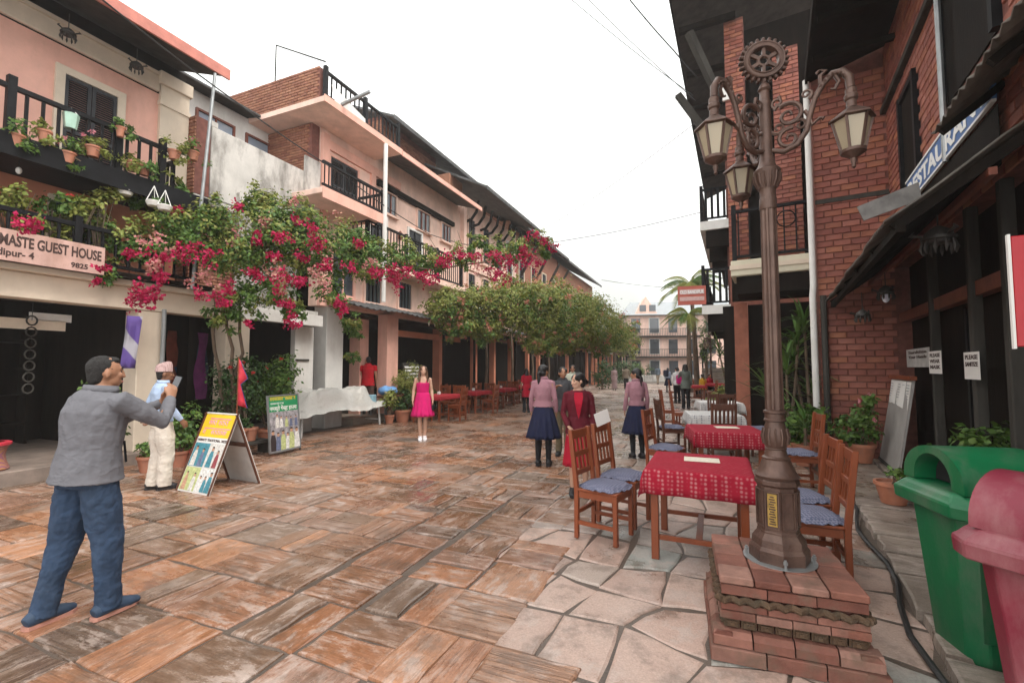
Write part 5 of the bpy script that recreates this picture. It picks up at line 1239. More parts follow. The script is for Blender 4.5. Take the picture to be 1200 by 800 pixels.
# goods table under plastic sheet
bt = thing('goods_table', 'white legged table along the wall in front of the white column', 'table', LF.W(6.05, .12, 0), LA)
for sx in (-1.35, 1.35):
    for sy in (-.32, .32): MB().bar((sx, sy, 0), (sx*.97, sy*.95, .56), .035, .035).build('leg', m_alu, bt)
    MB().bar((sx, -.32, .15), (sx, .32, .15), .025).build('leg_brace', m_alu, bt)
MB().box(-1.5, 1.5, -.38, .38, .56, .6).build('tabletop', m_grwood, bt)
m, n, bb = _new('plastic_sheet'); bb.inputs['Base Color'].default_value = (.7,.68,.63,1); bb.inputs['Roughness'].default_value = .25; bb.inputs['Alpha'].default_value = .72
bump(n, bb, noi(n, N(n, 'TexCoord').outputs['Object'], 9, 6), .9, .05); m_plastic = m
mb = MB(); nx, ny = 46, 18
for i in range(nx+1):
    for j in range(ny+1):
        x = -1.55+3.1*i/nx; y = -.5+.95*j/ny; u = (x+1.55)/3.1
        h = .63+(.42 if -1.05 < x < .95 else .05)*(1-min(1, max(0, abs(y)-.22)/.16))
        h = .62+(.40*max(0, 1-(max(0, abs(x+.1)-.95)/.28)))*(1-max(0, min(1, (abs(y)-.25)/.15)))+.09*noise.noise((x*3,y*4,1))+.06*noise.noise((x*8,y*8,3))+.12*max(0,noise.noise((x*2.2,5,1)))*(abs(y) < .25)
        if y < -.4: h = .55+.05*noise.noise((x*4,0,2))-.1*(abs(y)-.4)*8*(.6+.5*math.sin(x*3))
        mb.v.append((x+.02*noise.noise((x*5,y*5,8)), y, h))
for i in range(nx):
    for j in range(ny): a = i*(ny+1)+j; mb.f.append((a, a+ny+1, a+ny+2, a+1))
o = mb.build('plastic_sheet', m_plastic, smooth=70); o.location = LF.W(6.05, .12, 0); o.rotation_euler.z = LA; tag(o, 'crumpled clear plastic sheet draped over goods on the white legged table', 'plastic sheet')
for k in range(5):
    o = MB().box(-.17, .17, -.13, .13, 0, .26+.03*(k % 2)).build('goods_box', M('carton_'+str(k), ((.4,.3,.22),(.45,.2,.18),(.5,.42,.36),(.3,.32,.36),(.42,.34,.2))[k], .8), bevel=.01); o.location = LF.W(5.3+.38*k, .12, .602); o.rotation_euler.z = LA+.1*(k-2); tag(o, ('brown', 'reddish', 'cream', 'grey', 'tan')[k]+' carton under the plastic sheet', 'box')
bag = MB(); bag.ell((0,0,.13), (.3,.22,.14), 20, 12)
bag.v = [(x*(1+.15*noise.noise((x*7,y*7,z*9))), y, z*(1+.2*noise.noise((x*6,y*6,2)))) for x, y, z in bag.v]
ct = thing('side_table', 'small dark table at the end of the goods table', 'table', LF.W(8.1, .1, 0), LA)
MB().box(-.45,.45,-.3,.3,.72,.76).build('tabletop', m_chair2, ct)
for sx in (-.4,.4):
    for sy in (-.25,.25): MB().box(sx-.02, sx+.02, sy-.02, sy+.02, 0, .719).build('leg', m_metal, ct)
o = bag.build('plastic_bag', M('blue_plastic_bag', (.16,.34,.62), .3, .3, 8, .6, 12), smooth=70); o.location = LF.W(8.1, .1, .765); tag(o, 'puffed blue plastic bag on the small dark table', 'bag')
wh = MB(); wh.tube([(.28*math.cos(k*PI/10), 0, .3+.28*math.sin(k*PI/10)) for k in range(21)], .03, 6, False); o = wh.build('cart_wheel', m_rope, ct, True); o.location = (-.2,-.34,0)
bc = MB().box(-.16,.16,-.16,.16,0,.22).build('water_bucket', M('blue_bucket', (.25,.42,.5), .3), bevel=.02); bc.location = LF.W(7.3, .1, .602); tag(bc, 'small blue box at the end of the goods table', 'bucket')
# ================================================================ overhead cables
def cable(lab, pts, r=.008):
    P = [];
    for a, b_ in zip(pts[:-1], pts[1:]):
        for k in range(8):
            u = k/8; v = a.lerp(b_, u); v.z -= .12*math.sin(PI*u)*(a-b_).length/8; P.append(v)
    P.append(pts[-1]); o = MB().tube(P, r, 5).build('overhead_cable', m_rope); tag(o, lab, 'cable', 'overhead cables')
cable('black cable running along the left facades below the eaves', [LF.W(.2,-.55,7.1), LF.W(2.5,-.6,6.6), LF.W(5.3,-.5,6.35), LF.W(9.5,-.4,5.95), LF.W(14,-.3,6.6), LF.W(17,-.6,7.2)], .014)
cable('thin cable from the vine across to the corner balcony', [D(648,284,11.2), D(828,247,11)])
cable('thin cable rising from the left row to the right eave', [D(632,272,18), D(818,142,10.5)])
cable('thin cable running to the lamp post top from the upper left', [D(670,0,9), D(812,112,9)])
cable('thin cable beside the one to the lamp post', [D(690,0,9.2), D(815,118,9.2)])
cable('thick black cable swooping to the eave of the corner house', [D(738,0,8), D(790,60,8.3), D(818,92,8.6)], .012)
cable('thin far cable across the end of the street', [D(705,328,40), D(800,338,36)], .02)
# ================================================================ plants
def leaf_at(mb, p, nrm, size, q, asp=.55):
    d = Vector((q.gauss(0,1), q.gauss(0,1), q.gauss(0,1)-.3)); d = d-nrm*d.dot(nrm)
    d = d.normalized() if d.length > 1e-4 else Vector((1,0,0)); s = d.cross(nrm)*size*asp*.5; t = d*size
    c = p+t*.45+nrm*size*.08
    mb.add([p, c+s-nrm*size*.12, p+t, c-s-nrm*size*.12, c], [(0,1,4),(1,2,4),(2,3,4),(3,0,4)])
def foliage(name, mat, parent, blobs, size, seed, clump=.35, asp=.55, shell=.35):
    """blobs: (centre, radii, leaf count); leaves gather in clumps with gaps between"""
    q = random.Random(seed); mb = MB()
    for (c, r, n) in blobs:
        c = Vector(c); r = Vector(r if hasattr(r, '__len__') else (r, r, r)); k = max(3, n//38)
        cl = []
        for i in range(k):
            v = Vector((q.gauss(0,1), q.gauss(0,1), q.gauss(0,1))).normalized()*(shell+(1-shell)*q.random()**.6); cl.append(Vector((v[0]*r[0], v[1]*r[1], v[2]*r[2])))
        cs = clump*min(r)
        for i in range(n):
            a = q.choice(cl); off = Vector((q.gauss(0,1), q.gauss(0,1), q.gauss(0,.8)))*cs*.55; p = c+a+off
            nn = (a.normalized()*.6+off.normalized()*.5+Vector((q.gauss(0,.5), q.gauss(0,.5), .5+q.gauss(0,.5))))
            leaf_at(mb, p, nn.normalized(), size*q.uniform(.6,1.25), q, asp)
    o = mb.build(name, mat, parent); o.data.shade_smooth(); return o
def blossoms(name, mat, parent, spots, size, seed):
    q = random.Random(seed); mb = MB()
    for (c, r, n) in spots:
        c = Vector(c); sub = [c+Vector((q.gauss(0,1), q.gauss(0,1), q.gauss(0,1)))*r*.42 for _ in range(max(2, n//14))]
        for i in range(n):
            p = q.choice(sub)+Vector((q.gauss(0,1), q.gauss(0,1), q.gauss(0,1)))*r*.22
            leaf_at(mb, p, Vector((q.gauss(0,1), q.gauss(0,1), q.gauss(0,1))).normalized(), size*q.uniform(.7,1.2), q, .85)
    o = mb.build(name, mat, parent); return o
# ---- bougainvillea trained on the cable across the street
vine = thing('bougainvillea', 'huge bougainvillea with magenta flowers trained along the cable above the left shop fronts', 'vine', LF.W(3.2, -.15, 0))
vo = vine.location.copy(); rel = lambda p: Vector(p)-vo
path = [(112,275,7.2,30),(150,292,7.4,36),(190,285,7.6,46),(232,282,7.9,52),(270,292,8.1,60),(312,285,8.4,60),(352,292,8.7,52),(392,300,9.0,42),(430,312,9.3,34),(470,308,9.7,24),(508,312,10.0,25),(545,306,10.3,18),(578,302,10.6,20),(608,298,10.9,22),(636,292,11.2,18)]
bl = []; bf = []
for i, (x, y, d, r) in enumerate(path):
    R0 = r/FOC*d; n = int(46*r*(1.0 if i < 9 else .9))
    R0 *= .68 if i < 4 else .8; bl.append((rel(D(x, y-4, d)), (R0*1.05, R0*.8, R0*.95), int(n*(.4 if i < 3 else .62))))
for (x, y, d, r) in ((300,240,8.4,17),(350,250,8.8,16),(255,252,8,16),(330,345,8.3,22),(345,365,8.3,13),(390,345,8.8,22),(265,370,8,22),(290,355,8.1,22),(125,320,7.1,14),(205,225,8,14),(160,235,7.6,12),(340,262,8.6,30),(420,285,9.3,22),(560,285,10.6,10),(415,395,10.9,9),(414,420,11.2,8),(412,378,10.6,12)):
    R0 = r/FOC*d; bl.append((rel(D(x, y, d)), (R0, R0*.8, R0), int(26*r)))
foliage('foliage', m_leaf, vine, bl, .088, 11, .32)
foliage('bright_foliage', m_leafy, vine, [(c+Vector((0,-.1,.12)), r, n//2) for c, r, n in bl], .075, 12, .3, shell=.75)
mg_ = [(30,262,6.0,13),(170,345,7.2,17),(182,325,7.2,14),(163,352,7.2,13),(190,303,7.3,13),(155,297,7.2,8),(225,298,7.6,16),(248,300,7.8,10),(298,277,8.1,9),(328,277,8.1,12),(366,268,8.4,9),(372,290,8.6,14),(350,300,8.5,9),(300,322,7.9,12),(330,325,8,14),(355,330,8.2,10),(262,355,7.8,9),(337,360,8.2,10),(343,378,8.2,12),(381,312,8.6,9),(418,285,9,9),(440,318,9.1,10),(412,312,9,9),(460,330,9.4,15),(462,318,9.4,10),(503,328,9.8,15),(492,322,9.7,9),(478,316,9.6,9),(526,301,10,11),(540,297,10,8),(516,310,9.9,8),(553,300,10.2,9),(582,300,10.4,12),(598,309,10.6,13),(620,305,10.8,13),(612,295,10.8,9),(640,281,11,8),(625,277,11,8),(650,290,11.2,7),(634,310,10.9,8),(575,318,10.4,10),(590,322,10.5,8),(395,358,8.7,9),(405,360,8.8,7),(120,312,7,7),(115,330,7,5),(205,245,7.8,6),(280,243,8.1,8),(350,258,8.6,9),(240,345,7.7,12),(270,335,7.9,8),(290,380,8,6),(320,300,8.1,8)]
blossoms('blossom', m_bract, vine, [(rel(D(x, y, d-.35)), r*.92/FOC*d, int(r*10)) for x, y, d, r in mg_], .06, 13)
blossoms('faded_blossom', m_fade, vine, [(rel(D(x, y, d-.3)), r/FOC*d, int(r*4)) for x, y, d, r in ((180,285,7.2,18),(175,315,7.1,14),(235,325,7.7,16),(245,340,7.8,12),(330,330,8,16),(380,330,8.5,14),(315,315,8,12),(310,262,8.1,12),(270,275,7.9,12),(560,312,10.2,12),(575,300,10.3,12),(430,310,9,10),(210,300,7.5,14),(365,315,8.4,12),(345,235,8.6,10),(400,258,9,8))], .058, 14)
for k, (s0, o0, tx, ty, td) in enumerate(((3.25,-.1,262,330,7.9), (3.4,-.05,280,340,8.1), (3.1,0,245,335,7.9))):
    A = LF.W(s0, o0, 0); B_ = D(tx, ty, td); q = random.Random(k); P = [A.lerp(B_, i/8)+Vector((q.uniform(-.08,.08), q.uniform(-.08,.08), 0)) for i in range(9)]; MB().tube([rel(p) for p in P], [.04-.002*i for i in range(9)], 7).build('trunk', m_bark, vine, True)
P = [D(x, y+4, d) for x, y, d, r in path]; MB().tube([rel(p) for p in P], .018, 6).build('main_stem', m_bark, vine, True)
q = random.Random(5)
tw = MB()
for i in range(60):
    x, y, d, r = q.choice(path); a = D(x+q.uniform(-r,r)*.5, y+q.uniform(-r,r)*.4, d); b_ = a+Vector((q.gauss(0,.25), q.gauss(0,.2), q.gauss(0,.3)-.05)); tw.tube([rel(a), rel(a.lerp(b_, .5)+Vector((0,0,.05))), rel(b_)], [.008,.006,.003], 5)
tw.build('twigs', m_bark, vine)['kind'] = 'stuff'
for i, (x0, y0, x1, y1, d) in enumerate(((165,250,185,240,7.5),(185,235,205,245,7.6))): pass
# ---- flowering creeper over the restaurant awnings
cr = thing('flowering_creeper', 'yellow green creeper with orange flowers heaped over the left restaurant awnings', 'creeper', LF.W(15, -.6, 0))
ro = cr.location.copy(); rel2 = lambda p: Vector(p)-ro
cp = [(522,358,15,24),(555,358,15.5,32),(592,358,16,38),(628,364,16.8,42),(660,366,18,42),(688,374,20,36),(712,384,23,28),(730,394,27,19),(600,342,16.5,18),(645,345,17.5,20),(570,385,15.5,18),(630,400,16.5,18),(660,398,17.5,18),(690,360,20,18),(700,402,21,16),(540,380,15,16)]
cb = [(rel2(D(x, y, d)), (r/FOC*d*1.1, r/FOC*d*.9, r/FOC*d*.8), int(r*100)) for x, y, d, r in cp]
q = random.Random(77)
for k in range(46):
    c, r, n = q.choice(cb[:16]); v = Vector((q.gauss(0,1), q.gauss(0,1)-.5, q.gauss(0,.7)+.5)).normalized(); cb.append((c+Vector((v[0]*r[0], v[1]*r[1], v[2]*r[2]))*1.1, (.32,.3,.28), 90))
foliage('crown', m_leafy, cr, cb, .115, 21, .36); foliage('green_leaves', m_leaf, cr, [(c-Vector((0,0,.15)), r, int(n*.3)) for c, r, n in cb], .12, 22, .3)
q = random.Random(31); sp = []
for (c, r, n) in cb:
    for k in range(7 if r[0] > .4 else 1): v = Vector((q.gauss(0,1), q.gauss(0,1)-.8, q.gauss(0,1))).normalized(); sp.append((c+Vector((v[0]*r[0], v[1]*r[1], v[2]*r[2])), .14, 16))
blossoms('blossom', m_orange, cr, sp, .085, 23)
for k in range(4):
    s0 = 13+2.6*k; MB().tube([rel2(LF.W(s0,-.7,0)), rel2(LF.W(s0+.1,-.75,1.6)), rel2(LF.W(s0+.3,-.6,3.2))], [.07,.055,.04], 7).build('trunk', m_bark, cr, True)
# ---- potted plants
_potmesh = {}
def potted(lab, loc, pr, ph, blobs, leaf=.05, mat=None, fl=None, seed=1, potmat=None, name='potted_plant', flsize=.035, asp=.7):
    t = thing(name, lab, 'plant', loc); mat = mat or m_leaf
    if pr > 0:
        MB().lathe([(pr*.68,0),(pr*.95,ph*.82),(pr*1.05,ph*.84),(pr*1.05,ph),(pr*.9,ph),(pr*.88,ph*.86),(0,ph*.86)], 20).build('pot', potmat or m_terracotta, t, 35)
    q = random.Random(seed); st = MB()
    for (c, r, n) in blobs:
        for k in range(3): e = Vector(c)+Vector((q.gauss(0,.4)*(r if not hasattr(r,'__len__') else r[0]), q.gauss(0,.4)*(r if not hasattr(r,'__len__') else r[1]), 0)); st.tube([(q.uniform(-.3,.3)*pr, q.uniform(-.3,.3)*pr, ph*.8), tuple(e*.5+Vector((0,0,ph*.45))), tuple(e)], [.009,.007,.004], 5)
    st.build('stems', m_bark, t); foliage('foliage', mat, t, blobs, leaf, seed, .42, asp)
    if fl:
        fm, pts = fl; blossoms('flowers', fm, t, [(Vector(p), .035, 22) for p in pts], flsize, seed+50)
    return t
gl = LF.W
potted('leafy geranium with red flowers behind the man in the patterned cap', gl(.75,-.62), .17, .26, [((-.1,0,.55),.24,420),((.1,0,.8),.26,460),((0,.1,1.15),.24,380),((-.15,0,.95),.2,260)], .075, m_leaf, (m_redfl, [(0,-.2,.95),(.12,-.15,.7),(-.15,-.2,.75)]), 31)
potted('low bushy pot plant to the right of the man in the patterned cap', gl(1.75,-.75), .17, .26, [((0,0,.5),.26,500),((.08,0,.78),.22,340)], .075, m_leaf, (m_redfl, [(-.05,-.2,.9)]), 32)
potted('square sided pink pot with trailing plant by the cream trousers', gl(1.35,-.72), .15, .24, [((0,0,.36),.14,160)], .06, m_leaf, None, 33)
potted('tall dark leafy shrub in a pot behind the flag', gl(3.0,-.35), .2, .32, [((0,0,.75),.36,800),((.1,0,1.15),.4,900),((-.15,0,1.5),.32,560),((.25,0,1.65),.26,380)], .07, m_leafd, (m_redfl, [(.3,-.3,1.7),(.45,-.2,1.5),(.1,-.35,1.6)]), 34)
potted('tall shrub with red flowers behind the poster board', gl(3.75,-.3), .2, .34, [((0,0,.9),.36,760),((.2,0,1.3),.36,700),((.35,0,1.6),.28,380),((-.2,.05,1.25),.3,480)], .075, m_leaf, (m_redfl, [(.35,-.25,1.75),(.1,-.3,1.6),(.5,-.2,1.4),(-.1,-.3,1.3)]), 35)
for k, (s0, o0, r_, l_) in enumerate(((2.62,-.95,.15,'terracotta pot on the plank left of the poster'), (2.88,-.92,.14,'pale terracotta pot touching the poster frame'), (2.5,-1.12,.11,'small terracotta pot on the ground left of the poster'))):
    potted(l_, gl(s0, o0, .26 if k < 2 else 0), r_, .24, [((0,0,.34),.13,130)], .06, m_leafd, None, 36+k)
pk = MB().box(-.5,.5,-.16,.16,.2,.25); pk.box(-.46,-.4,-.14,.14,0,.2); pk.box(.4,.46,-.14,.14,0,.2); o = pk.build('pot_bench', m_grwood); o.location = gl(2.75,-.93); o.rotation_euler.z = LF.a; tag(o, 'low plank bench carrying the pots beside the poster', 'bench')
rp_ = MB().lathe([(.1,0),(.13,.22),(.14,.24),(.12,.24),(.11,.02),(0,.02)], 16).build('pail', M('red_plastic', (.45,.01,.02), .35), smooth=40); rp_.location = gl(1.95,-.95); tag(rp_, 'red plastic pail on the ground behind the A-frame board', 'pail')
potted('bushy conifer like plant in a pot by the pink column', gl(9.0,.05), .22, .34, [((0,0,.95),.5,700),((.1,0,1.3),.42,520),((-.3,0,1.1),.34,340)], .12, m_leafy, None, 41, asp=.3)
for k in range(5): potted(('broad leaved plant in a brick red pot by the pink column', 'small plant in a clay pot beside the broad leaved plant', 'low green plant on the porch step by the red shirt', 'clay pot with thin leaves next to the pink dress', 'green pot plant beyond the pink dress')[k], gl((8.1,8.6,7.7,9.3,9.8)[k], (-.45,-.5,-.3,-.5,-.35)[k]), (.24,.17,.14,.2,.15)[k], (.36,.28,.24,.3,.25)[k], [((0,0,.55),.28,300),((.05,0,.75),.2,150)], .1, (m_leafd, m_leaf, m_leafy, m_leaf, m_leafd)[k], None, 42+k)
bp = MB().box(-.2,.2,-.14,.14,0,.5).build('tile_planter', M_check('blue_tile', (.12,.14,.3), (.4,.4,.5), 14), bevel=.01); bp.location = gl(8.75,.0,.25); bp.rotation_euler.z = LF.a; tag(bp, 'blue patterned planter box against the pink column', 'planter')
# right side pots
potted('geranium in a clay pot in front of the brick wall', RF.W(3.55,-.45,.06), .19, .3, [((0,0,.55),.24,380),((.12,0,.75),.22,330),((-.2,0,.5),.2,240),((.05,-.1,.95),.14,150)], .085, m_leaf, (m_pinkfl, [(.1,-.1,1.08),(-.12,-.15,.98),(.02,-.25,.72)]), 51)
potted('small clay pot with a sprig on the kerb slabs', RF.W(.95,-.4,.06), .17, .24, [((0,0,.32),.12,90)], .06, m_leaf, None, 52)
potted('leafy pot plant behind the green bin', RF.W(.6,-.95,.06), .2, .3, [((0,0,.6),.28,340),((.15,0,.75),.22,220)], .085, m_leaf, None, 53)
# upper and lower balcony plants of the guest house
bal = [(15,165,'sparse geranium in a pot at the end of the upper balcony',.11),(48,160,'trailing geranium on the upper balcony rail left of the shutters',.1),(75,185,'pink flowered pot plant below the shutters',.12),(105,178,'bushy pot plant hanging on the upper rail under the shutters',.12),(137,155,'small pot on the corner post of the upper balcony',.08),(150,195,'sparse pot plant near the upper balcony end',.1),(165,200,'low pot plant at the upper balcony end',.1),(200,182,'pot with pale leaves beside the brick pier',.12),(222,183,'pink geranium in a clay pot beside the drain pipe',.12)]
for k, (px, py, lab, r_) in enumerate(bal):
    s0, z0 = LP(px, py, -.02); potted(lab, gl(s0, -.12, z0-.1), r_*.8, .16, [((0,0,.2),r_*1.5,130),((.1,0,.05),r_*1.2,70),((-.1,0,.12),r_*1.1,60)], .06, m_leafy if k % 2 else m_leaf, (m_pinkfl, [(.05,-.1,.35),(-.06,-.1,.3)]) if k in (2, 8, 3) else None, 60+k)
low = [(10,235,'yellow green plant at the end of the lower balcony',m_leafy),(62,245,'tall leafy plant above the name board letters',m_leaf),(85,250,'spreading bright plant on the lower balcony',m_leafy),(115,240,'bare branched shrub with few leaves on the lower balcony',m_leafy),(20,265,'small green plant behind the name board',m_leafy),(70,285,'green plant showing between the lower rails',m_leafy)]
for k, (px, py, lab, mt) in enumerate(low):
    s0, z0 = LP(px, py, .15); potted(lab, gl(s0, .12, 3.1), .12, .2, [((0,0,z0-3.1),.2,230),((.15,0,z0-3.0),.16,140),((-.12,0,z0-3.25),.16,140)], .075, mt, (m_redfl, [(.1,-.2,z0-2.9)]) if k in (2,) else None, 75+k)
for k, (px, py) in enumerate(((147,225),(180,238),(193,243))):
    p = D(px, py, 7.2); t = thing('hanging_basket', ('white hanging basket nearest the bare branched shrub', 'white hanging basket next to its lower twin', 'white hanging basket closest to the drain pipe')[k], 'basket', p, 0, 'white baskets hung under the upper balcony')
    MB().lathe([(.0,-.06),(.08,-.05),(.11,.02),(.10,.03)], 14).build('bowl', m_white, t, True)
    for a in range(3): MB().tube([(.1*math.cos(a*2.1),.1*math.sin(a*2.1),.02), (0,0,.28)], .006, 5).build('cord', m_paper, t)
    foliage('foliage', m_leaf, t, [((0,0,.08),.09,60)], .05, 90+k)
gb_ = thing('hanging_basket', 'pale green basket hung on the upper balcony rail', 'basket', D(83,142,6.6))
MB().lathe([(.07,-.12),(.10,.1),(.09,.1)], 8).build('bowl', M('pale_green_plastic', (.35,.52,.42), .4), gb_); MB().tube([(-.09,0,.1),(0,0,.2),(.09,0,.1)], .006, 5).build('handle', m_paper, gb_)
for k, (px, py) in enumerate(((80, 42), (160, 80))):
    p = LP(px, py, .35); hanging_lamp(('carved chime hanging from the soffit left of the shutters', 'carved chime hanging from the soffit beside the cream pilaster')[k], gl(p[0], .35, p[1]), .75, False, .35)['group'] = 'chimes under the guest house soffit'
bu = thing('hanging_bulb', 'white glass bulb hanging under the upper balcony', 'lamp', D(22,200,6.2)); MB().ell((0,0,0),(.035,.035,.05),10,8).build('bulb', m_white, bu, True); MB().tube([(0,0,.04),(0,0,.3)], .006, 5).build('cord', m_rope, bu)
# ---- sword leaved plants under the corner balcony: every leaf a piece
def sword_leaf(l, w, droop, mat):
    mb = MB(); n = 7
    for i in range(n+1):
        u = i/n; y = l*(u-.12*u*u*droop); z = l*(.55*u-droop*u*u*.75); ww = w*math.sin(PI*min(1, .12+.88*u)**.8)*.5 if u < 1 else 0
        ww = w*.5*(1-u)**.6*(.5+.5*min(1, u*4)); mb.v += [(-ww, y, z+ww*.35), (0, y, z), (ww, y, z+ww*.35)]
    for i in range(n): a = 3*i; mb.f += [(a,a+1,a+4,a+3),(a+1,a+2,a+5,a+4)]
    me = mb.mesh('leaf', mat); me.shade_smooth(); return me
m_sword = M_rand('sword_leaf_green', [(.05,.12,.02),(.09,.17,.035),(.13,.2,.05),(.06,.13,.03)], .4, .1, 20, .3, 5)
sl_ = [sword_leaf(.55, .06, d, m_sword) for d in (.3, .6, .9, 1.2)]
def sword_plant(lab, loc, heads, sc_=1, n=22, seed=1, pot=True):
    t = thing('dracaena', lab, 'plant', loc); q = random.Random(seed)
    if pot: MB().lathe([(.14,0),(.2,.3),(.22,.34),(.19,.34),(.0,.3)], 16).build('pot', m_terracotta, t, 35)
    for (x, y, z) in heads:
        MB().tube([(0,0,.25), (x*.6,y*.6,z*.55), (x,y,z)], [.035,.028,.022], 7).build('stem', m_bark, t, True)
        for k in range(n):
            o = bpy.data.objects.new('leaf', q.choice(sl_)); C.objects.link(o); o.parent = t; o.location = (x, y, z+.12*(k/n-.5)*2)
            o.rotation_euler = (q.uniform(-.35,.5)+.5*(k/n), 0, q.uniform(0, 2*PI)); s_ = sc_*q.uniform(.75,1.15); o.scale = (s_,)*3
    return t
sword_plant('tall sword leaved plant under the cream balcony behind the lamp post', G(925, 530), [(0,0,1.55),(.3,.1,2.1),(-.25,.2,1.1)], 1.25, 22, 1)
sword_plant('second tall sword leaved plant beside the white downpipe', G(952, 530), [(0,.1,2.35),(.1,.1,1.1),(-.1,.3,1.7)], 1.3, 20, 2)
sword_plant('low sword leaved plant by the wall chair', G(945, 545), [(0,0,.6)], 1.0, 22, 3)
sword_plant('spiky leaved plant to the left of the lamp post by the grey table', G(872, 497), [(0,0,1.4),(.3,0,1.9),(-.3,.1,1.5)], 1.35, 20, 4)
sword_plant('spiky leaved plant further back beside the grey table', G(862, 490), [(0,0,1.6),(-.4,.1,2.0)], 1.35, 20, 5)
potted('large leafy bush in a pot between the wall and the second red table', G(930, 540), .2, .3, [((0,0,.6),.3,420),((.25,0,.8),.26,300),((-.2,0,.4),.2,200)], .1, m_leaf, None, 55)
potted('yellow green bush beside the grey covered tables', G(858, 484), .22, .3, [((0,0,.7),.4,420),((.5,0,.8),.36,330),((-.5,0,.6),.34,260)], .12, m_leafy, None, 56)
potted('green bush by the wall side dark chair', G(880, 492), .22, .3, [((0,0,.6),.4,420),((.3,0,.7),.34,300)], .11, m_leafd, None, 57)
# ---- palms down the street
def palm(lab, loc, h, n, fl, seed, droop=1.0, lean=(0,0)):
    t = thing('palm_tree', lab, 'tree', loc); q = random.Random(seed)
    MB().tube([(0,0,0), (lean[0]*.4,lean[1]*.4,h*.5), (lean[0],lean[1],h)], [.2,.15,.11], 9).build('trunk', m_bark, t, True)
    for k in range(n):
        a = 2*PI*k/n+q.uniform(-.2,.2); el = q.uniform(.2,1.2); mb = MB(); prev = None; L_ = fl*q.uniform(.8,1.15)
        pts = []
        for i in range(13):
            u = i/12; rr = L_*u*math.cos(el*(1-u*.3)); zz = L_*(math.sin(el)*u-droop*.75*u*u); pts.append(Vector((rr*math.cos(a), rr*math.sin(a), zz)))
        mb.tube(pts, [.03*(1-.8*i/12) for i in range(13)], 5)
        sd_ = Vector((-math.sin(a), math.cos(a), 0))
        for i in range(2, 24):
            u = i/24; p = pts[int(u*12)].lerp(pts[min(12, int(u*12)+1)], u*12-int(u*12)); ll = L_*.3*math.sin(PI*(.15+.8*u))
            for sg in (-1, 1):
                tip = p+sd_*sg*ll*.8+(pts[-1]-pts[6]).normalized()*ll*.5+Vector((0,0,-ll*.35)); w_ = Vector((0,0,.035))
                mb.add([p+w_, p-w_, tip], [(0,1,2)])
        o = mb.build('frond', m_leafy if k % 3 else m_leaf, t); o.location = (lean[0], lean[1], h)
    return t
palm('tall feathery palm behind the projecting red sign', (12.2, 30, 0), 7.0, 16, 2.7, 1, 1.0, (-.3,0))
palm('second palm with drooping fronds beside the tall one', (11.3, 29, 0), 4.9, 14, 2.2, 2, 1.2)
cy = thing('columnar_shrub', 'slim clipped shrub beside the palm trunk', 'shrub', (12.6, 29.5, 0)); foliage('foliage', m_leaf, cy, [((0,0,3.3),(.5,.5,1.7),1400)], .13, 95, .4); MB().tube([(0,0,0),(0,0,2.4)], .09, 7).build('trunk', m_bark, cy, True)
for k, (px, py, r_) in enumerate(((732,448,1.1),(745,447,1.0),(757,446,.9),(738,441,1.2),(720,452,1.1),(795,443,1.0),(706,456,1.0))):
    p = G(px, py); t = thing('round_bush', ('rounded bush in front of the grey house door', 'rounded bush by the low stone wall', 'small bush between the low wall and the far walkers', 'larger bush behind the low stone wall', 'bush below the end of the creeper', 'bush before the pink end house', 'bush under the creeper by the last awning')[k], 'bush', p, 0, 'bushes at the far end of the street'); foliage('foliage', m_leaf if k % 2 else m_leafd, t, [((0,0,r_*1.1),(r_,r_*.8,r_),700)], .2, 100+k, .4); MB().tube([(0,0,0),(0,0,r_*.7)], .08, 6).build('trunk', m_bark, t, True)
for k, (px, d) in enumerate(((742, 62), (720, 45))):
    t = thing('leafy_tree', ('light green tree in front of the grey house', 'light green tree behind the creeper')[k], 'tree', (D(px,430,d)[0], d, 0)); foliage('crown', m_leafy, t, [((0,0,4.2),(1.9,1.6,1.6),1500),((1.2,0,3.4),(1.2,1,1.1),700)], .26, 110+k, .35); MB().tube([(0,0,0),(.1,0,2),(0,0,4)], [.2,.15,.08], 8).build('trunk', m_bark, t, True)
# ================================================================ people
def skinmat(n_, c): 
    m = M(n_, c, .5, .08, 12, .08, 80, spec=.35); b_ = m.node_tree.nodes['Principled BSDF']; b_.inputs['Subsurface Weight'].default_value = .12; b_.inputs['Subsurface Radius'].default_value = (.012,.005,.003); return m
sk_brown = skinmat('skin_brown', (.34,.17,.10)); sk_light = skinmat('skin_light', (.52,.31,.22)); sk_dark = skinmat('skin_dark', (.2,.095,.055))
m_hair = M('black_hair', (.012,.010,.010), .4, .4, 30, .5, 120, stretch=(1,1,.15)); m_hairbr = M('brown_hair', (.10,.045,.02), .4, .4, 30, .5, 120, stretch=(1,1,.12)); m_hairgr = M('short_dark_hair', (.014,.012,.011), .75, .4, 60, .8, 160)
def fab(n_, c, **k):
    m = M(n_, c, .85, k.pop('var', .14), k.pop('scale', 7), 0, 100, spec=.2, **k); n = m.node_tree; b_ = n.nodes['Principled BSDF']
    tc = N(n, 'TexCoord').outputs['Object']; wr = noi(n, mapping(n, tc, (7,7,11), rot=(.3,.5,0)), 1., 3, .5); cr = ramp(n, wr, [(.3, 0.), (.48, 1.), (.55, .55), (.75, 0.)])
    bump(n, b_, mth(n, 'ADD', cr, mth(n, 'MULTIPLY', noi(n, tc, 140, 2), .12)), .32, .014); return m
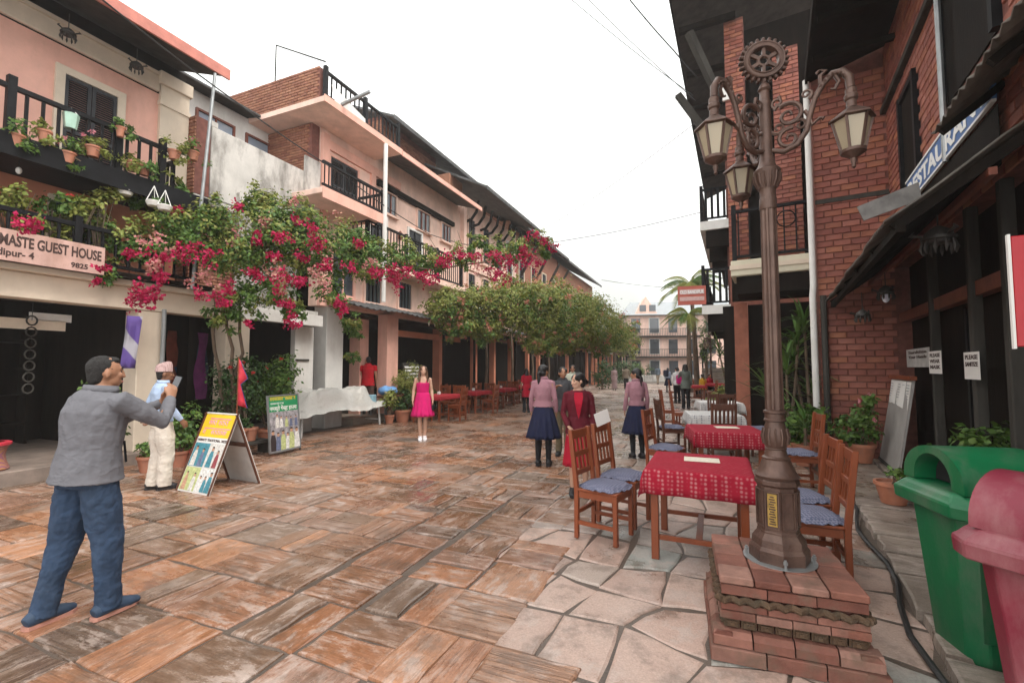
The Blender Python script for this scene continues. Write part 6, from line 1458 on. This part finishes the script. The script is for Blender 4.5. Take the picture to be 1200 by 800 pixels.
f_grey = fab('grey_jacket', (.13,.128,.14)); f_jean = fab('blue_denim', (.026,.045,.082), var=.4, scale=5, stain=(.06,.09,.14), stscale=4, stamt=.5); f_blue = fab('light_blue_shirt', (.36,.45,.60)); f_cream = fab('cream_trousers', (.56,.50,.43)); f_pink = fab('pink_dress', (.55,.012,.13))
f_navy = fab('navy_skirt', (.013,.016,.042)); f_stock = fab('black_stocking', (.018,.018,.02)); f_pcheck = M_check('pink_check_shirt', (.40,.21,.24), (.31,.15,.185), 70); f_mar = fab('burgundy_cardigan', (.10,.010,.018)); f_red = fab('red_cloth', (.34,.008,.025)); f_redt = fab('red_tshirt', (.42,.01,.018)); f_brn = fab('brown_shorts', (.09,.05,.04)); f_gvest = fab('dark_grey_vest', (.06,.06,.065)); f_olive = fab('olive_trousers', (.16,.13,.08)); f_green = fab('grey_green_jacket', (.13,.15,.13)); f_pale = fab('pale_green_shirt', (.5,.52,.42)); f_blk = fab('black_cloth', (.015,.015,.017)); f_sari = fab('mauve_shawl', (.34,.24,.24)); f_khaki = fab('khaki_cloth', (.25,.2,.15)); f_dblue = fab('blue_grey_jacket', (.10,.13,.16)); f_yel = fab('yellow_top', (.6,.32,.03)); f_white = fab('white_cloth', (.7,.69,.68)); f_mag = fab('magenta_bag', (.55,.02,.2)); f_grey2 = fab('grey_cloth', (.25,.26,.29))
f_topi = M_check('patterned_cap', (.52,.36,.34), (.24,.13,.13), 60, .5, kind='dots')
m_shoe = M('dark_shoe', (.02,.02,.022), .5); m_wshoe = M('white_shoe', (.7,.66,.66), .6); m_bshoe = M('blue_shoe', (.025,.045,.08), .7); m_sole = M('orange_sole', (.42,.2,.15), .6)
def remesh(mb, vox, name, mat, parent, it=4, disp=0, dscale=(9,9,4), seed=0):
    me = bpy.data.meshes.new('tmp'); me.from_pydata(mb.v, [], mb.f); bm = bmesh.new(); bm.from_mesh(me); bmesh.ops.recalc_face_normals(bm, faces=bm.faces); bm.to_mesh(me); bm.free()
    o = bpy.data.objects.new('tmp', me)
    r = o.modifiers.new('r', 'REMESH'); r.mode = 'VOXEL'; r.voxel_size = vox
    if it: s_ = o.modifiers.new('s', 'SMOOTH'); s_.factor = .5; s_.iterations = it
    m2 = baked(o)
    if disp:
        ns = [v.normal.copy() for v in m2.vertices]
        for v, n_ in zip(m2.vertices, ns):
            p = v.co; q = noise.noise((p.x*dscale[0]+seed, p.y*dscale[1], p.z*dscale[2]+p.x*3)); q2 = noise.noise((p.x*dscale[0]*2.2, p.y*dscale[1]*2.2+seed, p.z*dscale[2]*2.6-p.y*6))
            v.co = p+n_*disp*(q+.6*(abs(q2)*2-.6))
    m2.name = name; m2.materials.clear(); m2.materials.append(mat); m2.shade_smooth()
    ob = bpy.data.objects.new(name, m2); C.objects.link(ob); ob.parent = parent; return ob
def hand(mb, w, d, up, k, curl=.5, sgn=1):
    """palm and five fingers from wrist w along d; up = back of the hand"""
    w = Vector(w); d = Vector(d).normalized(); up = Vector(up); up = (up-d*up.dot(d)).normalized(); s = d.cross(up)*sgn
    mb.tube([w-d*.02*k, w+d*.035*k, w+d*.085*k], [(.024*k,.02*k),(.038*k,.017*k),(.036*k,.014*k)], 10, True, side=s)
    for i, (off, ln) in enumerate(((-.029,.062),(-.010,.072),(.010,.068),(.028,.054))):
        b = w+d*.082*k+s*off*k; c1 = b+(d*math.cos(curl*.6)-up*math.sin(curl*.6))*ln*.5*k; c2 = c1+(d*math.cos(curl*1.7)-up*math.sin(curl*1.7))*ln*.5*k
        mb.tube([b-d*.02*k, b, c1, c2], [.009*k,.0095*k,.0088*k,.0075*k], 7)
    b = w+d*.03*k-s*.032*k; mb.tube([b+s*.01*k, b-s*.012*k+d*.025*k-up*.008*k, b-s*.014*k+d*.06*k-up*.018*k], [.013*k,.0115*k,.009*k], 7)
def person(label, pos, heading, H=1.7, skin=sk_brown, fem=False, girth=1.0, top=None, sleeve='long', topz=(.86, 1.5), bottom=None, btype='trousers', botz=.06, hair='short', hairmat=None, head=0, tilt=0, arms=None, feet=None, shoe=m_shoe, stock=None, vox=.01, sit=False, hat=None, neck=True, flare=1.0, lean=(0,0), face=False, cat='person'):
    t = thing('person', label, cat, pos, R_(heading-90)); k = H/1.72; g = girth; S = lambda x, y, z: Vector((x*k, y*k, z*k))
    hz = .93 if not sit else .50; dz = hz-.93
    shw = (.185 if not fem else .158)*(.6+.4*g)
    T = (('hip',.90,.160,.112),('w0',1.0,.155,.108),('w1',1.1,.145 if not fem else .122,.10 if not fem else .09),('c0',1.22,.155 if not fem else .135,.112),('c1',1.33,.168 if not fem else .15,.118),('c2',1.42,.15 if not fem else .132,.095),('n0',1.475,.085,.066),('n1',1.51,.058,.058))
    def cen(z): u = max(0, min(1, (z-.9)/.6)); return (lean[0]*u, lean[1]*u-.01*math.sin(u*PI))
    def ring(z, rx, ry, add=0): c = cen(z); return (S(c[0], c[1], z+dz), ((rx*g+add)*k, (ry*(g if g < 1.1 else g*1.12)+add)*k))
    sh = {s: Vector((s*shw+cen(1.42)[0], cen(1.42)[1]-.005, 1.415+dz)) for s in (1, -1)}
    A = {1: (Vector((.235,-.02,1.14+dz)), Vector((.245,.06,.90+dz)), Vector((.0,.25,-1))), -1: (Vector((-.235,-.02,1.14+dz)), Vector((-.245,.06,.90+dz)), Vector((0,.25,-1)))}
    if fem:
        for s in (1, -1): A[s] = (Vector((s*.205,-.02,1.14+dz)), Vector((s*.215,.05,.91+dz)), Vector((0,.2,-1)))
    for s, v in (arms or {}).items(): A[s] = tuple(Vector(q) for q in v)
    ft = {1: (.09, 0), -1: (-.09, 0)}; ft.update(feet or {})
    Lg = {}
    for s in (1, -1):
        hp = Vector((s*.085*g, 0, .9+dz))
        if sit: kn = Vector((s*.11, .42, .48)); an = Vector((s*.11, .40, .09))
        else:
            an = Vector((ft[s][0], ft[s][1]-.03, .085)); kn = hp.lerp(an, .5)+Vector((0, .035, 0)); kn.z = .49
        Lg[s] = (hp, kn, an)
    # ---- body
    mb = MB(); shrink = -.012
    mb.tube([ring(z, a, b, shrink)[0] for _, z, a, b in T], [ring(z, a, b, shrink)[1] for _, z, a, b in T], 16, side=(1,0,0))
    hy = R_(head); hc = S(cen(1.5)[0]+0, cen(1.5)[1]+.015, 1.60+dz); Rz = Matrix.Rotation(hy, 3, 'Z') @ Matrix.Rotation(R_(-tilt), 3, 'X')
    HP = lambda x, y, z: hc+Rz @ (Vector((x, y, z))*k)
    mb.tube([S(cen(1.45)[0], cen(1.45)[1], 1.45+dz), hc-Vector((0,.012*k,.05*k))], [.054*k,.05*k], 12)
    def hell(c, r, n=14, m=10):
        e = MB(); e.ell((0,0,0), [q*k for q in r], n, m); e.v = [tuple(HP(*c)+Rz @ Vector(v)) for v in e.v]; mb.add(e.v, e.f)
    hell((0,-.005,.02), (.074,.094,.094)); hell((0,.03,-.045), (.052,.058,.062)); hell((0,.052,-.085), (.028,.03,.022)); hell((0,.076,.024), (.05,.016,.016)); hell((0,.092,-.012), (.011,.02,.03)); hell((0,.104,-.03), (.015,.014,.011)); hell((0,.083,-.066), (.024,.014,.014)); hell((.034,.07,-.02), (.022,.02,.022)); hell((-.034,.07,-.02), (.022,.02,.022))
    for s in (1, -1): hell((s*.076,-.008,-.008), (.009,.017,.029), 10, 8)
    for s in (1, -1):
        e, w_, hd = A[s]; mb.tube([S(*(sh[s]*.9+Vector((0,0,sh[s].z*.1)))), S(*sh[s]), S(*sh[s].lerp(e, .5)), S(*e), S(*e.lerp(w_, .35)), S(*w_)], [.04*k,.048*g*k,.043*g*k,.037*k,.037*k,.025*k], 12)
        upv = Vector((s, 0, .25)) if abs(hd.z) > .6 else Vector((0, 0, 1)); hand(mb, S(*w_), hd, upv, k*(.92 if fem else 1), .55, s)
        hp, kn, an = Lg[s]; lr = 1 if not fem else .93
        mb.tube([S(*hp), S(*hp.lerp(kn, .45)), S(*kn), S(*kn.lerp(an, .3)), S(*an), S(an.x, an.y, .04)], [.085*g*k,.076*lr*k,.053*lr*k,.055*lr*k,.036*k,.036*k], 12)
        mb.tube([S(an.x, an.y-.045, .035), S(an.x, an.y+.05, .035), S(an.x+s*.01, an.y+.16, .022)], [(.036*k,.03*k),(.042*k,.03*k),(.03*k,.014*k)], 10, side=(1,0,0))
    remesh(mb, vox, 'body', skin, t, 4)
    # ---- garments
    dsp = .007
    if top:
        mb = MB(); z0, z1 = topz; rs = []
        zz = [z0, (z0+.95)/2 if z0 < .95 else z0+.01]+[q[1] for q in T if z0+.06 < q[1] <= z1]
        def rad(z):
            for (a, b) in zip(T[:-1], T[1:]):
                if a[1] <= z <= b[1]: u = (z-a[1])/(b[1]-a[1]); return a[2]+(b[2]-a[2])*u, a[3]+(b[3]-a[3])*u
            return T[0][2]*1.02, T[0][3]*1.03
        rs = [ring(z, *rad(z), .014+((.012 if g < 1.1 else .02)*(1-(z-z0)/.3) if z < z0+.3 else 0)) for z in zz]
        mb.tube([r[0] for r in rs], [r[1] for r in rs], 20, side=(1,0,0))
        if sleeve != 'none':
            for s in (1, -1):
                e, w_, hd = A[s]; a0 = sh[s]*1.0; p = [S(*(a0*.82+Vector((0,0,a0.z*.18)))), S(*a0), S(*a0.lerp(e, .5)), S(*e)]; r = [.05*k, (.051 if fem else .062)*g*k, (.048 if fem else .056)*g*k, (.043 if fem else .05)*k]
                if sleeve == 'long': p += [S(*e.lerp(w_, .5)), S(*(w_+(e-w_).normalized()*.0))]; r += [.046*k, .036*k]
                elif sleeve == 'short': p = p[:3]; r = r[:2]+[.062*g*k]
                elif sleeve == 'half': p[3] = S(*a0.lerp(e, .85))
                mb.tube(p, r, 14)
        remesh(mb, vox, 'top', top, t, 5, dsp*k, seed=H*10+heading)
        if neck: cl = MB().tube([ring(1.475, .085, .066, .012)[0], ring(1.515, .062, .062, .012)[0]], [ring(1.475,.085,.066,.012)[1], ring(1.515,.062,.062,.012)[1]], 18, False).build('collar', top, t, True); md = cl.modifiers.new('t', 'SOLIDIFY'); md.thickness = .006
    if bottom and btype == 'trousers':
        mb = MB(); gg = .93 if g > 1.1 else 1; rs = [ring(z, a*gg, b*gg, .012) for z, a, b in ((.86,.155,.112),(.9,.162,.114),(.94,.157,.11),(.96 if topz[0] < .9 else 1.02,.152,.106))]; mb.tube([r[0] for r in rs], [r[1] for r in rs], 18, side=(1,0,0))
        for s in (1, -1):
            hp, kn, an = Lg[s]; e = an if botz < .3 else kn.lerp(an, max(0, (kn.z-botz)/max(.01, kn.z-an.z)))
            mb.tube([S(*hp)+Vector((0,0,.03)), S(*hp.lerp(kn, .45)), S(*kn), S(*kn.lerp(e, .5)), S(e.x, e.y+.01, max(botz, .045) if not sit else e.z)], [.1*g*gg*gg*k, .092*flare*g*gg*k, .074*flare*g*k, .07*flare*k, .068*flare*k], 14)
        remesh(mb, vox, 'trousers', bottom, t, 4, .008*k, (10,10,7), seed=heading)
    elif bottom:
        mb = MB(); n = 56; zt = 1.04 if btype == 'skirt' else 1.12; zs = [zt, zt-.06, zt-.2, (zt+botz)/2, botz+.06, botz]; vs = []
        for i, z in enumerate(zs):
            u = (zt-z)/(zt-botz); rx = (.135 if fem else .15)+.13*flare*u**.8; ry = .1+.14*flare*u**.8; c = cen(max(.9, z))
            for q in range(n):
                a = 2*PI*q/n; pl = 1+.1*u*math.sin(a*13)+.03*u*noise.noise((math.cos(a)*2, math.sin(a)*2, H*9)); vs.append(S(c[0]*(1-u)+rx*pl*math.cos(a), c[1]*(1-u)+ry*pl*math.sin(a), z))
        fs = [(i*n+q, i*n+(q+1)%n, (i+1)*n+(q+1)%n, (i+1)*n+q) for i in range(len(zs)-1) for q in range(n)]
        mb.add(vs, fs); o = mb.build('skirt', bottom, t, 60); md = o.modifiers.new('t', 'SOLIDIFY'); md.thickness = .006
    if stock:
        for s in (1, -1):
            hp, kn, an = Lg[s]; MB().tube([S(*kn)+Vector((0,0,.08)), S(*kn), S(*kn.lerp(an, .3)), S(*an), S(an.x, an.y, .05)], [.066*k,.058*k,.059*k,.042*k,.042*k], 14).build('stocking', stock, t, True)
    if shoe:
        for s in (1, -1):
            an = Lg[s][2]; mb = MB(); mb.tube([S(an.x, an.y-.075, .045), S(an.x, an.y-.05, .055), S(an.x, an.y+.04, .058), S(an.x+s*.008, an.y+.13, .04), S(an.x+s*.01, an.y+.19, .03)], [(.032*k,.034*k),(.044*k,.046*k),(.049*k,.05*k),(.05*k,.034*k),(.03*k,.02*k)], 12, side=(1,0,0)); mb.tube([S(an.x, an.y, .07), S(an.x, an.y, .11)], .045*k, 12)
            so_ = remesh(mb, max(.006, vox*.8), 'shoe', shoe, t, 3)
            sl_m = MB(); pr = [(-.036,-.07),(-.02,-.082),(.02,-.082),(.036,-.07),(.045,.06),(.042,.15),(.014,.195),(-.014,.195),(-.042,.15),(-.045,.06)]
            sl_m.prism([(an.x*k+x*k, (an.y+y)*k) for x, y in pr], .002, .024*k); sl_m.build('sole', m_sole if shoe is m_bshoe else (m_wshoe if shoe is m_wshoe else m_shoe), so_)
    # ---- hair
    hm = hairmat or m_hair; mb = MB()
    def hb(c, r, n=14, m=10):
        e = MB(); e.ell((0,0,0), [q*k for q in r], n, m); e.v = [tuple(HP(*c)+Rz @ Vector(v)) for v in e.v]; mb.add(e.v, e.f)
    if hair == 'short': hb((0,-.016,.03), (.0755,.089,.0885)); hb((0,-.042,-.01), (.068,.056,.055)); hb((0,-.052,-.04), (.058,.042,.05)); hb((0,.045,.08), (.055,.035,.028))
    else:
        hb((0,-.02,.03), (.083,.096,.096)); hb((0,-.045,-.02), (.08,.065,.08)); hb((.05,.02,.05), (.035,.06,.05)); hb((-.05,.02,.05), (.035,.06,.05))
    if hair == 'long':
        pts = [HP(0,-.06,.0), HP(0,-.085,-.12), HP(0,-.085,-.24)-Vector((0,0,0)), HP(0,-.095,-.36)]; mb.tube(pts, [(.08*k,.05*k),(.085*k,.042*k),(.09*k,.035*k),(.06*k,.02*k)], 12, side=tuple(Rz @ Vector((1,0,0))))
        for s in (1,-1): mb.tube([HP(s*.07,.0,.03), HP(s*.085,.01,-.08), HP(s*.09,.03,-.2), HP(s*.08,.05,-.32)], [.03*k,.032*k,.03*k,.014*k], 8)
    if hair == 'bun': hb((0,-.115,-.02), (.045,.04,.045))
    if hair == 'pony': mb.tube([HP(0,-.09,.02), HP(0,-.13,-.03), HP(0,-.125,-.16), HP(0,-.11,-.3)], [.02*k,.03*k,.028*k,.01*k], 9)
    if hair == 'braids':
        for s in (1, -1):
            P = [HP(s*.05,-.08,-.03)]+[HP(s*.055,-.105-.002*i,-.07-.055*i) for i in range(9)]; mb.tube(P, [.02*k]+[(.016+.004*(i % 2))*k for i in range(9)], 8)
    remesh(mb, max(.006, vox*.8), 'hair', hm, t, 2, .003 if hair == 'short' else .004, (55,55,30) if hair == 'short' else (40,40,12))
    if hat:
        mb = MB(); n = 24; P = [(.083,.102,.035),(.084,.103,.06),(.08,.098,.11),(.06,.085,.15),(.012,.06,.158)]
        for i, (rx, ry, z) in enumerate(P):
            for q in range(n): a = 2*PI*q/n; mb.v.append(tuple(HP(rx*math.cos(a), -.012+ry*math.sin(a), z+.02*math.sin(a)*(i > 1)+.012*math.cos(a)*(i > 2))))
        for i in range(len(P)-1):
            for q in range(n): mb.f.append((i*n+q, i*n+(q+1)%n, (i+1)*n+(q+1)%n, (i+1)*n+q))
        mb.f.append(tuple(range((len(P)-1)*n, len(P)*n))); mb.build('cap', hat, t, 50)
    if face:
        for s in (1, -1):
            e = MB(); e.ell(tuple(HP(s*.032,.079,.003)), (.011*k,.006*k,.0055*k), 8, 6); e.build('eye', m_hair, t, True)
            MB().tube([HP(s*.015,.091,.028), HP(s*.033,.088,.034), HP(s*.052,.074,.028)], [.003*k,.004*k,.002*k], 6).build('eyebrow', hm, t)
        MB().tube([HP(-.02,.09,-.066), HP(0,.097,-.065), HP(.02,.09,-.066)], [.003*k,.006*k,.003*k], 7).build('lips', M('lips', (.36,.1,.09), .5), t, True)
    t['k'] = k
    return t, HP
def slab_obj(name, mat, dims, M_, lab=None, cat=None, parent=None, bevel=.003):
    o = MB().box(*dims).build(name, mat, parent, bevel=bevel); o.matrix_local = M_
    if lab: tag(o, lab, cat)
    return o
# man taking a photograph
p1_, HPp = person('man in grey zip jacket and jeans raising a phone to take a picture', (-2.76, 3.0, 0), 73, 1.68, sk_brown, False, 1.16, f_grey, 'long', (.89, 1.5), f_jean, 'trousers', .05, 'short', m_hairgr, -14, -2,
    {1: ((.29,.27,1.25), (.16,.41,1.40), (-.25,.35,.8)), -1: ((-.2,.3,1.24), (.04,.44,1.37), (.25,.3,.8))}, {1: (.13,.10), -1: (-.15,-.10)}, m_bshoe, vox=.0065, flare=1.05, face=True, lean=(.02,.045))
mw = Matrix.Translation(p1_.location) @ Matrix.Rotation(R_(73-90), 4, 'Z')
ph = slab_obj('phone', m_black, (-.037,.037,-.005,.005,-.075,.075), mw @ Matrix.Translation((.07,.50,1.46)) @ Matrix.Rotation(-.3, 4, 'X') @ Matrix.Rotation(.15, 4, 'Y'), 'black phone held up by the man in the grey jacket', 'phone')
MB().box(-.034,.034,-.0062,-.0052,-.07,.07).build('screen', M_glass('phone_screen', (.02,.02,.025)), ph)
zp = MB().bar((.21,.09,.98), (.215,.07,1.12), .006, .012); zp.build('pocket_zip', m_black, p1_)
# elderly man with cap
person('elderly man in patterned cap, light blue shirt and cream trousers', G(186, 573), 52, 1.62, sk_dark, False, 1.0, f_blue, 'long', (.93, 1.5), f_cream, 'trousers', .05, 'short', m_hairgr, -10, 0,
    {1: ((.26,.03,1.14), (.25,.16,.96), (0,.5,-.8)), -1: ((-.27,-.1,1.14), (-.14,-.16,.98), (.8,-.1,-.4))}, {1: (.08,.06), -1: (-.08,-.03)}, m_shoe, vox=.009, hat=f_topi, flare=1.3, face=True)
# woman in pink dress
pw_, _ = person('woman in short bright pink sundress with long brown hair', G(495, 516), -78, 1.63, sk_light, True, .95, f_pink, 'none', (1.02, 1.36), f_pink, 'dress', .56, 'long', m_hairbr, 8, 0, {-1: ((-.2,-.03,1.14), (-.225,.06,.92), (0,.3,-1)), 1: ((.21,-.02,1.14), (.23,.04,.91), (0,.2,-1))}, {1: (.05,.03), -1: (-.05,-.03)}, m_wshoe, vox=.009, neck=False, flare=.9, face=True)
for s in (1, -1): MB().tube([(s*.06,.115,1.24),(s*.075,.1,1.33),(s*.08,.02,1.42),(s*.07,-.09,1.33)], .008, 6).build('strap', f_pink, pw_, True).scale = (pw_['k'],)*3
bg_ = MB().box(-.03,.03,-.05,.05,0,.12).build('small_bag', m_black, bevel=.015); bg_.location = G(495,516)+Vector((.235,-.02,.66)); tag(bg_, 'small dark camera bag held by the woman in pink', 'bag')
# man in red t-shirt entering
person('man in red t-shirt and brown shorts seen from behind in the pink doorway', gl(8.0,.75,.2), 100, 1.72, sk_brown, False, 1.08, f_redt, 'short', (.84, 1.5), f_brn, 'trousers', .5, 'short', None, 20, 0, vox=.012)
# schoolgirls and the two women
sg = dict(skin=sk_brown, fem=True, top=f_pcheck, sleeve='long', topz=(1.0, 1.5), bottom=f_navy, btype='skirt', botz=.47, stock=f_stock, vox=.009)
s1g, _ = person('schoolgirl in pink checked shirt with a ponytail, back turned, facing a friend', G(637, 545), 78, 1.64, girth=.98, hair='pony', head=-30, flare=1.15, **sg)
MB().tube([(.0+.15*math.cos(a*PI/12), .108*math.sin(a*PI/12), 1.0) for a in range(25)], .014, 6, False).build('belt', f_white, s1g).scale = (s1g['k'],)*3
s2g, _ = person('schoolgirl in pink checked shirt with two long braids looking aside', G(747, 536), 92, 1.58, girth=.95, hair='braids', head=58, flare=1.1, arms={-1: ((-.21,-.02,1.14), (-.23,.02,.9), (0,.1,-1))}, **sg)
MB().tube([(.15*math.cos(a*PI/12), .108*math.sin(a*PI/12), .965) for a in range(25)], .014, 6, False).build('belt', f_white, s2g).scale = (s2g['k'],)*3
person('girl in dark grey vest facing the schoolgirl, one hand raised', (.93, 8.35, 0), -105, 1.6, sk_brown, True, .95, f_gvest, 'short', (.86, 1.5), f_olive, 'trousers', .05, 'pony', None, 20, 0, {1: ((.2,.16,1.22), (.06,.36,1.36), (-.6,.4,.2))}, vox=.01, face=True)
cw_, _ = person('woman in burgundy cardigan over a red dress turning her head behind the chairs', (.84, 5.78, 0), -98, 1.53, sk_light, True, 1.05, f_mar, 'long', (.86, 1.49), f_red, 'dress', .42, 'bun', None, -62, 4, {1: ((.22,.02,1.14), (.14,.16,.98), (-.5,.4,-.5))}, vox=.008, face=True, flare=.6, neck=False)
MB().add([(-.055,.098,1.445),(.055,.098,1.445),(-.062,.132,1.38),(.062,.132,1.38),(-.046,.157,1.28),(.046,.157,1.28),(-.02,.158,1.15),(.02,.158,1.15),(0,.154,1.08)], [(0,1,3,2),(2,3,5,4),(4,5,7,6),(6,7,8)]).build('dress_front', f_red, cw_).scale = (cw_['k'],)*3
pp = slab_obj('paper_slip', m_paper, (-.09,.09,-.002,.002,0,.14), Matrix.Translation(around(T1, TA, -.9, .3)+Vector((.0,.08,1.0))) @ Matrix.Rotation(R_(25), 4, 'Z') @ Matrix.Rotation(-.3, 4, 'Y'), 'white paper slip stuck on the back of a chair', 'paper', None, 0)
# others down the street
person('woman in long dark red tunic seen from behind by the left tables', G(617, 483), 100, 1.55, sk_brown, True, 1.0, f_red, 'half', (.6, 1.5), f_blk, 'trousers', .05, 'long', None, 0, 0, vox=.013)
person('person in pale green shirt standing behind the schoolgirls', (1.75, 13.2, 0), -95, 1.66, sk_brown, True, 1.0, f_pale, 'short', (.86, 1.5), f_blk, 'trousers', .05, 'bun', None, 0, 0, vox=.013, face=True)
person('walker wrapped in a mauve shawl by the far potted plants', G(720, 457), 80, 1.6, sk_brown, True, 1.1, f_sari, 'long', (.7, 1.5), f_sari, 'skirt', .12, 'bun', None, 0, 0, vox=.018, flare=.5)
person('walker in brown jacket beside the mauve shawl', G(734, 456), 75, 1.68, sk_brown, False, 1.0, f_khaki, 'long', (.8, 1.5), f_blk, 'trousers', .05, 'short', None, 0, 0, vox=.018)
person('distant man in blue grey jacket walking away', G(771, 450), 95, 1.72, sk_brown, False, 1.0, f_dblue, 'long', (.85, 1.5), f_khaki, 'trousers', .05, 'short', None, 0, 0, vox=.02, feet={1: (.09,.15), -1: (-.09,-.15)})
d1, _ = person('distant schoolgirl in light blue shirt carrying a dark backpack', G(783, 459), 95, 1.55, sk_brown, True, 1.0, f_blue, 'long', (1.0, 1.5), f_navy, 'skirt', .45, 'pony', None, 0, 0, stock=f_stock, vox=.018)
o = MB().box(-.16,.16,-.25,-.1,.0,.42).build('backpack', f_navy, bevel=.05); o.location = G(783,459)+Vector((-.2,-.05,1.0)); tag(o, 'dark backpack worn by the distant schoolgirl', 'backpack')
person('woman in white top with a pink bag beside the grey green jacket', G(794, 472), 88, 1.6, sk_light, True, 1.0, f_white, 'long', (.86, 1.5), f_blk, 'trousers', .05, 'bun', None, 30, 0, vox=.014)
o = MB().box(-.17,.17,-.12,.04,0,.4).build('shoulder_bag', f_mag, bevel=.05); o.location = G(794,472)+Vector((.05,-.2,.85)); tag(o, 'magenta bag on the back of the woman in white', 'bag')
person('woman in grey green jacket with very long black hair', G(804, 479), 80, 1.72, sk_light, True, 1.0, f_green, 'long', (.78, 1.5), f_blk, 'trousers', .05, 'long', None, 10, 0, {-1: ((-.24,.12,1.2), (-.1,.28,1.3), (.3,.5,.3))}, vox=.012)
for k, (px, py, f1, lab) in enumerate(((824, 466, f_yel, 'seated person in yellow top at the far right table'), (832, 465, f_red, 'seated person in red top next to the yellow one'), (853, 463, f_grey2, 'seated man in grey shirt near the palms'))):
    p = G(px, py); person(lab, p+Vector((0,0,0)), (100, -80, 170)[k], 1.66, sk_brown, k < 2, 1.0, f1, 'long', (.88, 1.5), f_blk, 'trousers', .05, 'pony' if k < 2 else 'short', None, 0, 0, sit=True, vox=.016)
    st_ = MB().box(-.2,.2,-.2,.2,.36,.40)
    for sx in (-.17,.17):
        for sy in (-.17,.17): st_.box(sx-.02,sx+.02,sy-.02,sy+.02,0,.36)
    o = st_.build('low_stool', m_chair2); o.location = p; tag(o, 'wooden stool under the '+('person in yellow', 'person in red', 'man in grey')[k], 'stool')
stp = thing('stone_stairs', 'stone stairs climbing beside the far red wall', 'stairs', (14.2, 31, 0), -.4)
for k in range(9): MB().box(-1.2, 1.2, .28*k, 2.8, .17*k, .17*k+.168).build('step', m_kerb, stp)
person('figure in black clothes standing on the far stone stairs', Vector((14.0, 33.2, 1.53)), 60, 1.66, sk_brown, False, 1.0, f_blk, 'long', (.8, 1.5), f_blk, 'trousers', .05, 'short', None, 0, 0, vox=.018)
bpy.data.scenes.remove(bench)
